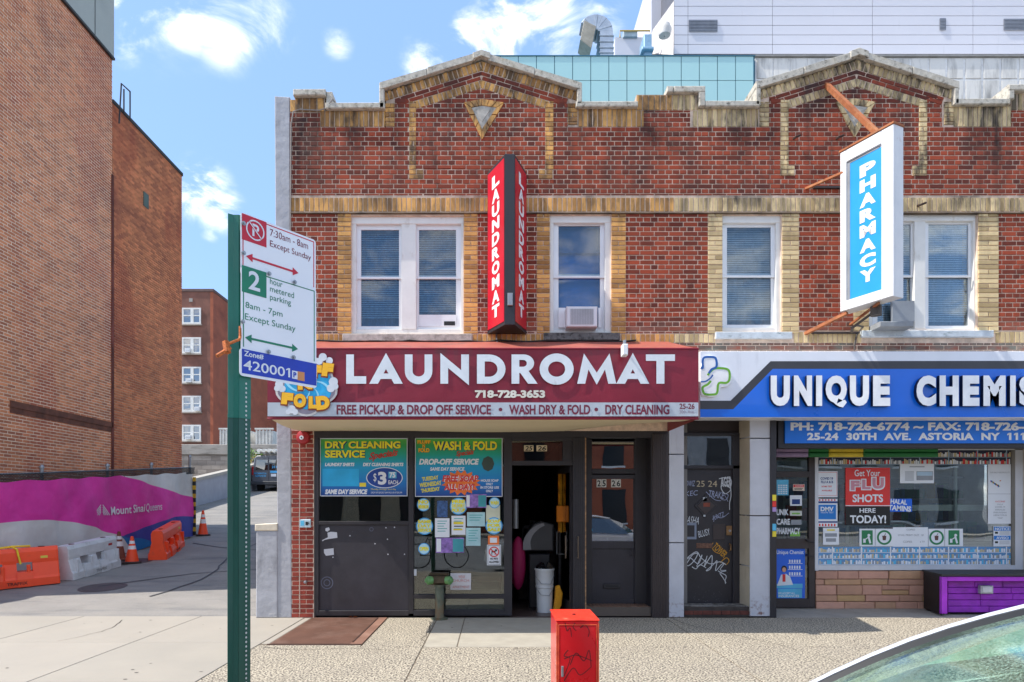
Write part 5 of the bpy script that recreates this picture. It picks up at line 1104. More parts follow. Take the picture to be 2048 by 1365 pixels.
t = thing('door_lettering', 'white pharmacy lettering on the door glass', 'lettering', (X(1570, Yq), Yq, Z(1075, Yq))); tp(t, whp, [('UNIK', 1553, 1019, 1577, 1031, dict(bold=.03)), ('CARE', 1553, 1038, 1580, 1050, dict(bold=.03)), ('PHARMACY', 1553, 1056, 1600, 1069, dict(bold=.03))], Yq)
t = poster('green_sticker', 'green and white payment stickers beside the pharmacy lettering', 1580, 1022, 1604, 1032, M('sticker_pale', '#c9c8bf'), Yq, 'sticker'); bars(t, M('print_lime', '#7cb84a', .5), [(1580, 1064, 1600, 1073), (1584, 1026, 1600, 1029)], Yq); bars(t, gry, [(1582, 1040, 1603, 1050)], Yq)
Y4 = -.035
for i, (y0, y1, mt_) in enumerate(((990, 1002, ylp), (1003, 1014, redp), (1015, 1024, M('print_lilac', '#a68ac0', .5)), (1048, 1062, cyn), (1063, 1074, ylp))):
    m = MB(); m.R(1545, y0, 1552.5, y1, Y4, .003); single('post_sticker', m, mt_, ['upper yellow', 'red', 'lilac', 'light blue', 'lower yellow'][i] + ' sticker on the dark post left of the pharmacy door', 'sticker')
# window frame, glass, stones
m = MB(); 
for r in ((1630, 900, 1637, 1142), (2031, 900, 2046, 1142), (1637, 1131, 2031, 1141), (1637, 894, 2031, 900)): m.R(*r, Yp - .01, .08, .003)
fm = P_('shop_window_frame', m, M('alu_white', '#c9cbd0', .5, var=.06), B2)
m = MB(); m.R(1637, 900, 2031, 1131, Yp + .03, .006); P_('shop_window_pane', m, G('pharmacy_glass', (.86, .92, .9), 1.3, boost=.10), B2)
for px_ in (1693, 1910): m = MB(); m.R(px_, 932, px_ + 5, 1092, Yp + .25, .03, .004); P_('inner_pole', m, M('pole_pale', '#c9cfce', .4), B2)
m = MB(); m.R(1638, 1010, 2020, 1022, Yp + .3, .04, .004); P_('inner_rail', m, M('pole_pale', '#c9cfce'), B2)
m = MB(); m.R(2024, 900, 2031, 1131, Yp + .0, .04); P_('inner_jamb', m, M('alu_grey', '#7b7770', .5), fm)
m = MB(); m.R(1632, 1141, PX1 + 40, 1222, Yp + .03, .3); P_('stone_backing', m, M('stone_mortar', '#6f5f52', .95), B2)
m = MB(); m.R(2046, 895, PX1 + 40, 1142, Yp, .3); P_('side_wall', m, M('shop_cream', '#b9b3a6', .8), B2)
stm = M('ledge_stone', '#b98c78', .85, var=.25, vs=5, bump=.012, bs=16, attr=.35, col2='#bd9c66')
y = 1142.0; k = 0
while y < 1219:
    hh = [17, 12, 20, 13, 18, 12, 14][k % 7]; x = 1632 + [0, -14, -6][k % 3]
    if y + hh > 1219: hh = 1219 - y
    while x < PX1 + 40:
        wdt = U(26, 74); a = max(x, 1632)
        if hh > 15 and R() < .35:
            for (b0, b1) in ((y, y + hh / 2), (y + hh / 2, y + hh)):
                m = MB(); m.prism(yfr(Yp + .03), rect(*[q for q in (X(a + .6, Yp), Z(b1 - .5, Yp), X(x + wdt - .6, Yp), Z(b0 + .5, Yp))]), 0, U(.012, .03), .008, R()); P_('stone', m, stm, B2)
        else:
            m = MB(); m.prism(yfr(Yp + .03), rect(X(a + .6, Yp), Z(y + hh - .5, Yp), X(x + wdt - .6, Yp), Z(y + .5, Yp)), 0, U(.012, .035), .008, R()); P_('stone', m, stm, B2)
        x += wdt
    y += hh; k += 1
# interior of the pharmacy
m = MB(); m.box(X(1545, Yp), 12.2, 2.9, 3.0, 0, 3.2); m.box(X(1543, Yp), X(1545, Yp), .95, 4.8, 0, 3.2); P_('pharmacy_walls', m, M('pharm_wall', '#d3d8d8', .8), B2)
m = MB(); m.box(X(1545, Yp), 12.2, Yp + .1, 4.8, -.05, .0); P_('pharmacy_floor', m, M('pharm_floor', '#c4c8c8', .4), B2)
m = MB(); m.box(X(1545, Yp), 12.2, Yp + .1, 4.8, 2.75, 2.8); P_('pharmacy_ceiling', m, M('pharm_ceiling', '#d9dcdc', .8), B2)
SH = thing('pharmacy_shelving', 'shelves of coloured goods inside the pharmacy behind the window', 'shelf', (7.5, 2.6, 0))
m = MB()
for z in (.1, .5, .9, 1.3, 1.7, 2.1): m.box(5.2, 11.5, 2.4, 2.86, z, z + .03)
for x in (5.2, 6.7, 8.2, 9.7, 11.4): m.box(x, x + .04, 2.4, 2.86, 0, 2.4)
P_('shelf', m, M('shelf_white', '#b9bfc2', .6), SH)
prods = [M('pr_' + n_, c_, .5) for n_, c_ in (('a', '#3d7ab8'), ('b', '#c8cdd0'), ('c', '#b8483c'), ('d', '#3c8a5a'), ('e', '#c89a3c'), ('f', '#5a4a8a'))]
m = MB()
for z in (.13, .53, .93, 1.33, 1.73):
    x = 5.3
    while x < 11.3: w_ = U(.06, .16); m.box(x, x + w_, 2.42, 2.6, z, z + U(.14, .32), 0, .5, random.randrange(6)); x += w_ + U(0, .05)
P_('goods', m, prods, SH, kind='stuff')
CT = thing('pharmacy_counter', 'white counter with small boxes inside the pharmacy window', 'counter', (7.6, 1.7, 0))
m = MB(); m.box(6.6, 9.0, 1.5, 1.9, 0, 1.0, .02); P_('cabinet', m, M('counter_white', '#c4c9cc', .5), CT); m = MB(); m.box(6.55, 9.05, 1.45, 1.95, 1.0, 1.05, .01); P_('top', m, M('counter_top', '#8f979c', .4), CT)
m = MB()
for i in range(16): x = U(6.6, 8.8); m.box(x, x + U(.08, .2), 1.55, 1.75, 1.05, 1.05 + U(.1, .3), 0, .5, random.randrange(6))
P_('small_boxes', m, prods, CT, kind='stuff')
# print strips of shelves on the glass
Ys = Yp + .026
def strip(lab, x0, x1, y0, y1, base, nrow, post):
    T_ = poster('window_strip', lab, x0, y0, x1, y1, base, Ys, 'window print'); hh = (y1 - y0) / nrow
    L = {i: [] for i in range(5)}
    for r in range(nrow):
        x = x0 + 2
        while x < x1 - 4: w_ = U(1.6, 4.6); g_ = random.randrange(5); h_ = hh * U(.35, .72); L[g_].append((x, y0 + hh * (r + 1) - 1.4 - h_, x + w_ * .82, y0 + hh * (r + 1) - 1.4)); x += w_
    for g_, mt_ in enumerate((whp, M('strip_cream', '#cbb98c', .5), redp if base is navy_d else cyn, whp, gry)): bars(T_, mt_, L[g_], Ys, 'printed_goods')
    bars(T_, post, [(x, y0, x + 2.2, y1) for x in range(int(x0) + 27, int(x1), 58)] + [(x0, y0 + hh * (r + 1) - .9, x1, y0 + hh * (r + 1)) for r in range(nrow)], Ys, 'printed_shelf', .002)
navy_d = M('strip_navy', '#1c2238', .5); strip('printed strip of dark medicine shelves along the top of the pharmacy window', 1637, 2024, 901, 930, navy_d, 2, M('strip_post', '#8fa8ba', .5))
strip('printed strip of pale blue medicine shelves along the bottom of the window', 1637, 2024, 1094, 1130, M('strip_blue', '#5a8fc0', .5), 3, whp)
Yw = Ys - .004
t = poster('covid_test_poster', 'white flu and covid test poster at the left edge of the pharmacy window', 1633, 943, 1675, 995, whp, Yw); tp(t, navy, [('COVID 19', 1641, 955, 1666, 960, dict(bold=.03)), ('FLU A & B', 1642, 962, 1666, 967, dict(bold=.03))], Yw); tp(t, redp, [('HOME TEST', 1643, 972, 1664, 975, dict(bold=.02)), ('AVAILABLE', 1643, 980, 1664, 983, dict(bold=.02))], Yw); bars(t, redp, [(1634, 945, 1674, 945.6), (1634, 991, 1674, 991.6), (1634, 945, 1634.6, 991), (1673.4, 945, 1674, 991)], Yw)
t = poster('vision_test_poster', 'blue vision test poster with striped flag bands in the pharmacy window', 1632, 998, 1675, 1054, whp, Yw); bars(t, sky_b, [(1636, 1010, 1672, 1039)], Yw); bars(t, redp, [(1632 + i * 6, 999, 1635 + i * 6, 1002) for i in range(7)] + [(1632 + i * 6, 1048, 1635 + i * 6, 1053) for i in range(7)], Yw); bars(t, navy, [(1632, 1003, 1675, 1007), (1632, 1043, 1675, 1046)], Yw); tp(t, whp, [('DMV', 1641, 1014, 1667, 1023, dict(bold=.04)), ('VISION TEST', 1641, 1024, 1667, 1027, {})], Yw, h=.003)
t = poster('mask_notice', 'white notice with grey photos, lower left of the pharmacy window', 1646, 1056, 1678, 1090, whp, Yw, 'notice'); bars(t, gry, [(1650, 1067, 1674, 1074), (1652, 1077, 1672, 1084)], Yw); bars(t, ylp, [(1654, 1059, 1670, 1062)], Yw)
t = poster('flu_shots_poster', 'large red and black flu shots poster in the pharmacy window', 1691, 936, 1780, 1051, redp, Yw - .004)
bars(t, blk, [(1691, 1013, 1780, 1051)], Yw - .004); bars(t, whp, [(1691, 1011, 1780, 1012.5)], Yw - .004)
tp(t, whp, [('Get Your', 1709, 940, 1760, 953, dict(bold=.01)), ('SHOTS', 1705, 989, 1766, 1005, dict(bold=.03)), ('HERE', 1719, 1017, 1751, 1026, dict(bold=.02)), ('TODAY!', 1700, 1031, 1772, 1047, dict(bold=.03))], Yw - .004)
tp(t, whp, [('F', 1699, 960, 1721, 983, dict(bold=.11)), ('L', 1722, 958, 1743, 981, dict(bold=.11)), ('U', 1742, 954, 1770, 981, dict(bold=.11))], Yw - .004, 'outline_letters', .002); tp(t, M('flu_fill', '#c98a98', .5), [('F', 1701.5, 962, 1719, 981, dict(bold=.05)), ('L', 1724, 960, 1741, 979, dict(bold=.05)), ('U', 1744.5, 956, 1767.5, 978, dict(bold=.05))], Yw - .004, 'fill_letters', .004)
t = poster('vitamins_sign', 'tilted blue halal vitamins sign half behind the flu poster', 1760, 998, 1824, 1024, blue, Yw); tp(t, whp, [('HALAL', 1781, 999, 1814, 1009, dict(bold=.04, rot=-.08)), ('VITAMINS', 1765, 1011, 1822, 1022, dict(bold=.04, rot=-.08))], Yw)
t = poster('weather_notice', 'white landscape notice with a grey photo near the window top', 1800, 928, 1868, 967, whp, Yw, 'notice'); bars(t, gry, [(1833, 943, 1866, 961)] + [(1810, 943 + i * 2, 1828, 943.8 + i * 2) for i in range(10)] + [(1819, 933, 1849, 935)], Yw); bars(t, M('pale_sky_print', '#a9c2d4', .5), [(1834, 944, 1865, 952)], Yw, h=.003)
t = poster('vaccine_notice', 'tall white two page vaccine notice at the right of the pharmacy window', 1976, 929, 2024, 1048, whp, Yw, 'notice'); tp(t, gry, [('OUR HEALTH ARE PRODUCTS', 1980, 944, 2019, 947, {}), ('FLU', 1995, 1008, 2005, 1010.5, {}), ('COVID-19', 1990, 1013, 2010, 1016, {}), ('SHINGLES', 1990, 1018.5, 2010, 1021.5, {}), ('PNEUMONIA', 1987, 1024, 2013, 1027, {}), ('HEPATITIS B', 1987, 1029.5, 2013, 1032.5, {}), ('TDAP', 1995, 1035, 2005, 1038, {})], Yw); tp(t, redp, [('VACCINES', 1990, 1002, 2010, 1005, {})], Yw); bars(t, gry, [(1976, 988, 2024, 988.6)], Yw)
for g_, mt_ in enumerate((blue, redp, ylp, grn)): bars(t, mt_, [(1981 + ((i * 7 + g_ * 5) % 20), 961 + (i * 5 + g_ * 3) % 13, 1983 + ((i * 7 + g_ * 5) % 20), 963 + (i * 5 + g_ * 3) % 13) for i in range(6)], Yw, 'printed_dots')
t = poster('camera_notice', 'blue and white notice aviso camera sticker at lower right of the window', 1987, 1053, 2022, 1093, whp, Yw, 'sticker'); bars(t, sky_b, [(1988, 1054, 2021, 1062), (1988, 1072, 2021, 1080)], Yw); tp(t, whp, [('NOTICE', 1990, 1055.5, 2019, 1061, dict(bold=.03)), ('AVISO', 1992, 1073.5, 2017, 1079, dict(bold=.03))], Yw, h=.003); bars(t, blk, [(1990, 1064, 1996, 1068), (1990, 1083, 1996, 1087)], Yw); bars(t, gry, [(1999, 1063 + i * 2, 2019, 1063.7 + i * 2) for i in range(4)] + [(1999, 1082 + i * 2, 2019, 1082.7 + i * 2) for i in range(4)], Yw)
for (a, c, kd, lab) in ((1719, 1750, 'p', 'green litter man sign left of the copies notice'), (1751, 1786, 'c', 'round green cup recycling sign left of the copies notice'), (1857, 1889, 'c', 'round green cup recycling sign right of the copies notice'), (1890, 1926, 'p', 'pale green litter man sign right of the copies notice')):
    t = poster('recycling_sign', lab, a, 1058, c, 1093, whp, Yw, 'sign', group='recycling signs in the pharmacy window'); cx = (a + c) / 2
    if kd == 'p':
        bars(t, grn, [(cx - 11, 1061, cx + 11, 1090)], Yw); m = MB(); m.disc(yfr(Yw), X(cx + 3, Yw), Z(1071, Yw), .022, h=.004); m.stroke(yfr(Yw), pxl([(cx + 2, 1073), (cx + 4, 1080), (cx + 6, 1087)], Yw), .03, .004); m.stroke(yfr(Yw), pxl([(cx + 2, 1075), (cx - 4, 1079)], Yw), .015, .004); m.R(cx - 8, 1078, cx - 3, 1086, Yw - .004, .001); P_('figure', m, whp, t, recalc=False)
    else:
        m = MB(); m.disc(yfr(Yw), X(cx, Yw), Z(1075.5, Yw), .115, .115, h=.002, r0=.74); P_('ring', m, grn, t, recalc=False); m = MB(); m.prism(yfr(Yw), ccw(pxl([(cx - 4, 1072), (cx + 4, 1072), (cx + 3, 1081), (cx - 3, 1081)], Yw)), 0, .002); m.stroke(yfr(Yw), pxl([(cx, 1072), (cx + 3, 1067)], Yw), .008, .003); P_('cup', m, M('cup_brown', '#5a3a34', .6), t)
t = poster('copies_notice', 'white email print out and copies notice in the window centre', 1786, 1055, 1856, 1094, whp, Yw, 'notice'); tp(t, gry, [('COPIES', 1813, 1058, 1830, 1061.5, {}), ('EMAIL PRINT OUT   $1', 1796, 1069, 1847, 1073, {}), ('COPIES', 1806, 1082, 1824, 1086, {}), ('¢ 50', 1840, 1082, 1849, 1086, {})], Yw)
# phone sign, roller shutter, fascia
Yf = .1
PS = thing('phone_sign', 'long blue phone and address sign under the pharmacy fascia', 'sign', (X(1900, Yf), Yf, Z(890, Yf)))
m = MB(); m.R(1556, 836, 2300, 897, Yf + .03, .12, .006); P_('box', m, black_metal, PS); m = MB(); m.R(1570, 840.5, 2290, 887, Yf, .04, .003); P_('face', m, M('phone_sign_blue', '#0f6fd6', .4, var=.03, stains=(('#c9d4e0', (12, 12, 12), .72, .75, .8, None, None),)), PS)
m = MB(); m.T('PH: 718-726-6774 ~ FAX: 718-726-', 1581, 845, 2048, 862, Yf, .004, bold=.045); m.T('25-24  30TH  AVE.  ASTORIA  NY  111', 1614, 866, 2049, 881, Yf, .004, bold=.045, sp=1.05); m.T('6775', 2052, 845, 2120, 862, Yf, .004, bold=.045); m.T('02', 2052, 866, 2085, 881, Yf, .004, bold=.045); P_('lettering', m, whp, PS, recalc=False)
RS = thing('roller_shutter', 'painted roller shutter rolled up over the pharmacy door and window', 'shutter', (X(1700, .5), .5, Z(912, .5))); ys5 = .42
for i, (y0, y1) in enumerate(((895, 904), (904.5, 914))):
    m = MB(); z0, z1 = Z(y1, ys5), Z(y0, ys5)
    xa = X(1551, ys5); segs = [(1551, 1618, 0), (1618, 1659, 1), (1659, 1728, 2), (1728, 1878, 1)]
    for a, b, k in segs: m.prism(yfr(ys5), rect(X(a, ys5), z0, X(b, ys5), z1), -.1, 0, .02, .5, True, k)
    P_('slat', m, [M('paint_lilac', '#8f7a9a', .6, var=.15), M('paint_green', '#17692f', .6, var=.1), M('paint_yellow', '#c9b02c', .6, var=.15)], RS)
PF = thing('pharmacy_fascia', 'white and blue pharmacy shop sign with raised white letters and green blue cross', 'sign', (X(1720, -.3), -.3, Z(836, -.3))); Yc_ = -.3; fc = yfr(Yc_)
m = MB(); m.R(1400, 703, 2300, 836, Yc_, .3, .006); P_('panel', m, M('fascia_white', '#e2e5ec', .35, var=.03, coat=.2, stains=(('#a5a8b2', (8, 8, 1), .6, .8, .4, None, None),)), PF)
m = MB(); m.prism(fc, ccw(pxl([(1400, 802), (1461, 802), (1541, 723), (2300, 722), (2300, 744), (1548, 744), (1468, 824), (1400, 824)][::-1], Yc_)), 0, .004); P_('dark_band', m, M('band_dark', '#3b3b40', .4), PF)
m = MB(); m.face([fc.p(*q, .007) for q in pxl([(1400, 835), (1400, 819), (1466, 819), (1545, 738.5), (2300, 738.5), (2300, 835)], Yc_)]); P_('blue_field', m, M('fascia_blue', '#0566d6', .3, var=.05, vs=1.5, coat=.3), PF, recalc=False)
lets = [('U', 1537, 1575), ('N', 1583, 1619), ('I', 1627, 1639), ('Q', 1646, 1688), ('U', 1694, 1732), ('E', 1740, 1774), ('C', 1826, 1865), ('H', 1872, 1910), ('E', 1918, 1951), ('M', 1959, 2003), ('I', 2012, 2023), ('S', 2030, 2066), ('T', 2071, 2108)]
for ch, a, b in lets:
    m = MB(); y1 = 817 if ch == 'Q' else 814; m.T(ch, a, 753.5, b, y1, Yc_, .012, bold=.065, ext=.06, smi=1)
    P_('letter', m, [M('letter_white', '#eef0f4', .35, coat=.2), M('letter_side', '#0b1430', .5)], PF)
cr = [(1407, 716), (1420, 712), (1430, 717), (1437, 730), (1440, 736), (1455, 740), (1463, 752), (1462, 765), (1452, 774), (1440, 776), (1436, 788), (1424, 795), (1410, 793), (1400, 784), (1400, 716)]
m = MB(); m.prism(fc, ccw(pxl(spline(cr, 3)[:-1], Yc_)), 0, .03, .004); P_('cross_backing', m, [M('letter_white', '#eef0f4')], PF)
m = MB(); m.stroke(fc, pxl([(1400, 737), (1404, 737), (1404, 722), (1409, 716), (1426, 716), (1431, 722), (1431, 735), (1422, 740), (1416, 748)], Yc_), .03, .033); m.stroke(fc, pxl([(1400, 765), (1410, 764), (1420, 757), (1424, 751)], Yc_), .02, .033); P_('blue_outline', m, M('logo_blue', '#1d5ca8', .4), PF, recalc=False)
m = MB(); m.stroke(fc, pxl([(1414, 752), (1420, 744), (1430, 738), (1450, 739), (1457, 745), (1457, 760), (1451, 767), (1436, 768), (1433, 785), (1428, 790), (1410, 790), (1405, 785), (1404, 776), (1414, 770), (1420, 763)], Yc_), .03, .033); P_('green_outline', m, M('logo_green', '#6aab2a', .4), PF, recalc=False)
# purple bench box
Yb3 = .1
BX = thing('purple_box', 'low black box with a bright purple framed front under the pharmacy window', 'box', (X(2000, Yb3), Yb3, 0)); xb0 = X(1883, Yb3); zt = Z(1153, Yb3)
m = MB(); m.prism(Fr((0, 0, 0), (1, 0, 0), (0, 1, 0)), ccw([(X(1849, .72), .74), (xb0, Yb3), (xb0 + .06, Yb3 + .02), (X(1849, .72) + .06, .74)]), .02, zt); P_('side', m, M('box_black', '#1f1c1f', .6, var=.3, vs=5), BX)
m = MB(); m.prism(Fr((0, 0, 0), (1, 0, 0), (0, 1, 0)), ccw([(X(1849, .72), .78), (xb0 - .01, Yb3 - .02), (11, Yb3 - .02), (11, .78)]), zt + .002, zt + .03, .004); P_('lid', m, M('box_lid', '#2d2a2b', .6, var=.2), BX)
pp = M('purple_paint', '#a52fc4', .5, var=.12, vs=4, bump=.002, bs=20); pd2 = M('purple_paint_deep', '#8a1fae', .5, var=.2, vs=5, bump=.003, bs=10)
m = MB(); m.R(1883, 1154, 1895, 1228, Yb3, .04, .004); m.R(1895, 1154, 2300, 1163, Yb3, .04, .004); P_('purple_frame', m, pp, BX)
for i in range(5):
    x = 1896; 
    while x < 2290: w_ = U(50, 90); m = MB(); m.R(x, 1163 + i * 12.6, x + w_ - .8, 1163 + (i + 1) * 12.6 - .8, Yb3 + .12 + U(0, .012), .04, .006); P_('purple_stone', m, pd2, BX); x += w_
m = MB(); m.R(1962, 1172, 1987, 1188, Yb3 + .06, .06, .006); ol = P_('outlet_cover', m, M('outlet_grey', '#a9adb2', .4, metal=.3), BX); m = MB(); m.R(1966, 1175, 1984, 1185, Yb3 + .052, .01, .002); P_('outlet_lid', m, M('outlet_pale', '#c3c6ca', .4), ol)
# ------------------------------------------------------------ the awning
Ya2 = -1.4
AW = thing('laundromat_awning', 'burgundy box awning with pale laundromat lettering across the shop', 'awning', (X(966, Ya2), Ya2, Z(838, Ya2))); fa = yfr(Ya2)
xl, xr2 = X(535, Ya2), X(1397, Ya2); zb2, zt2, zw, zwt = Z(838, Ya2), Z(698, Ya2), Z(864), Z(684)
bur = M('burgundy_vinyl', '#82182e', .42, var=.1, vs=1.6, bump=.003, bs=8, stains=(('#4a3a34', (6, 6, .9), .5, .72, .65, 3.15, 3.6), ('#a89a98', (30, 30, 1.5), .72, .78, .6, 2.7, 3.6)))
m = MB(); m.grid(lambda u, v: (xl + (xr2 - xl) * u, Ya2 + .012 * math.sin(u * 13) * math.sin(v * 3.1), zb2 + (zt2 - zb2) * v), 60, 10); P_('front_sheet', m, bur, AW, smooth=True, recalc=False)
m = MB(); m.grid(lambda u, v: (xl + (xr2 - xl) * u, Ya2 + (-.01 - Ya2) * v, zt2 + (zwt - zt2) * v - .05 * math.sin(v * 3.14) * abs(math.sin(u * 12.5))), 60, 8); P_('top_sheet', m, M('faded_red_vinyl', '#a05548', .5, var=.15, vs=3, stains=(('#5a4a44', (3, 3, 3), .55, .7, .6, None, None),)), AW, smooth=True, recalc=False)
for x in (xl, xr2):
    m = MB(); m.face([(x, Ya2, zb2), (x, 0, zw), (x, 0, zwt), (x, Ya2, zt2)]); P_('side_sheet', m, bur, AW)
m = MB(); m.grid(lambda u, v: (xl + .02 + (xr2 - xl - .04) * u, Ya2 + .02 + (-.03 - Ya2) * v, zb2 + .005 + (zw - zb2) * v - .03 * math.sin(v * 3.14) + max(0, u - .72) * .55 * v + .012 * math.sin(u * 9)), 60, 8); P_('soffit', m, M('cream_vinyl', '#d6c6a4', .6, var=.04, vs=2), AW, smooth=True, recalc=False)
m = MB(); m.R(535.2, 805.5, 1396.8, 833, Ya2 - .016, .002); stp = P_('grey_stripe', m, M('stripe_grey', '#b4bcc4', .5, var=.06, vs=6), AW)
m = MB(); m.tube([(xl, Ya2, zt2), (xr2, Ya2, zt2)], .012, 6); m.tube([(xl, Ya2, zb2), (xr2, Ya2, zb2)], .012, 6); P_('edge_piping', m, bur, AW, kind='stuff')
def arc(cx, cy, rx, ry, a0, a1, n=14): return [(cx + rx * math.cos(math.radians(a0 + (a1 - a0) * i / n)), cy - ry * math.sin(math.radians(a0 + (a1 - a0) * i / n))) for i in range(n + 1)]
def big(ch, x0, x1, y0=710, y1=768.5):
    h = y1 - y0; w_ = x1 - x0; xm = (x0 + x1) / 2; t = 15.5
    if ch == 'L': return [[(x0, y1), (x1, y1), (x1, y1 - 15), (x0 + t, y1 - 15), (x0 + t, y0), (x0, y0)]]
    if ch == 'T': return [[(x0, y0), (x1, y0), (x1, y0 + 13), (xm + 8, y0 + 13), (xm + 8, y1), (xm - 8, y1), (xm - 8, y0 + 13), (x0, y0 + 13)]]
    if ch == 'A':
        y0 -= 3; h = y1 - y0; hw = w_ / 2; q = 17.5; f = lambda t_: (xm + hw * t_, y0 + h * t_); ta = 1 - 9.5 / h; tb = 1 - 20.5 / h
        return [[(x0, y1), (xm, y0), (x1, y1), (x1 - q, y1), (xm + hw * ta - q, y0 + h * ta), (xm - hw * ta + q, y0 + h * ta), (x0 + q, y1)], [(xm - (hw * tb - q), y0 + h * tb), (xm + (hw * tb - q), y0 + h * tb), (xm, y0 + h * q / hw)]]
    if ch == 'N': return [[(x0, y1), (x0, y0 - 3), (x1 - t, y1 - 27), (x1 - t, y0), (x1, y0), (x1, y1 + 3), (x0 + t, y0 + 27), (x0 + t, y1)]]
    if ch == 'M': return [[(x0, y1), (x0 + 13.5, y0 - 2), (xm, y1 - 22), (x1 - 13.5, y0 - 2), (x1, y1), (x1 - 16, y1), (x1 - 22.5, y0 + 30), (xm, y1 + 2), (x0 + 22.5, y0 + 30), (x0 + 16, y1)]]
    if ch == 'U': r = w_ / 2; cy = y1 - r * .95 + 1; return [[(x0, y0), (x0 + t, y0)] + arc(xm, cy, r - t, r * .95 - t, 180, 360) + [(x1 - t, y0), (x1, y0)] + arc(xm, cy, r, r * .95, 0, -180)]
    if ch == 'O': cy = (y0 + y1) / 2; return [arc(xm, cy, w_ / 2, h / 2 + 2, 0, 348, 32), arc(xm, cy, w_ / 2 - 17, h / 2 + 2 - 16, 0, 348, 32)]
    if ch == 'D': cy = (y0 + y1) / 2; return [[(x0, y1), (x0, y0)] + arc(x0 + 24, cy, w_ - 24, h / 2, 90, -90), [(x0 + t, y1 - 14), (x0 + t, y0 + 14)] + arc(x0 + 24, cy, w_ - 24 - 16, h / 2 - 14, 90, -90)]
    if ch == 'R': cy = y0 + 17.5; return [[(x0, y1), (x0, y0)] + arc(x0 + 24, cy, 21, 17.5, 90, -62) + [(x1, y1), (x1 - 19, y1), (x0 + 17.5, y0 + 37), (x0 + t, y0 + 37), (x0 + t, y1)], [(x0 + t, y0 + 24.5), (x0 + t, y0 + 11)] + arc(x0 + 23, cy + .3, 7.5, 6.7, 90, -90)]
m = MB()
for ch, a, b in (('L', 693, 733), ('A', 739, 806), ('U', 810, 865), ('N', 881, 938), ('D', 954, 1011), ('R', 1023, 1075), ('O', 1079, 1147), ('M', 1154, 1232), ('A', 1232, 1298), ('T', 1291, 1349)):
    addshape(m, [pxl(l, Ya2) for l in big(ch, a, b)], fa, .017 + (.002 if ch == 'T' else 0))
P_('shop_name', m, M('letter_grey_white', '#d9dfe4', .55, var=.06, vs=5, stains=(('#8e8f94', (10, 10, 2), .62, .75, .6, None, None),)), AW, recalc=False)
m = MB(); m.T('718-728-3653', 950, 781, 1090, 797, Ya2, .018, bold=.05); P_('phone_number', m, M('cream_print', '#d6d2c4', .6), AW, recalc=False)
m = MB()
for t, a, b in (('FREE PICK-UP & DROP OFF SERVICE', 674, 982), ('WASH DRY & FOLD', 1018, 1180), ('DRY CLEANING', 1210, 1338)): m.T(t, a, 810.5, b, 830, Ya2, .022, bold=.03)
for x in (1001, 1192): m.disc(fa, X(x, Ya2), Z(820, Ya2), .022, h=.022)
m.T('25-26', 1358, 808, 1388, 819, Ya2, .022, bold=.02); P_('service_lettering', m, M('print_maroon', '#6e1f38', .6), AW, recalc=False)
m = MB(); m.T('30th Ave.', 1358, 821, 1388, 828, Ya2, .022); P_('address_lettering', m, M('print_faded', '#8c7f90', .6), AW, recalc=False)
# badge
m = MB(); wob = [(614 + (60 + 4 * math.sin(5 * a)) * math.cos(a), 772 + (58 + 4 * math.cos(4 * a)) * math.sin(a)) for a in [2 * math.pi * i / 40 for i in range(40)]]
m.face([fa.p(*q, .024) for q in pxl(wob, Ya2)]); bd = P_('badge_edge', m, M('badge_edge', '#cfc9c4', .6), AW, recalc=False)
m = MB(); m.face([fa.p(*q, .026) for q in pxl([(614 + (p[0] - 614) * .93, 772 + (p[1] - 772) * .93) for p in wob], Ya2)]); P_('badge_ground', m, M('badge_grey', '#8f8691', .6, var=.2), bd, recalc=False)
m = MB(); m.disc(fa, X(618, Ya2), Z(774, Ya2), .29, .28, h=.028); P_('badge_circle', m, M('badge_blue', '#1f9fd0', .5, var=.2, vs=4), bd, recalc=False)
m = MB()
for k in range(6): a0 = k * 60; m.stroke(fa, pxl([(618 + r_ * math.cos(math.radians(a0 + r_ * 1.6)), 774 + r_ * math.sin(math.radians(a0 + r_ * 1.6))) for r_ in range(10, 46, 5)], Ya2), [.01, .035], .030)
P_('badge_swirl', m, M('badge_pale', '#8fd0e6', .5), bd, recalc=False)
m = MB()
for (x, y, r_) in ((647, 716, 8), (660, 723, 7), (640, 724, 7), (668, 765, 9), (663, 778, 8), (671, 774, 7), (560, 770, 8), (556, 778, 6), (566, 779, 7), (585, 820, 8), (592, 825, 6), (578, 825, 5)): m.disc(fa, X(x, Ya2), Z(y, Ya2), r_ * .0061, h=.031 + R() * .002, n=18)
P_('badge_cloud', m, M('badge_cloud', '#cdd2d8', .6), bd, recalc=False)
LB3 = [('F', 569, 738, 587, 761, .1), ('L', 586, 735, 602, 759, .05), ('U', 602, 733, 622, 757, .0), ('F', 628, 733, 645, 757, -.05), ('F', 646, 729, 668, 756, -.12), ('N\'', 597, 760, 634, 782, .05), ('F', 565, 788, 588, 812, -.1), ('O', 589, 790, 614, 818, 0), ('L', 619, 795, 636, 820, 0), ('D', 634, 794, 661, 822, .1)]
m = MB(); [m.T(c_, a - 1.5, b - 1.5, c + 1.5, d + 1.5, Ya2, .033 + i * 2e-4, bold=.13, rot=r_) for i, (c_, a, b, c, d, r_) in enumerate(LB3)]; P_('badge_letter_shadow', m, M('badge_brown', '#8a3a14', .5), bd, recalc=False)
m = MB(); [m.T(c_, a, b - 1, c, d - 1.5, Ya2, .037 + i * 2e-4, bold=.09, rot=r_) for i, (c_, a, b, c, d, r_) in enumerate(LB3)]; P_('badge_lettering', m, M('badge_yellow', '#f0b41c', .5, var=.1), bd, recalc=False)
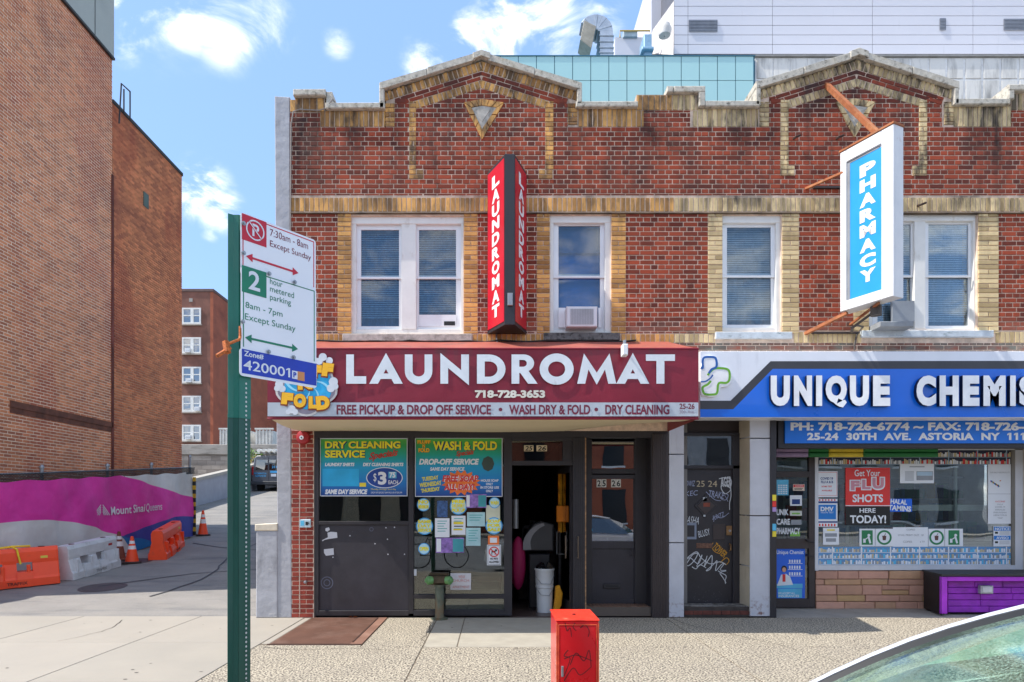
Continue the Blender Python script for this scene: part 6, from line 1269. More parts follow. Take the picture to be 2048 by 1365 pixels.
t = thing('awning_lamp', 'small white sensor lamp clamped on the front of the burgundy awning', 'lamp', (X(1249, -1.5), -1.5, Z(712, -1.5)))
m = MB(); m.box(X(1244, -1.55), X(1254.5, -1.55), -1.6, -1.48, Z(712, -1.55), Z(690, -1.55), .008); P_('housing', m, vinyl, t); m = MB(); m.cyl((X(1249, -1.5), -1.5, Z(691, -1.5)), (X(1249, -1.5), -1.5, Z(681, -1.5)), .02); m.tube([(X(1249, -1.5), -1.5, Z(691, -1.5)), (X(1249, -1.5), -1.2, Z(690, -1.5))], .01, 6); P_('bracket', m, steel, t)
# ------------------------------------------------------------ blade signs
BS = thing('laundromat_blade_sign', 'tall red wedge shaped vertical laundromat sign with dark spine', 'sign', (.18, -.2, 4.04))
A0, A1, B0, B1_ = Vector((-.107, -.01, 0)), Vector((.135, -.5, 0)), Vector((.265, -.5, 0)), Vector((.45, -.01, 0)); z0, z1 = 4.05, 6.36
m = MB(); m.prism(Fr((0, 0, 0), (1, 0, 0), (0, 1, 0)), ccw([tuple(A0[:2]), tuple(A1[:2]), tuple(B0[:2]), tuple(B1_[:2])]), z0, z1, .01); P_('cabinet', m, M('sign_spine', '#26262c', .45, var=.08), BS)
for (a, b, mt_) in ((A0, A1, M('blade_red', '#c0142e', .35, var=.05, coat=.3)), (B0, B1_, M('blade_red', '#c0142e'))):
    fr = Fr(a, b - a, (0, 0, 1)); L_ = (b - a).length; m = MB(); m.fbox(fr, .02, L_ - .02, z0 + .05, z1 - .05, 0, .006); fp_ = P_('red_face', m, mt_, BS); m = MB(); n = 10; top, bot = z1 - .16, z0 + .14; hh = (top - bot) / n
    for i, ch in enumerate('LAUNDROMAT'): m.text(ch, L_ * .3, top - (i + 1) * hh + .028, L_ * .72, top - i * hh, fr, .009, bold=.05)
    P_('lettering', m, M('blade_white', '#e3e3e3', .5), fp_, recalc=False)
m = MB(); m.box(.17, .24, -.53, -.5, 4.30, 4.47, .006); P_('junction_box', m, steel, BS); m = MB(); m.tube([(.02, -.02, 4.05), (.02, -.05, 3.98), (.03, -.05, 3.93), (.03, -.02, 3.88)], .012, 6); P_('conduit', m, steel, BS)
PB = thing('pharmacy_blade_sign', 'tall white framed blue vertical pharmacy sign on rusty struts', 'sign', (4.9, -.8, 4.23))
A, B = Vector((4.72, -.43, 0)), Vector((5.03, -1.1, 0)); z0, z1 = 4.235, 6.40; fr = Fr(A, B - A, (0, 0, 1)); Lp = (B - A).length; wf = M('weathered_white_metal', '#dcdcdc', .45, var=.05, stains=(('#9a6a44', (5, 5, 3), .68, .78, .6, None, None),))
m = MB(); m.fbox(fr, 0, Lp, z0, z1, -.165, 0, .004); P_('cabinet', m, wf, PB)
m = MB(); 
for q in ((0, .09, z0, z1), (Lp - .16, Lp, z0, z1), (.09, Lp - .16, z1 - .17, z1), (.09, Lp - .16, z0, z0 + .13)): m.fbox(fr, *q, .001, .03, .008)
P_('frame', m, wf, PB)
m = MB(); m.fbox(fr, .09, .135, z0 + .13, z1 - .17, .002, .012); m.fbox(fr, .135, Lp - .2, z1 - .2, z1 - .17, .002, .012); P_('inner_trim', m, M('trim_grey', '#85898f', .5), PB)
m = MB(); m.fbox(fr, .135, Lp - .165, z0 + .14, z1 - .2, .001, .008); bf = P_('blue_face', m, M('pharmacy_blue', '#2596dc', .35, var=.03, coat=.3), PB)
m = MB(); top, bot = z1 - .31, z0 + .26; hh = (top - bot) / 8
for i, ch in enumerate('PHARMACY'): m.text(ch, Lp * .37, top - (i + 1) * hh + .035, Lp * .67, top - i * hh, fr, .011, bold=.06)
P_('lettering', m, M('blade_white', '#e3e3e3'), bf, recalc=False)
rust = M('rusty_steel', '#9a5a34', .8, var=.3, vs=7, stains=(('#d09a6a', (4, 4, 4), .5, .7, .6, None, None), ('#6a3422', (7, 7, 7), .55, .7, .7, None, None)))
m = MB(); m.fbox(fr, -.01, Lp + .01, z1 + .001, z1 + .03, -.175, .04, .003); P_('rusty_cap', m, rust, PB)
def strut(p, q, w_=.03): m = MB(); m.tube([p, q], [w_, w_], 4); P_('strut', m, rust, PB)
strut((X(1654, -.02), -.0, Z(170)), (4.98, -.85, z1 + .01), .042); strut((X(1611), -.0, Z(378)), (4.74, -.5, 6.12), .022); strut((X(1610), -.0, Z(668)), (4.76, -.5, z0 - .03), .03); strut((X(1700), -.0, Z(650)), (4.95, -.9, z0 - .02), .02)
m = MB(); m.R(1628, 372, 1700, 376, -.04, .06); P_('wall_bar', m, brown_metal, PB); m = MB(); m.R(1625, 664, 1720, 667, -.05, .07); P_('wall_bar', m, brown_metal, PB)
m = MB(); c = Vector((5.02, -.72, z0 - .01)); m.cyl(c, c - Vector((0, 0, .12)), .07, n=12); m.tube([c - Vector((0, 0, .06)), c + Vector((-.1, .3, -.16)), (X(1722), -.05, Z(656)), (X(1710), -.04, Z(672)), (X(1706), -.04, Z(692)), (X(1706), -.04, Z(702))], .014, 6); m.tube([c - Vector((0, 0, .05)), c + Vector((-.15, .3, -.2)), (X(1700), -.05, Z(668))], .018, 6); P_('conduit', m, M('conduit_dark', '#4c4540', .6), PB)
m = MB(); m.R(1760, 643, 1828, 654, -.25, .3, .01); m.R(1785, 602, 1829, 643, .02, .05); P_ = P_; single('window_unit', m, M('unit_offwhite', '#8d9298', .5), 'part of a grey window unit under the pharmacy blade sign', 'air conditioner')
for (px, py, s_) in ((1586, 278, 0), (1672, 278, 0), (1835, 412, 0)):
    m = MB(); m.tube([(X(px), .0, Z(py)), (X(px) + .01, -.07, Z(py + 2)), (X(px) + .07, -.08, Z(py - 1))], .016, 5); single('wall_hook', m, M('hook_dark', '#3c2c26', .8), {1586: 'left rusty hook stub in the brickwork under the right gable', 1672: 'rusty hook stub beside the right diamond tile', 1835: 'rusty hook on the tan band over the double window'}[px], 'hook', group='rusty hooks in the wall')
# wires and small wall things
m = MB(); m.tube([(X(583), -.02, Z(660)), (X(582), -.02, Z(420)), (X(583), -.02, Z(250)), (X(588), -.03, Z(226)), (X(600), -.03, Z(222)), (X(640), -.03, Z(224)), (X(655), -.05, Z(220)), (X(668), -.08, Z(206)), (X(672), .1, Z(204))], .01, 6); single('wall_cable', m, M('cable_grey', '#8a827c', .7), 'thin cable climbing the left edge of the brick front', 'cable')
m = MB(); m.tube([(X(601), -.03, Z(1228)), (X(600), -.03, Z(1050)), (X(602), -.03, Z(960)), (X(600), -.03, Z(866))], .007, 6); single('pier_cable', m, M('cable_pale', '#b09c90', .7), 'thin cable running down the brick pier', 'cable')
m = MB(); m.tube([(X(580 + i * 30), -.05 + .01 * math.sin(i * 3), Z(684.5 + 1.5 * math.sin(i * 2.1))) for i in range(24)], .012, 6); single('awning_cable', m, M('cable_black', '#24211f', .7), 'black cable lying along the wall above the awning', 'cable')
t = thing('fire_bell', 'red round fire alarm bell on the brick pier', 'alarm bell', (X(608), -.05, Z(876))); m = MB(); m.lathe((X(608), -.01, Z(876)), [(.095, 0), (.1, .03), (.085, .06), (.04, .075), (.001, .08)], 24, axis=(0, -1, 0)); P_('gong', m, M('bell_red', '#a3242a', .4, var=.1), t, smooth=True); m = MB(); m.cyl((X(607), -.085, Z(877)), (X(607), -.1, Z(877)), .03, n=14); P_('label_disc', m, whp, t); m = MB(); m.cyl((X(607), -.1, Z(877)), (X(607), -.105, Z(877)), .01, n=10); P_('bolt', m, blk, t)
t = thing('intercom', 'small pale intercom box on the brick pier', 'intercom', (X(609.5), -.04, Z(1055))); m = MB(); m.R(598.5, 1039, 621, 1055.5, -.035, .04, .004); P_('box', m, M('intercom_pale', '#bcd0d8', .5), t); m = MB(); m.R(601, 1042, 608, 1052, -.038, .004); P_('label', m, cyn, t); m = MB(); m.R(611, 1044, 616, 1051, -.038, .004); m.T('A', 616, 1043, 620, 1051, -.035, .004); P_('marks', m, blk, t, kind='stuff', recalc=False)
m = MB(); m.lathe((X(612.5), -.01, Z(1164)), [(.022, 0), (.026, .02), (.02, .05), (.001, .055)], 12, axis=(0, -1, 0)); single('pipe_cap', m, steel, 'small metal knob low on the brick pier', 'knob', smooth=True)
# ------------------------------------------------------------ laundromat window posters
Y1 = .043
def grad(name, z0, z1):
    m_ = bpy.data.materials.new(name); m_.use_nodes = True; nt = m_.node_tree; b = nt.nodes['Principled BSDF']; b.inputs['Roughness'].default_value = .5
    pos = N(nt, 'ShaderNodeNewGeometry').outputs['Position']; sp = N(nt, 'ShaderNodeSeparateXYZ'); nt.links.new(pos, sp.inputs[0]); q = N(nt, 'ShaderNodeMapRange'); q.inputs[1].default_value = z0; q.inputs[2].default_value = z1; nt.links.new(sp.outputs[2], q.inputs[0])
    c = ramp(nt, q.outputs[0], [(0, lin('#123c8a')), (.22, lin('#1575c0')), (.5, lin('#159ac8')), (.72, lin('#16a08a')), (.88, lin('#2f9a48')), (1, lin('#5ab040'))]); nt.links.new(c, b.inputs['Base Color']); return m_
gp = grad('poster_gradient', Z(993, Y1), Z(877, Y1))
yel = M('poster_yellow', '#e8dc28', .5); dkb = M('poster_dark', '#14305c', .5); rdp = M('poster_script_red', '#b83a2c', .5); orp = M('poster_orange', '#e8742c', .5)
t = poster('dry_cleaning_poster', 'green and blue dry cleaning service poster in the left shop window', 640, 877, 815, 993, whp, Y1); bars(t, gp, [(641.5, 878.5, 813.5, 991.5)], Y1, 'gradient_field', .001)
for mt_, h, bo, dx in ((dkb, .002, .09, .6), (yel, .004, .04, 0)): tp(t, mt_, [('DRY CLEANING', 650 + dx, 883 + dx, 801 + dx, 897.5 + dx, dict(bold=bo)), ('SERVICE', 650 + dx, 901 + dx, 730 + dx, 916 + dx, dict(bold=bo))], Y1, h=h)
tp(t, rdp, [('Specials', 737, 902, 797, 920, dict(bold=.03, shear=.5, rot=.15))], Y1, h=.006); tp(t, whp, [('LAUNDRY SHIRTS', 650, 926, 709, 933, dict(bold=.05, shear=.2)), ('DRY CLEANING SHIRTS', 726, 926, 807, 933, dict(bold=.05, shear=.2)), ('SAME DAY SERVICE', 650, 979, 735, 989, dict(bold=.06, shear=.2))], Y1)
tp(t, ylp, [('Monday through Saturday', 742, 977, 792, 981.5, {})], Y1); tp(t, whp, [('DROP OFF BEFORE 10AM PICK UP AFTER 5PM', 742, 984, 804, 987.5, {})], Y1, 'small_print')
m = MB(); m.disc(yfr(Y1), X(769, Y1), Z(956, Y1), .262, .15, h=.002, n=36); P_('oval_edge', m, whp, t, recalc=False); m = MB(); m.disc(yfr(Y1), X(769, Y1), Z(956, Y1), .25, .14, h=.003, n=36); P_('oval', m, M('oval_navy', '#153f93', .5), t, recalc=False)
tp(t, whp, [('$', 747, 947, 753, 965, dict(bold=.0)), ('3', 756, 944, 773, 970, dict(bold=.045)), ('EACH', 777, 961, 796, 969, dict(bold=.02))], Y1, 'price', .005); m = MB(); m.R(777, 944, 793, 957, Y1 - .005, .001); P_('price_patch', m, cyn, t); tp(t, whp, [('75', 779, 945, 791, 956, dict(bold=.04))], Y1, 'price', .007)
bars(t, M('poster_cyan', '#25a8dc', .5), [(645, 938, 718, 973)], Y1, 'price_field', .0018); bars(t, ylp, [(719, 966, 732, 974)], Y1, 'sticker', .005)
t = poster('wash_fold_poster', 'green and blue wash and fold poster in the middle shop window', 830, 876, 1005, 994, whp, Y1); bars(t, gp, [(831.5, 877.5, 1003.5, 992.5)], Y1, 'gradient_field', .001)
for mt_, h, bo, dx in ((dkb, .002, .09, .6), (yel, .004, .04, 0)): tp(t, mt_, [('WASH & FOLD', 866 + dx, 883 + dx, 994 + dx, 901 + dx, dict(bold=bo))], Y1, h=h)
for mt_, h, bo, dx in ((M('badge_brown', '#8a3a14'), .002, .09, .5), (M('badge_yellow', '#f0b41c'), .004, .05, 0)): tp(t, mt_, [('FLUFF', 835 + dx, 881 + dx, 861 + dx, 888 + dx, dict(bold=bo)), ('N', 845 + dx, 889 + dx, 850 + dx, 896 + dx, dict(bold=bo)), ('FOLD', 837 + dx, 897 + dx, 859 + dx, 905 + dx, dict(bold=bo))], Y1, 'logo', h)
tp(t, rdp, [('Specials', 912, 901, 948, 914, dict(bold=.03, shear=.4, rot=.12))], Y1, h=.006); tp(t, whp, [('DROP-OFF SERVICE', 838, 918, 958, 930, dict(bold=.05, shear=.2)), ('SAME DAY SERVICE', 860, 935, 929, 942, dict(bold=.04, shear=.2)), ('HOUSE SOAP', 962, 959, 997, 964, dict(bold=.03)), ('ONLY', 972, 966, 986, 971, dict(bold=.03)), ('IN STORE USE', 961, 973, 998, 978, dict(bold=.03)), ('ONLY', 972, 980, 986, 985, dict(bold=.03))], Y1)
tp(t, yel, [('TUESDAY', 844, 953, 877, 961, dict(bold=.04, rot=.12)), ('WEDNESDAY', 839, 964, 883, 973, dict(bold=.04, rot=.12)), ('THURSDAY', 842, 976, 880, 984, dict(bold=.04, rot=.12))], Y1)
m = MB(); st2 = [(922 + (40 if i % 2 else 31) * 1.0 * math.cos(i * math.pi / 16), 966 + (26 if i % 2 else 19) * math.sin(i * math.pi / 16)) for i in range(32)]; V_ = pxl(st2, Y1); f1_ = yfr(Y1)
for i in range(32): m.face([f1_.p(X(922, Y1), Z(966, Y1), .003), f1_.p(*V_[i], .003), f1_.p(*V_[(i + 1) % 32], .003)])
P_('starburst', m, orp, t, recalc=False)
for mt_, h, bo in ((whp, .005, .1), (redp, .007, .04)): tp(t, mt_, [('FREE SOAP', 885, 951, 957, 964, dict(bold=bo, shear=.15)), ('ALL DAY!', 888, 968, 949, 981, dict(bold=bo, shear=.15))], Y1, h=h)
m = MB(); m.disc(yfr(Y1), X(976, Y1), Z(928, Y1), .09, .11, h=.004, n=8); P_('dark_patch', m, M('octagon_dark', '#3a4a44', .6), t, recalc=False)
vio = M('card_violet', '#8a6ab0', .5, var=.4, vs=14)
for (cx, cy2, r_, tt, lab) in ((847, 1010, 13, ['NO', 'MINIMUM'], 'upper left'), (917, 1013, 17, ['FREE', 'DELIVERY', 'PICK UP'], 'largest, top centre'), (989, 1006, 11, ['WASH'], 'top right, smallest'), (849, 1053, 17, ['SAME', 'DAY', 'SERVICE'], 'middle left'), (988, 1052, 17, ['SOAP', 'FOR', 'SALE'], 'middle right'), (848, 1098, 11.5, ['OPEN'], 'lowest')):
    t = thing('round_sticker', 'round blue and yellow window sticker, %s of the six' % lab, 'sticker', (X(cx, Y1), Y1, Z(cy2 + r_, Y1)), group='round window stickers'); m = MB(); m.disc(f1_, X(cx, Y1), Z(cy2, Y1), r_ * .00725, h=.001); P_('edge', m, M('sticker_azure', '#3c9ad8', .5), t, recalc=False); m = MB(); m.disc(f1_, X(cx, Y1), Z(cy2, Y1), r_ * .0063, h=.002); P_('disc', m, M('sticker_ice', '#b4dcea', .5, var=.1), t, recalc=False)
    hh = r_ * 1.5 / len(tt); m = MB()
    for i, s_ in enumerate(tt): y0 = cy2 - r_ * .75 + i * hh if len(tt) > 1 else cy2 - 4; y1 = y0 + (hh * .82 if len(tt) > 1 else 8); m.T(s_, cx - r_ * .78, y0, cx + r_ * .78, y1, Y1, .004, bold=.06)
    P_('lettering', m, M('poster_yellow', '#e8dc28'), t, recalc=False)
paper = [(870, 1037, 899, 1075, whp, 'white notice with tear-off strips in the middle window', 'n'), (903, 1032, 931, 1070, whp, 'white notice with yellow lines, centre of the middle window', 'y'), (934, 1025, 970, 1053, M('paper_blue', '#a9cfd4', .6), 'pale blue landscape notice in the middle window', 'n'), (932, 1056, 961, 1092, M('paper_blue', '#a9cfd4'), 'pale blue upright notice below the landscape one', 'n'), (972, 1011, 1000, 1045, M('paper_cream', '#c9ccb4', .6), 'plain cream paper under the small top right sticker', 'x'), (872, 1076, 928, 1106, vio, 'violet picture card at the centre of the window', 'v'), (932, 989, 973, 1016, vio, 'violet picture card just below the wash poster', 'v'), (901, 1147, 942, 1180, M('paper_faded', '#c9c6c8', .6), 'faded handwritten paper at the bottom of the middle window', 'w'), (976, 1072, 998, 1090, orp, 'orange card above the no pets sign', 'o'), (828, 1139, 833, 1152, whp, 'tiny white tag at the left window edge', 'x'), (874, 1002, 895, 1035, M('card_navy', '#3a5a8a', .6, var=.4, vs=20), 'dark blue figure cut-out hanging in the window', 'x')]
for (a, b, c, d, mt_, lab, kd) in paper:
    t = poster('notice', lab, a, b, c, d, mt_, Y1 - (.004 if kd in 'vo' else 0), 'notice')
    if kd in 'ny': bars(t, M('print_teal', '#4fa8a8', .6), [(a + 5, b + 5 + i * 5, c - 5 - (i % 3) * 3, b + 6.5 + i * 5) for i in range(int((d - b - 9) / 5))], Y1)
    if kd == 'y': bars(t, ylp, [(a + 4, b + 12, c - 4, b + 17), (a + 4, b + 26, c - 6, b + 29)], Y1, h=.003); bars(t, blk, [(a + 5, b + 20, c - 5, b + 22)], Y1, h=.003)
    if kd == 'w': tp(t, M('print_pink', '#c47a72', .6), [('WEAR', a + 16, b + 4, c - 12, b + 10), ('CHURCH', a + 4, b + 12, c - 4, b + 17), ('APARTMENT', a + 4, b + 25, c - 3, b + 30)], Y1)
    if kd == 'v': bars(t, M('card_teal', '#3f9aa4', .5), [(a + (c - a) * .6, b + 2, c - 1, d - 2)], Y1 - .004); bars(t, whp, [(a + 1, b + 2, a + (c - a) * .18, d - 2)], Y1 - .004)
    if kd == 'o': bars(t, whp, [(a + 4, b + 4, c - 4, d - 4)], Y1 - .004)
t = poster('no_pets_sign', 'white no pets allowed sign with a red crossed dog', 974, 1090, 1002, 1131, whp, Y1 - .004, 'sign'); fr = yfr(Y1 - .004); bars(t, blk, [(975.5, 1091.5, 976.3, 1129.5), (999.7, 1091.5, 1000.5, 1129.5), (975.5, 1091.5, 1000.5, 1092.3), (975.5, 1128.7, 1000.5, 1129.5)], Y1 - .004)
m = MB(); m.disc(fr, X(988), Z(1104.5), .075, h=.004, r0=.8); m.stroke(fr, pxl([(981, 1098), (995, 1111)], Y1), .014, .0045); P_('ban_ring', m, redp, t, recalc=False); m = MB(); m.R(983, 1102, 991, 1105.5, Y1 - .0075, .001); m.R(983, 1105, 984.3, 1110, Y1 - .0075, .001); m.R(989.5, 1105, 990.8, 1110, Y1 - .0075, .001); m.R(990, 1099, 994, 1103, Y1 - .0075, .001); P_('dog', m, blk, t, kind='stuff'); tp(t, blk, [('NO PETS', 980, 1116, 996, 1120, dict(bold=.05)), ('ALLOWED', 978, 1122, 998, 1126.5, dict(bold=.05))], Y1 - .004)
t = thing('transom_number', 'cream numeral stickers 25 26 over the shop entrance', 'number', (X(1072, .045), .045, Z(903)))
for a, b, s_ in ((1048, 1067, '25'), (1073, 1094, '26')): m = MB(); m.R(a, 891, b, 903, .043, .003); pt = P_('number_sticker', m, M('sticker_gold', '#c8b896', .6), t); m = MB(); m.T(s_, a + 2, 892.5, b - 2, 902, .043, .002, bold=.02, shear=.15); P_('numeral', m, blk, pt, recalc=False)
# things in the doorway
t = thing('plastic_bucket', 'two stacked white plastic buckets by the open door', 'bucket', (X(1089, .45), .45, .01)); bx_, by_ = X(1089, .45), .45
m = MB(); m.lathe((bx_, by_, .01), [(.001, 0), (.115, 0), (.125, .36), (.135, .37), (.135, .40), (.13, .405), (.135, .44), (.14, .62), (.148, .63), (.148, .65), (.14, .655), (.135, .6), (.001, .58)], 28); P_('bucket_wall', m, M('bucket_white', '#cfd1d2', .5, var=.05), t, smooth=True)
m = MB(); m.tube([(bx_ - .14, by_ - .03, .55), (bx_ - .06, by_ - .15, .45), (bx_ + .08, by_ - .15, .44), (bx_ + .14, by_ - .03, .56)], .005, 5); m.tube([(bx_ - .13, by_ - .03, .37), (bx_ - .06, by_ - .14, .28), (bx_ + .06, by_ - .14, .27), (bx_ + .13, by_ - .03, .36)], .005, 5); P_('handle', m, steel, t, kind='stuff'); 
m = MB(); m.grid(lambda u, v: (bx_ + .14 * math.cos(u * 6.283) * (1 - v * .6), by_ + .14 * math.sin(u * 6.283) * (1 - v * .6), .66 + .05 * math.sin(u * 21) + .05 * v), 24, 4); P_('bin_liner', m, M('liner_black', '#15151a', .25), t, smooth=True)
t = thing('grey_bin', 'dark grey rubbish bin with a curved lid in the doorway', 'bin', (X(1077, .95), .95, 0)); yy2 = .8
m = MB(); m.box(X(1058, yy2), X(1100, yy2), yy2, yy2 + .4, .0, .85, .02); P_('bin_body', m, M('bin_dark', '#2a2a2e', .5), t)
m = MB(); pr = [(1052, 1102), (1050, 1080), (1056, 1062), (1068, 1048), (1084, 1043), (1107, 1049), (1107, 1102)]; m.prism(yfr(yy2 - .03), ccw(pxl(pr, yy2)), -.42, 0, .02); P_('curved_lid', m, M('bin_lid_dark', '#3b3c40', .45), t)
m = MB(); m.stroke(yfr(yy2 - .03), pxl([(1054, 1100), (1054, 1082), (1062, 1066), (1076, 1054), (1088, 1049)], yy2), [.13, .04], .004); P_('lid_band', m, M('lid_grey', '#8a8a8e', .5), t, recalc=False)
m = MB(); m.grid(lambda u, v: (X(1036, .9) + .12 * math.cos(u * 6.283) * math.sin(v * 3.14) * (1 + .1 * math.sin(u * 30)), .9 + .12 * math.sin(u * 6.283) * math.sin(v * 3.14), .28 + .42 * (1 - math.cos(v * 3.14))), 30, 14); single('laundry_bag', m, M('bag_pink', '#b01f5a', .6, var=.15), 'bright pink laundry bag standing just inside the doorway', 'bag', smooth=True)
m = MB(); m.prism(Fr((X(1108, .35), .35, 0), (1, .2, 0), (0, 0, 1)), ccw([(.0, .05), (.05, .0), (.11, .12), (.13, .3), (.08, .42), (.03, .40), (.02, .22)]), -.04, .04, .02); single('dustpan', m, M('dustpan_yellow', '#e09a1c', .5), 'yellow dustpan standing beside the white buckets', 'dustpan')
m = MB(); m.prism(Fr((X(1113, .75), .7, 0), (1, .2, 0), (0, 0, 1)), rect(0, 1.35, .13, 1.6), -.03, .03, .01); single('hanging_tool', m, M('tool_orange', '#f0871c', .5), 'orange plastic tool hanging on the open door', 'tool')
m = MB(); m.cyl((X(1031, .7), .7, 1.25), (X(1031, .7), .7, 1.7), .05, n=16); single('metal_canister', m, steel, 'shiny metal cylinder on the left inside the doorway', 'canister', smooth=True)
m = MB()
for i in range(14): x = U(X(1040, 2), X(1100, 2)); m.box(x, x + U(.05, .15), 1.9, 2.1, 1.0, 1.0 + U(.1, .35), .01)
m.box(X(1035, 2), X(1110, 2), 1.8, 2.4, 0, 1.0, .01); single('shop_counter', m, M('counter_dark', '#3a3634', .6, var=.4, vs=9), 'dark cluttered counter deep inside the laundromat', 'counter')
# siamese standpipe
Ysp = -.12; t = thing('standpipe', 'old green brass fire department pipe with two caps before the shop window', 'standpipe', (X(879, Ysp), Ysp, 0)); xc = X(879, Ysp); og = M('verdigris_pipe', '#5a6152', .6, metal=.3, var=.25, vs=9, stains=(('#7a5c3c', (6, 6, 3), .5, .65, .7, None, None),))
m = MB(); m.lathe((xc, Ysp, 0), [(.12, .0), (.12, .015), (.07, .03), (.062, .05), (.062, .46), (.075, .465), (.075, .49)], 22); P_('pipe', m, og, t, smooth=True)
m = MB(); m.box(xc - .12, xc + .12, Ysp - .07, Ysp + .06, .49, .62, .03); m.box(xc - .13, xc + .13, Ysp - .05, Ysp + .05, .62, .66, .02); P_('head', m, M('dark_brass', '#4d4334', .5, metal=.5, var=.3, vs=12), t)
for s_ in (-1, 1): m = MB(); m.lathe((xc + s_ * .1, Ysp - .04, .555), [(.055, 0), (.06, .04), (.06, .07), (.035, .08), (.03, .1), (.001, .1)], 16, axis=(s_, -.55, 0)); P_('hose_cap', m, M('cap_green', '#5c8a52', .5, var=.25, vs=12), t, smooth=True)
# cellar door
t = thing('cellar_door', 'rusty ribbed steel cellar door set in the sidewalk', 'hatch', (-2.07, -.9, 0)); rs = M('rusty_hatch', '#7d5a4a', .75, var=.15, vs=3, bump=.001, stains=(('#a08272', (2, 2, 2), .5, .7, .6, None, None), ('#50362c', (3, 3, 3), .6, .75, .6, None, None)))
m = MB(); m.box(-2.60, -1.66, -1.78, -.04, -.04, .006); P_('plate', m, rs, t); m = MB()
for i in range(46): x = -2.59 + i * .02; m.box(x, x + .009, -1.76, -.06, .006, .012)
P_('ribs', m, rs, t, kind='stuff'); m = MB(); m.box(-1.655, -1.535, -1.78, -.04, -.04, .010, .003); P_('side_flange', m, rs, t); m = MB(); m.box(-1.66, -1.652, -1.7, -.1, .0, .02); m.box(-2.62, -1.53, -1.80, -1.782, -.03, .012); P_('rim', m, M('hatch_rim', '#5a4238', .7), t)
m = MB()
for i in range(7): x, y = -2.05 + U(-.07, .07), -.1 + U(-.03, .03); m.face([(x, y, .02), (x + .03, y + .005, .04), (x + .04, y + .03, .025), (x + .01, y + .03, .02)])
single('dead_leaves', m, M('dead_leaf', '#7a4a2a', .8), 'few dry brown leaves on the cellar door', None, kind='stuff')
# ------------------------------------------------------------ street post with parking signs
SO = Vector((-1.414, -5.6, 0)); su = Vector((.31, .385, 0)); sfr = Fr(SO, su, (0, 0, 1))
def SPx(px, py):
    dx = (px - VX) / F; t_ = ((SO.x) * sfr.n.x + (SO.y - CY) * sfr.n.y) / (dx * sfr.n.x + sfr.n.y); P = Vector((dx * t_, CY + t_, EYE - (py - VY) / F * t_)); return (P - SO).dot(sfr.u), P.z
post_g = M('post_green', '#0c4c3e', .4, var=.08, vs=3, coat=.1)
t = thing('sign_post', 'tall green perforated steel sign post at the kerb', 'post', (SO.x, SO.y, -.0)); zt3 = SPx(470, 425)[1]
# hat section: perforated web behind the signs, two wings turned to the left
W = [(.075, -.035), (.075, -.012), (.0, -.012), (-.018, -.034), (-.05, -.05), (-.052, -.046), (-.02, -.030), (-.002, -.008)]
def hat(m, z0_, z1_, o_=0):
    prof = [(.070, -.05), (.070, -.012), (.0, -.012), (-.02, -.036), (-.048, -.042)]
    for (a, b) in zip(prof[:-1], prof[1:]):
        A = sfr.p(a[0], 0, a[1] + o_); B_ = sfr.p(b[0], 0, b[1] + o_); d = (B_ - A).normalized(); nn = Vector((0, 0, 1)).cross(d) * .002
        q = [A - nn, B_ - nn, B_ + nn, A + nn]; lo_ = [(p.x, p.y, z0_) for p in q]; hi2 = [(p.x, p.y, z1_) for p in q]; m.loop2(lo_, hi2); m.face(hi2)
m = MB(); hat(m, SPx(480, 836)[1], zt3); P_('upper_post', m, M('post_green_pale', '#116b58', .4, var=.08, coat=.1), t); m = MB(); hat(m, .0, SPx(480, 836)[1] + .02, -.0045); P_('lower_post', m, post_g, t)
m = MB(); z = .1
while z < 2.3: m.disc(sfr, .042, z, .0055, .0065, h=-.0095, n=10); z += .0254
P_('hole', m, M('hole_pale', '#c9cdc8', .8), t, kind='stuff', recalc=False)
m = MB(); pz = SPx(478, 664)[1]; m.tube([sfr.p(.0, pz + .03, 0), sfr.p(-.005, pz - .03, .01), sfr.p(-.02, pz - .05, .03), sfr.p(-.09, pz - .09, .04), sfr.p(-.1, pz - .13, .04)], .008, 6); m.tube([sfr.p(-.08, pz - .11, .04), sfr.p(-.16, pz - .17, .05)], .011, 6); m.cyl(sfr.p(-.1, pz - .08, .03), sfr.p(-.1, pz - .14, .05), .02, n=6); P_('rusty_bracket', m, M('rust_bright', '#b8622c', .8, var=.35, vs=60), t)
swm = M('sign_sheet', '#eceef2', .4, var=.02); sg = M('sign_green', '#0b7a58', .45); sr_ = M('sign_red', '#c81432', .45); sb = M('sign_blue2', '#1538b0', .45); galv = steel
def Sbox(pl, pt, pr, pb_): # left px, top y at left px, right px, bottom y at left px
    u0, v1 = SPx(pl, pt); _, v0 = SPx(pl, pb_); u1, _ = SPx(pr, pt); return u0, v0, u1, v1
uR = .494; vT, vM, vB, vZ = SPx(480, 424)[1], SPx(480, 533)[1], SPx(480, 697)[1], SPx(478, 752)[1]
def plate(name, lab, v0, v1, mt_, h, u0=0.0, r_=.02):
    T_ = thing(name, lab, 'street sign', tuple(sfr.p(uR / 2, v0, 0))); m = MB(); P = []
    for (cx, cy2, a0) in ((uR - r_, v0 + r_, -90), (uR - r_, v1 - r_, 0), (u0 + r_, v1 - r_, 90), (u0 + r_, v0 + r_, 180)):
        for k in range(5): a = math.radians(a0 + k * 22.5); P.append((cx + r_ * math.cos(a), cy2 + r_ * math.sin(a)))
    m.prism(sfr, P, h - .002, h); P_('plate', m, mt_, T_); return T_
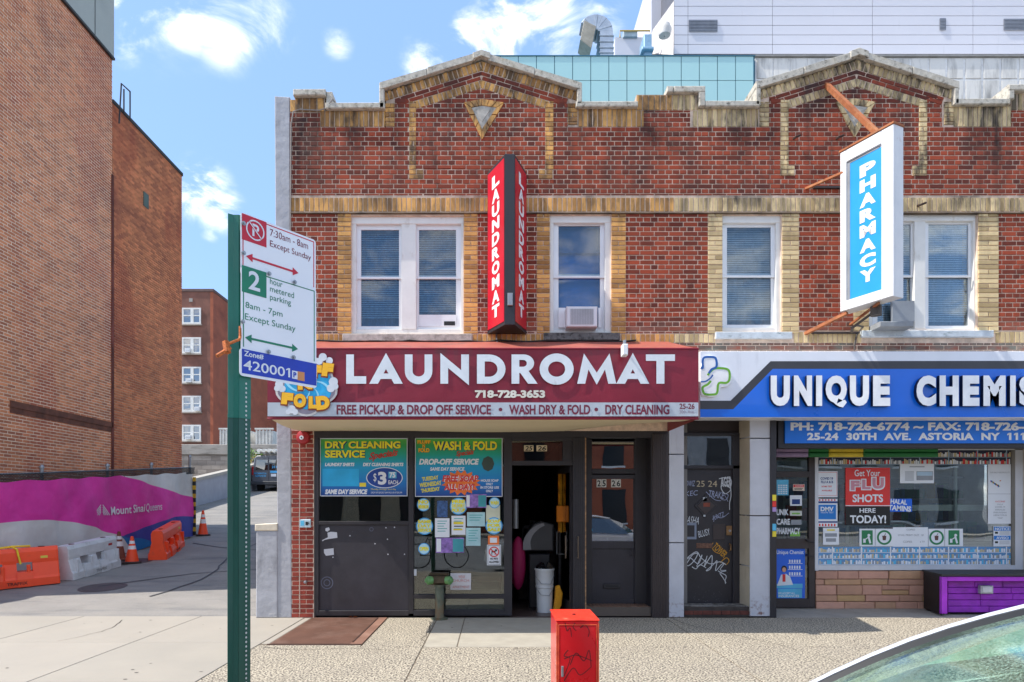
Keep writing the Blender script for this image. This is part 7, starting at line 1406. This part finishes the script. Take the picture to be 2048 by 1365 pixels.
def border(T_, mt_, v0, v1, h, gaps=True, w_=.006, ins=.012, left=True):
    m = MB()
    for (a, b, c, d) in ((ins, v1 - ins - w_, uR - ins, v1 - ins), (uR - ins - w_, v0 + .01, uR - ins, v1 - ins), (ins, v0 + .01, ins + w_, v1 - ins)): m.fbox(sfr, a, c, b, d, h, h + .0006)
    P_('border', m, mt_, T_)
t1 = plate('no_parking_sign', 'red and white no parking sign on top of the street post', vM - .05, vT, swm, .004); border(t1, sr_, vM, vT, .004)
t2 = plate('metered_parking_sign', 'green and white two hour metered parking sign', vB - .03, vM, swm, .009); border(t2, sg, vB, vM, .009)
t3 = plate('zone_sign', 'blue and white parking zone number plate below the metered parking sign', vZ, vB + .0, swm, .014, -.012)
h1, h2, h3 = .0055, .0105, .0155
def st(T_, mt_, L, h, nm='lettering'):
    m = MB()
    for (s_, a, b, c, d, *o_) in L: m.text(s_, *Sbox(a, b, c, d), sfr, h, **(o_[0] if o_ else {}))
    return P_(nm, m, mt_, T_, recalc=False)
def sq(T_, mt_, a, b, c, d, h, nm='panel'):
    u0, v0, u1, v1 = Sbox(a, b, c, d); m = MB(); m.fbox(sfr, u0, u1, v0, v1, h - .0012, h); P_(nm, m, mt_, T_)
sq(t1, sr_, 483, 427, 532, 479, h1); cu, cv = SPx(509.5, 462); rr = .5 * (SPx(528, 462)[0] - SPx(491, 462)[0])
m = MB(); m.disc(sfr, cu, cv, rr, h=h1 + .001, r0=.86); m.text('P', cu - rr * .32, cv - rr * .62, cu + rr * .42, cv + rr * .6, sfr, h1 + .001, bold=.02); P_('no_parking_symbol', m, whp, t1, recalc=False)
m = MB(); m.stroke(sfr, [(cu - rr * .7, cv + rr * .7), (cu + rr * .7, cv - rr * .7)], rr * .24, h1 + .0015); P_('slash_edge', m, sr_, t1, recalc=False); m = MB(); m.stroke(sfr, [(cu - rr * .68, cv + rr * .68), (cu + rr * .68, cv - rr * .68)], rr * .11, h1 + .002); P_('slash', m, whp, t1, recalc=False)
dr = M('sign_dark_red', '#7a1c34', .5); st(t1, dr, [('7:30am - 8am', 539, 458, 615, 472), ('Except Sunday', 539, 481, 621, 497)], h1)
st(t2, sg, [('hour', 538, 557, 563, 569), ('metered', 538, 572, 586, 584), ('parking', 538, 589, 580, 604), ('8am - 7pm', 489, 604, 563, 620), ('Except Sunday', 488, 627, 589, 644)], h2)
sq(t2, sg, 482, 531, 531, 584, h2); st(t2, whp, [('2', 495, 541, 518, 579, dict(bold=.02))], h2 + .001, 'numeral')
def arrow(T_, mt_, a, b, c, d, h):
    u0, v = SPx(a, b); u1, v_ = SPx(c, d); v = (v + v_) / 2; q = .02; m = MB(); m.face([sfr.p(u0 + q, v - .006, h), sfr.p(u1 - q, v - .006, h), sfr.p(u1 - q, v + .006, h), sfr.p(u0 + q, v + .006, h)]); m.face([sfr.p(u0, v, h + .0002), sfr.p(u0 + .04, v - .024, h + .0002), sfr.p(u0 + .04, v + .024, h + .0002)]); m.face([sfr.p(u1, v, h + .0002), sfr.p(u1 - .04, v + .024, h + .0002), sfr.p(u1 - .04, v - .024, h + .0002)]); P_('arrow', m, mt_, T_, recalc=False)
arrow(t1, sr_, 491, 511, 596, 549, h1); arrow(t2, sg, 488, 675, 594, 700, h2)
sq(t3, sb, 481, 698.5, 630, 747, h3); st(t3, whp, [('Zone#', 485, 702, 524, 714, dict(bold=.02)), ('420001', 484, 720, 577, 740, dict(bold=.01))], h3 + .001)
u0, v0, u1, v1 = Sbox(581, 742, 593, 758); m = MB(); m.fbox(sfr, u0, u1 - .004, v0, v1, h3, h3 + .001); P_('parking_logo', m, whp, t3); m = MB(); m.text('P', u0 + .008, v0 + .008, u1 - .012, v1 - .008, sfr, h3 + .002, bold=.04); P_('logo_letter', m, sb, t3, recalc=False); m = MB(); m.fbox(sfr, u1 - .004, u1 + .045, v0 - .004, v1 + .002, h3, h3 + .001); P_('orange_logo', m, M('logo_orange', '#d08a50', .5), t3)
for T_, L in ((t1, ((484, 449), (484, 508))), (t2, ((535, 549), (586, 566), (482, 645))), (t3, ((534, 705), (584, 716)))):
    for (px, py) in L: u, v = SPx(px, py); m = MB(); c = sfr.p(u, v, .016); m.cyl(c, c + sfr.n * .006, .012, n=14); m.cyl(c + sfr.n * .006, c + sfr.n * .012, .007, n=6); P_('bolt', m, galv, T_)
# ------------------------------------------------------------ red cabinet
t = thing('red_cabinet', 'slim bright red metal cabinet with scrawled graffiti at the kerb', 'cabinet', (.48, -4.75, 0)); Zf = 4.2; yF = CY + Zf; xa, xb = (1113 - VX) * Zf / F, (1197.5 - VX) * Zf / F; zt4 = EYE - (1240 - VY) * Zf / F; rc = M('cabinet_red', '#d8121c', .3, var=.06, vs=3, coat=.5, stains=(('#e8583a', (5, 5, 5), .6, .75, .5, None, None),)); rt = M('cabinet_red_top', '#e0321a', .5, var=.1, vs=8, stains=(('#f08a6a', (9, 9, 9), .6, .68, .6, None, None),))
m = MB(); m.box(xa, xb, yF + .002, yF + .42, .0, zt4 - .01, .004); P_('body', m, rc, t); m = MB(); m.box(xa - .005, xb + .005, yF - .004, yF + .425, zt4 - .009, zt4, .003); P_('top', m, rt, t); m = MB(); m.box(xa + .02, xb - .02, yF - .006, yF + .003, .03, zt4 - .05, .002); P_('front_panel', m, rc, t)
m = MB(); fr = Fr((0, yF - .006, 0), (1, 0, 0), (0, 0, 1)); sx = lambda px: (px - VX) * Zf / F; sz = lambda py: EYE - (py - VY) * Zf / F
for L in ([(1130, 1246), (1134, 1262), (1140, 1256), (1143, 1274)], [(1150, 1246), (1146, 1254), (1152, 1262)], [(1160, 1256), (1170, 1250), (1178, 1262), (1176, 1274)], [(1136, 1300), (1128, 1312), (1140, 1318), (1128, 1352)], [(1128, 1318), (1150, 1310), (1170, 1316), (1184, 1322)], [(1140, 1330), (1152, 1306), (1168, 1322), (1178, 1300), (1182, 1334)], [(1128, 1362), (1146, 1336), (1160, 1350), (1182, 1334)]): m.stroke(fr, [(sx(a), sz(b)) for a, b in L], [.006, .004], .001)
P_('graffiti', m, M('ink_black', '#3a0a10', .6), t, recalc=False)
ro = M('worn_red_edge', '#f0603a', .6, var=.3, vs=20)
m = MB()
for q in ((xa + .012, xa + .016, .03, zt4 - .03), (xb - .016, xb - .012, .03, zt4 - .03), (xa + .016, xb - .016, zt4 - .034, zt4 - .03)): m.box(q[0], q[1], yF - .008, yF - .003, q[2], q[3])
P_('door_seam', m, ro, t, kind='stuff')
m = MB(); m.box(xa - .002, xa + .006, yF - .002, yF + .004, .03, zt4 - .02); m.box(xb - .006, xb + .002, yF - .002, yF + .004, .03, zt4 - .02); P_('worn_edge', m, ro, t, kind='stuff')
for z_ in (.2, .65): m = MB(); m.cyl((xb - .008, yF - .006, z_), (xb - .008, yF - .006, z_ + .07), .006, n=8); P_('hinge', m, rc, t)
m = MB(); m.box(xa + .03, xa + .045, yF - .012, yF - .005, .48, .55, .002); P_('latch', m, steel, t)
m = MB(); m.cyl(((xa + xb) / 2, yF + .2, zt4), ((xa + xb) / 2, yF + .2, zt4 + .006), .012); P_('top_bolt', m, M('ink_black', '#3a0a10'), t)
# ------------------------------------------------------------ cars (the near one, plus what the shop glass mirrors)
dusty = bpy.data.materials.new('dusty_windscreen'); dusty.use_nodes = True; nt = dusty.node_tree; nt.nodes.clear()
o_ = N(nt, 'ShaderNodeOutputMaterial'); t_ = N(nt, 'ShaderNodeBsdfTransparent'); t_.inputs[0].default_value = (.55, .85, .7, 1); g_ = N(nt, 'ShaderNodeBsdfGlossy'); g_.inputs['Roughness'].default_value = .09; g_.inputs[0].default_value = (.85, 1, .92, 1)
f_ = N(nt, 'ShaderNodeFresnel'); f_.inputs[0].default_value = 1.5; x_ = N(nt, 'ShaderNodeMixShader'); nt.links.new(math_(nt, 'ADD', math_(nt, 'MULTIPLY', f_.outputs[0], 1.2), .10, True), x_.inputs[0]); nt.links.new(t_.outputs[0], x_.inputs[1]); nt.links.new(g_.outputs[0], x_.inputs[2])
d_ = N(nt, 'ShaderNodeBsdfDiffuse'); d_.inputs[0].default_value = (.34, .47, .37, 1); p_ = N(nt, 'ShaderNodeNewGeometry').outputs['Position']; n_ = N(nt, 'ShaderNodeTexNoise'); n_.inputs['Scale'].default_value = 170; n_.inputs['Detail'].default_value = 2; nt.links.new(p_, n_.inputs['Vector']); n3 = N(nt, 'ShaderNodeTexNoise'); n3.inputs['Scale'].default_value = 2.2; nt.links.new(p_, n3.inputs['Vector'])
k_ = math_(nt, 'MULTIPLY', ramp(nt, n_.outputs[0], [(.42, (.15, .15, .15)), (.62, (1, 1, 1))]), ramp(nt, n3.outputs[0], [(.35, (.06, .06, .06)), (.6, (.42, .42, .42))]))
y_ = N(nt, 'ShaderNodeMixShader'); nt.links.new(k_, y_.inputs[0]); nt.links.new(x_.outputs[0], y_.inputs[1]); nt.links.new(d_.outputs[0], y_.inputs[2]); nt.links.new(y_.outputs[0], o_.inputs[0])
def car(name, lab, ox, oy, oz, paint, flip=1, group=None):
    """nose towards -x; ox = windscreen foot x"""
    T_ = thing(name, lab, 'car', (ox, oy, oz)); hw = .88
    def sec(x, half, zb, zbelt, crown): return [(x, -half * .96, zb), (x, -half, zb + .25), (x, -half * .99, zbelt - .1), (x, -half * .93, zbelt), (x, 0, zbelt + crown), (x, half * .93, zbelt), (x, half * .99, zbelt - .1), (x, half, zb + .25), (x, half * .96, zb)]
    S_ = [sec(-1.12, .62, .32, .56, .02), sec(-1.05, .74, .24, .70, .03), sec(-.8, .84, .2, .80, .03), sec(-.3, .88, .2, .90, .03), sec(.1, .88, .2, .97, .03), sec(1.0, .9, .2, .98, .0), sec(2.4, .9, .2, 1.0, .0), sec(3.0, .88, .2, 1.02, .03), sec(3.35, .84, .22, .99, .03), sec(3.5, .74, .3, .88, .02)]
    m = MB(); tr = lambda p: (ox + p[0], oy + p[1], oz + p[2])
    for A, B_ in zip(S_[:-1], S_[1:]): m.loop2([tr(p) for p in A], [tr(p) for p in B_])
    m.face([tr(p) for p in S_[0]]); m.face([tr(p) for p in S_[-1]]); P_('body', m, paint, T_, smooth=True)
    wb, wt, wh = .1, 1.02, 1.40; rb, rt_ = 2.75, 2.15
    hb, ht = .82, .62
    m = MB(); m.grid(lambda u, v: tr((wt + (rt_ - wt) * u, (2 * v - 1) * ht, wh + .06 * math.sin(u * 3.14) + .03 * (1 - (2 * v - 1) ** 2))), 10, 10); m.grid(lambda u, v: tr((wt + (rt_ - wt) * u, (2 * v - 1) * (ht - .02), wh - .02 + .06 * math.sin(u * 3.14) + .03 * (1 - (2 * v - 1) ** 2))), 10, 10); P_('roof', m, paint, T_, smooth=True)
    def wsp(u, v, e=0.0):   # windscreen surface, u across, v up
        x = wb + (wt - wb) * v - .16 * (1 - (2 * u - 1) ** 2) * (1 - v * .6); half = hb + (ht - hb) * v; return tr((x, (2 * u - 1) * half, .97 + (wh - .97) * v + .05 * math.sin(v * 3.14) + .03 * (1 - (2 * u - 1) ** 2)))
    m = MB(); m.grid(wsp, 14, 10); P_('windscreen', m, dusty, T_, smooth=True)
    m = MB(); m.grid(lambda u, v: tr((rb - (rb - rt_) * v, (2 * u - 1) * (hb + (ht - hb) * v), 1.0 + (wh - 1.0) * v + .05 * math.sin(v * 3.14))), 10, 8); P_('rear_window', m, G('green_glass', (.62, .88, .76)), T_, smooth=True)
    for s_ in (-1, 1):
        A = [wsp(.5 + s_ * .5, v) for v in [i / 8 for i in range(9)]]; m = MB(); m.tube([(p[0] + .01, p[1] + s_ * .012, p[2] + .008) for p in A] + [tr((wt + .2, s_ * (ht + .012), wh + .04)), tr((1.6, s_ * (ht + .012), wh + .062)), tr((rt_, s_ * (ht + .01), wh))], .019, 8); P_('pillar', m, paint, T_, smooth=True)
        m = MB(); m.tube([(p[0] + .0, p[1] - s_ * .016, p[2] + .0) for p in A], .022, 6); P_('window_seal', m, M('seal_black', '#1a1a1c', .5), T_, smooth=True)
        m = MB(); q = lambda x, v: tr((x, s_ * (.86 + (ht + .02 - .86) * v), .99 + (wh - .99) * v)); m.face([q(.3, 0), q(2.6, 0), q(2.15, .97), q(1.1, .97)]); P_('side_window', m, G('van_glass', (.1, .11, .12)), T_)
        m = MB(); m.tube([q(1.45, 0), q(1.5, 1)], .03, 6); P_('door_post', m, M('seal_black', '#1a1a1c'), T_)
        m = MB(); c = Vector(tr((.45, s_ * .98, .93))); m.box(c.x - .06, c.x + .08, c.y - .09, c.y + .09, c.z - .06, c.z + .06, .03); P_('side_mirror', m, paint, T_)
        m = MB(); m.box(*[tr((-1.02, 0, 0))[0], tr((-.8, 0, 0))[0]], oy + s_ * .66 - .12, oy + s_ * .66 + .12, oz + .58, oz + .70, .03); P_('headlight', m, M('lamp_glass', '#c9d0d4', .15), T_)
        for x in (-.35, 2.55):
            m = MB(); c = Vector(tr((x, s_ * .8, .33))); m.cyl(c - Vector((0, .11, 0)), c + Vector((0, .11, 0)), .33, n=28); wl = P_('wheel', m, M('tyre', '#1c1c1e'), T_, smooth=True); m = MB(); c2 = c + Vector((0, s_ * .112, 0)); m.cyl(c2, c2 + Vector((0, s_ * .01, 0)), .21, n=20); P_('rim', m, steel, wl)
    m = MB(); m.grid(lambda u, v: tr((wb + .0 + .5 * v, (2 * u - 1) * .76, .96 + .03 * math.sin(v * 3.1) * (1 + .5 * math.sin(u * 5)))), 20, 6); m.box(ox + .55, ox + .6, oy - .75, oy + .75, oz + .5, oz + .95); P_('dashboard', m, M('dash_grey', '#8fa89c', .7), T_, smooth=True)
    for s_ in (-1, 1): m = MB(); m.box(ox + 1.25, ox + 1.4, oy + s_ * .38 - .22, oy + s_ * .38 + .22, oz + .5, oz + 1.08, .04); m.box(ox + .9, ox + 1.3, oy + s_ * .38 - .22, oy + s_ * .38 + .22, oz + .35, oz + .52, .04); m.box(ox + 1.28, ox + 1.36, oy + s_ * .38 - .1, oy + s_ * .38 + .1, oz + 1.08, oz + 1.25, .03); P_('seat', m, M('seat_grey', '#55595a', .8), T_, kind='stuff')
    return T_
pw_ = M('car_silver', '#c9ccd0', .25, var=.01, coat=.6, metal=.2)
car('parked_car', 'silver white parked car at the lower right corner, seen over its windscreen', .86, -7.68, -.115, pw_)
car('street_car', 'grey car across the street, seen only mirrored in the shop glass', 2.6, -23.3, -.135, M('car_grey', '#8d9297', .3, coat=.5))
# bicycle mirrored in the shop window
t = thing('bicycle', 'black bicycle by the kerb, seen only mirrored in the shop window', 'bicycle', (-1.5, -8.4, -.13)); bk2 = M('tyre', '#1c1c1e')
for x in (-1.07, -2.1):
    m = MB(); m.tube([(x + .33 * math.cos(a), -8.4, .2 + .33 * math.sin(a)) for a in [2 * math.pi * i / 28 for i in range(29)]], .016, 6); P_('wheel', m, bk2, t, smooth=True)
m = MB(); m.tube([(-2.1, -8.4, .2), (-1.75, -8.4, .2), (-1.25, -8.4, .68), (-1.85, -8.4, .66), (-1.75, -8.4, .2)], .014, 6); m.tube([(-2.1, -8.4, .2), (-1.86, -8.4, .72)], .01, 6); m.tube([(-1.07, -8.4, .2), (-1.27, -8.4, .82)], .013, 6); P_('frame', m, bk2, t)
m = MB(); m.tube([(-1.27, -8.65, .85), (-1.27, -8.4, .83), (-1.27, -8.15, .85)], .012, 6); P_('handlebar', m, bk2, t); m = MB(); m.box(-1.98, -1.74, -8.46, -8.34, .74, .79, .02); P_('saddle', m, bk2, t)
# houses across the street
for i, (x0, x1, h_, mt_, lab) in enumerate(((-34, -14, 7.5, fbr, 'brown brick house across the street, seen only mirrored in the glass'), (-13.8, -2, 6.5, M('opp_cream', '#b8a98f', .8), 'cream house across the street, seen only mirrored in the glass'), (-1.8, 9, 8.5, fbo, 'orange brick house across the street, seen only mirrored in the glass'), (9.2, 30, 7, M('opp_grey', '#9a9a98', .8), 'grey house across the street, seen only mirrored in the glass'))):
    T_ = thing('opposite_house', lab, 'building', ((x0 + x1) / 2, -28.4, 0), group='houses across the street'); m = MB(); m.box(x0, x1, -40, -28.4, -.14, h_); P_('wall', m, mt_, T_); m = MB(); m.box(x0 - .1, x1 + .1, -28.4, -28.2, h_, h_ + .4); P_('cornice', m, white_p, T_)
    x = x0 + 1
    while x < x1 - 1.8:
        for z in ((.6, 2.6), (4, 5.6)): m = MB(); m.box(x, x + 1.3, -28.42, -28.36, z[0], z[1]); W_ = P_('window', m, M('opp_dark_glass', '#20262c', .15), T_); m = MB(); m.box(x - .1, x + 1.4, -28.42, -28.3, z[0] - .12, z[0] - .002); P_('sill', m, white_p, W_)
        x += 2.4
m = MB(); m.box(-60, 60, -28.3, -25.2, -.12, -.0); single('opposite_sidewalk', m, smooth_c, 'concrete sidewalk across the street', None, kind='structure')
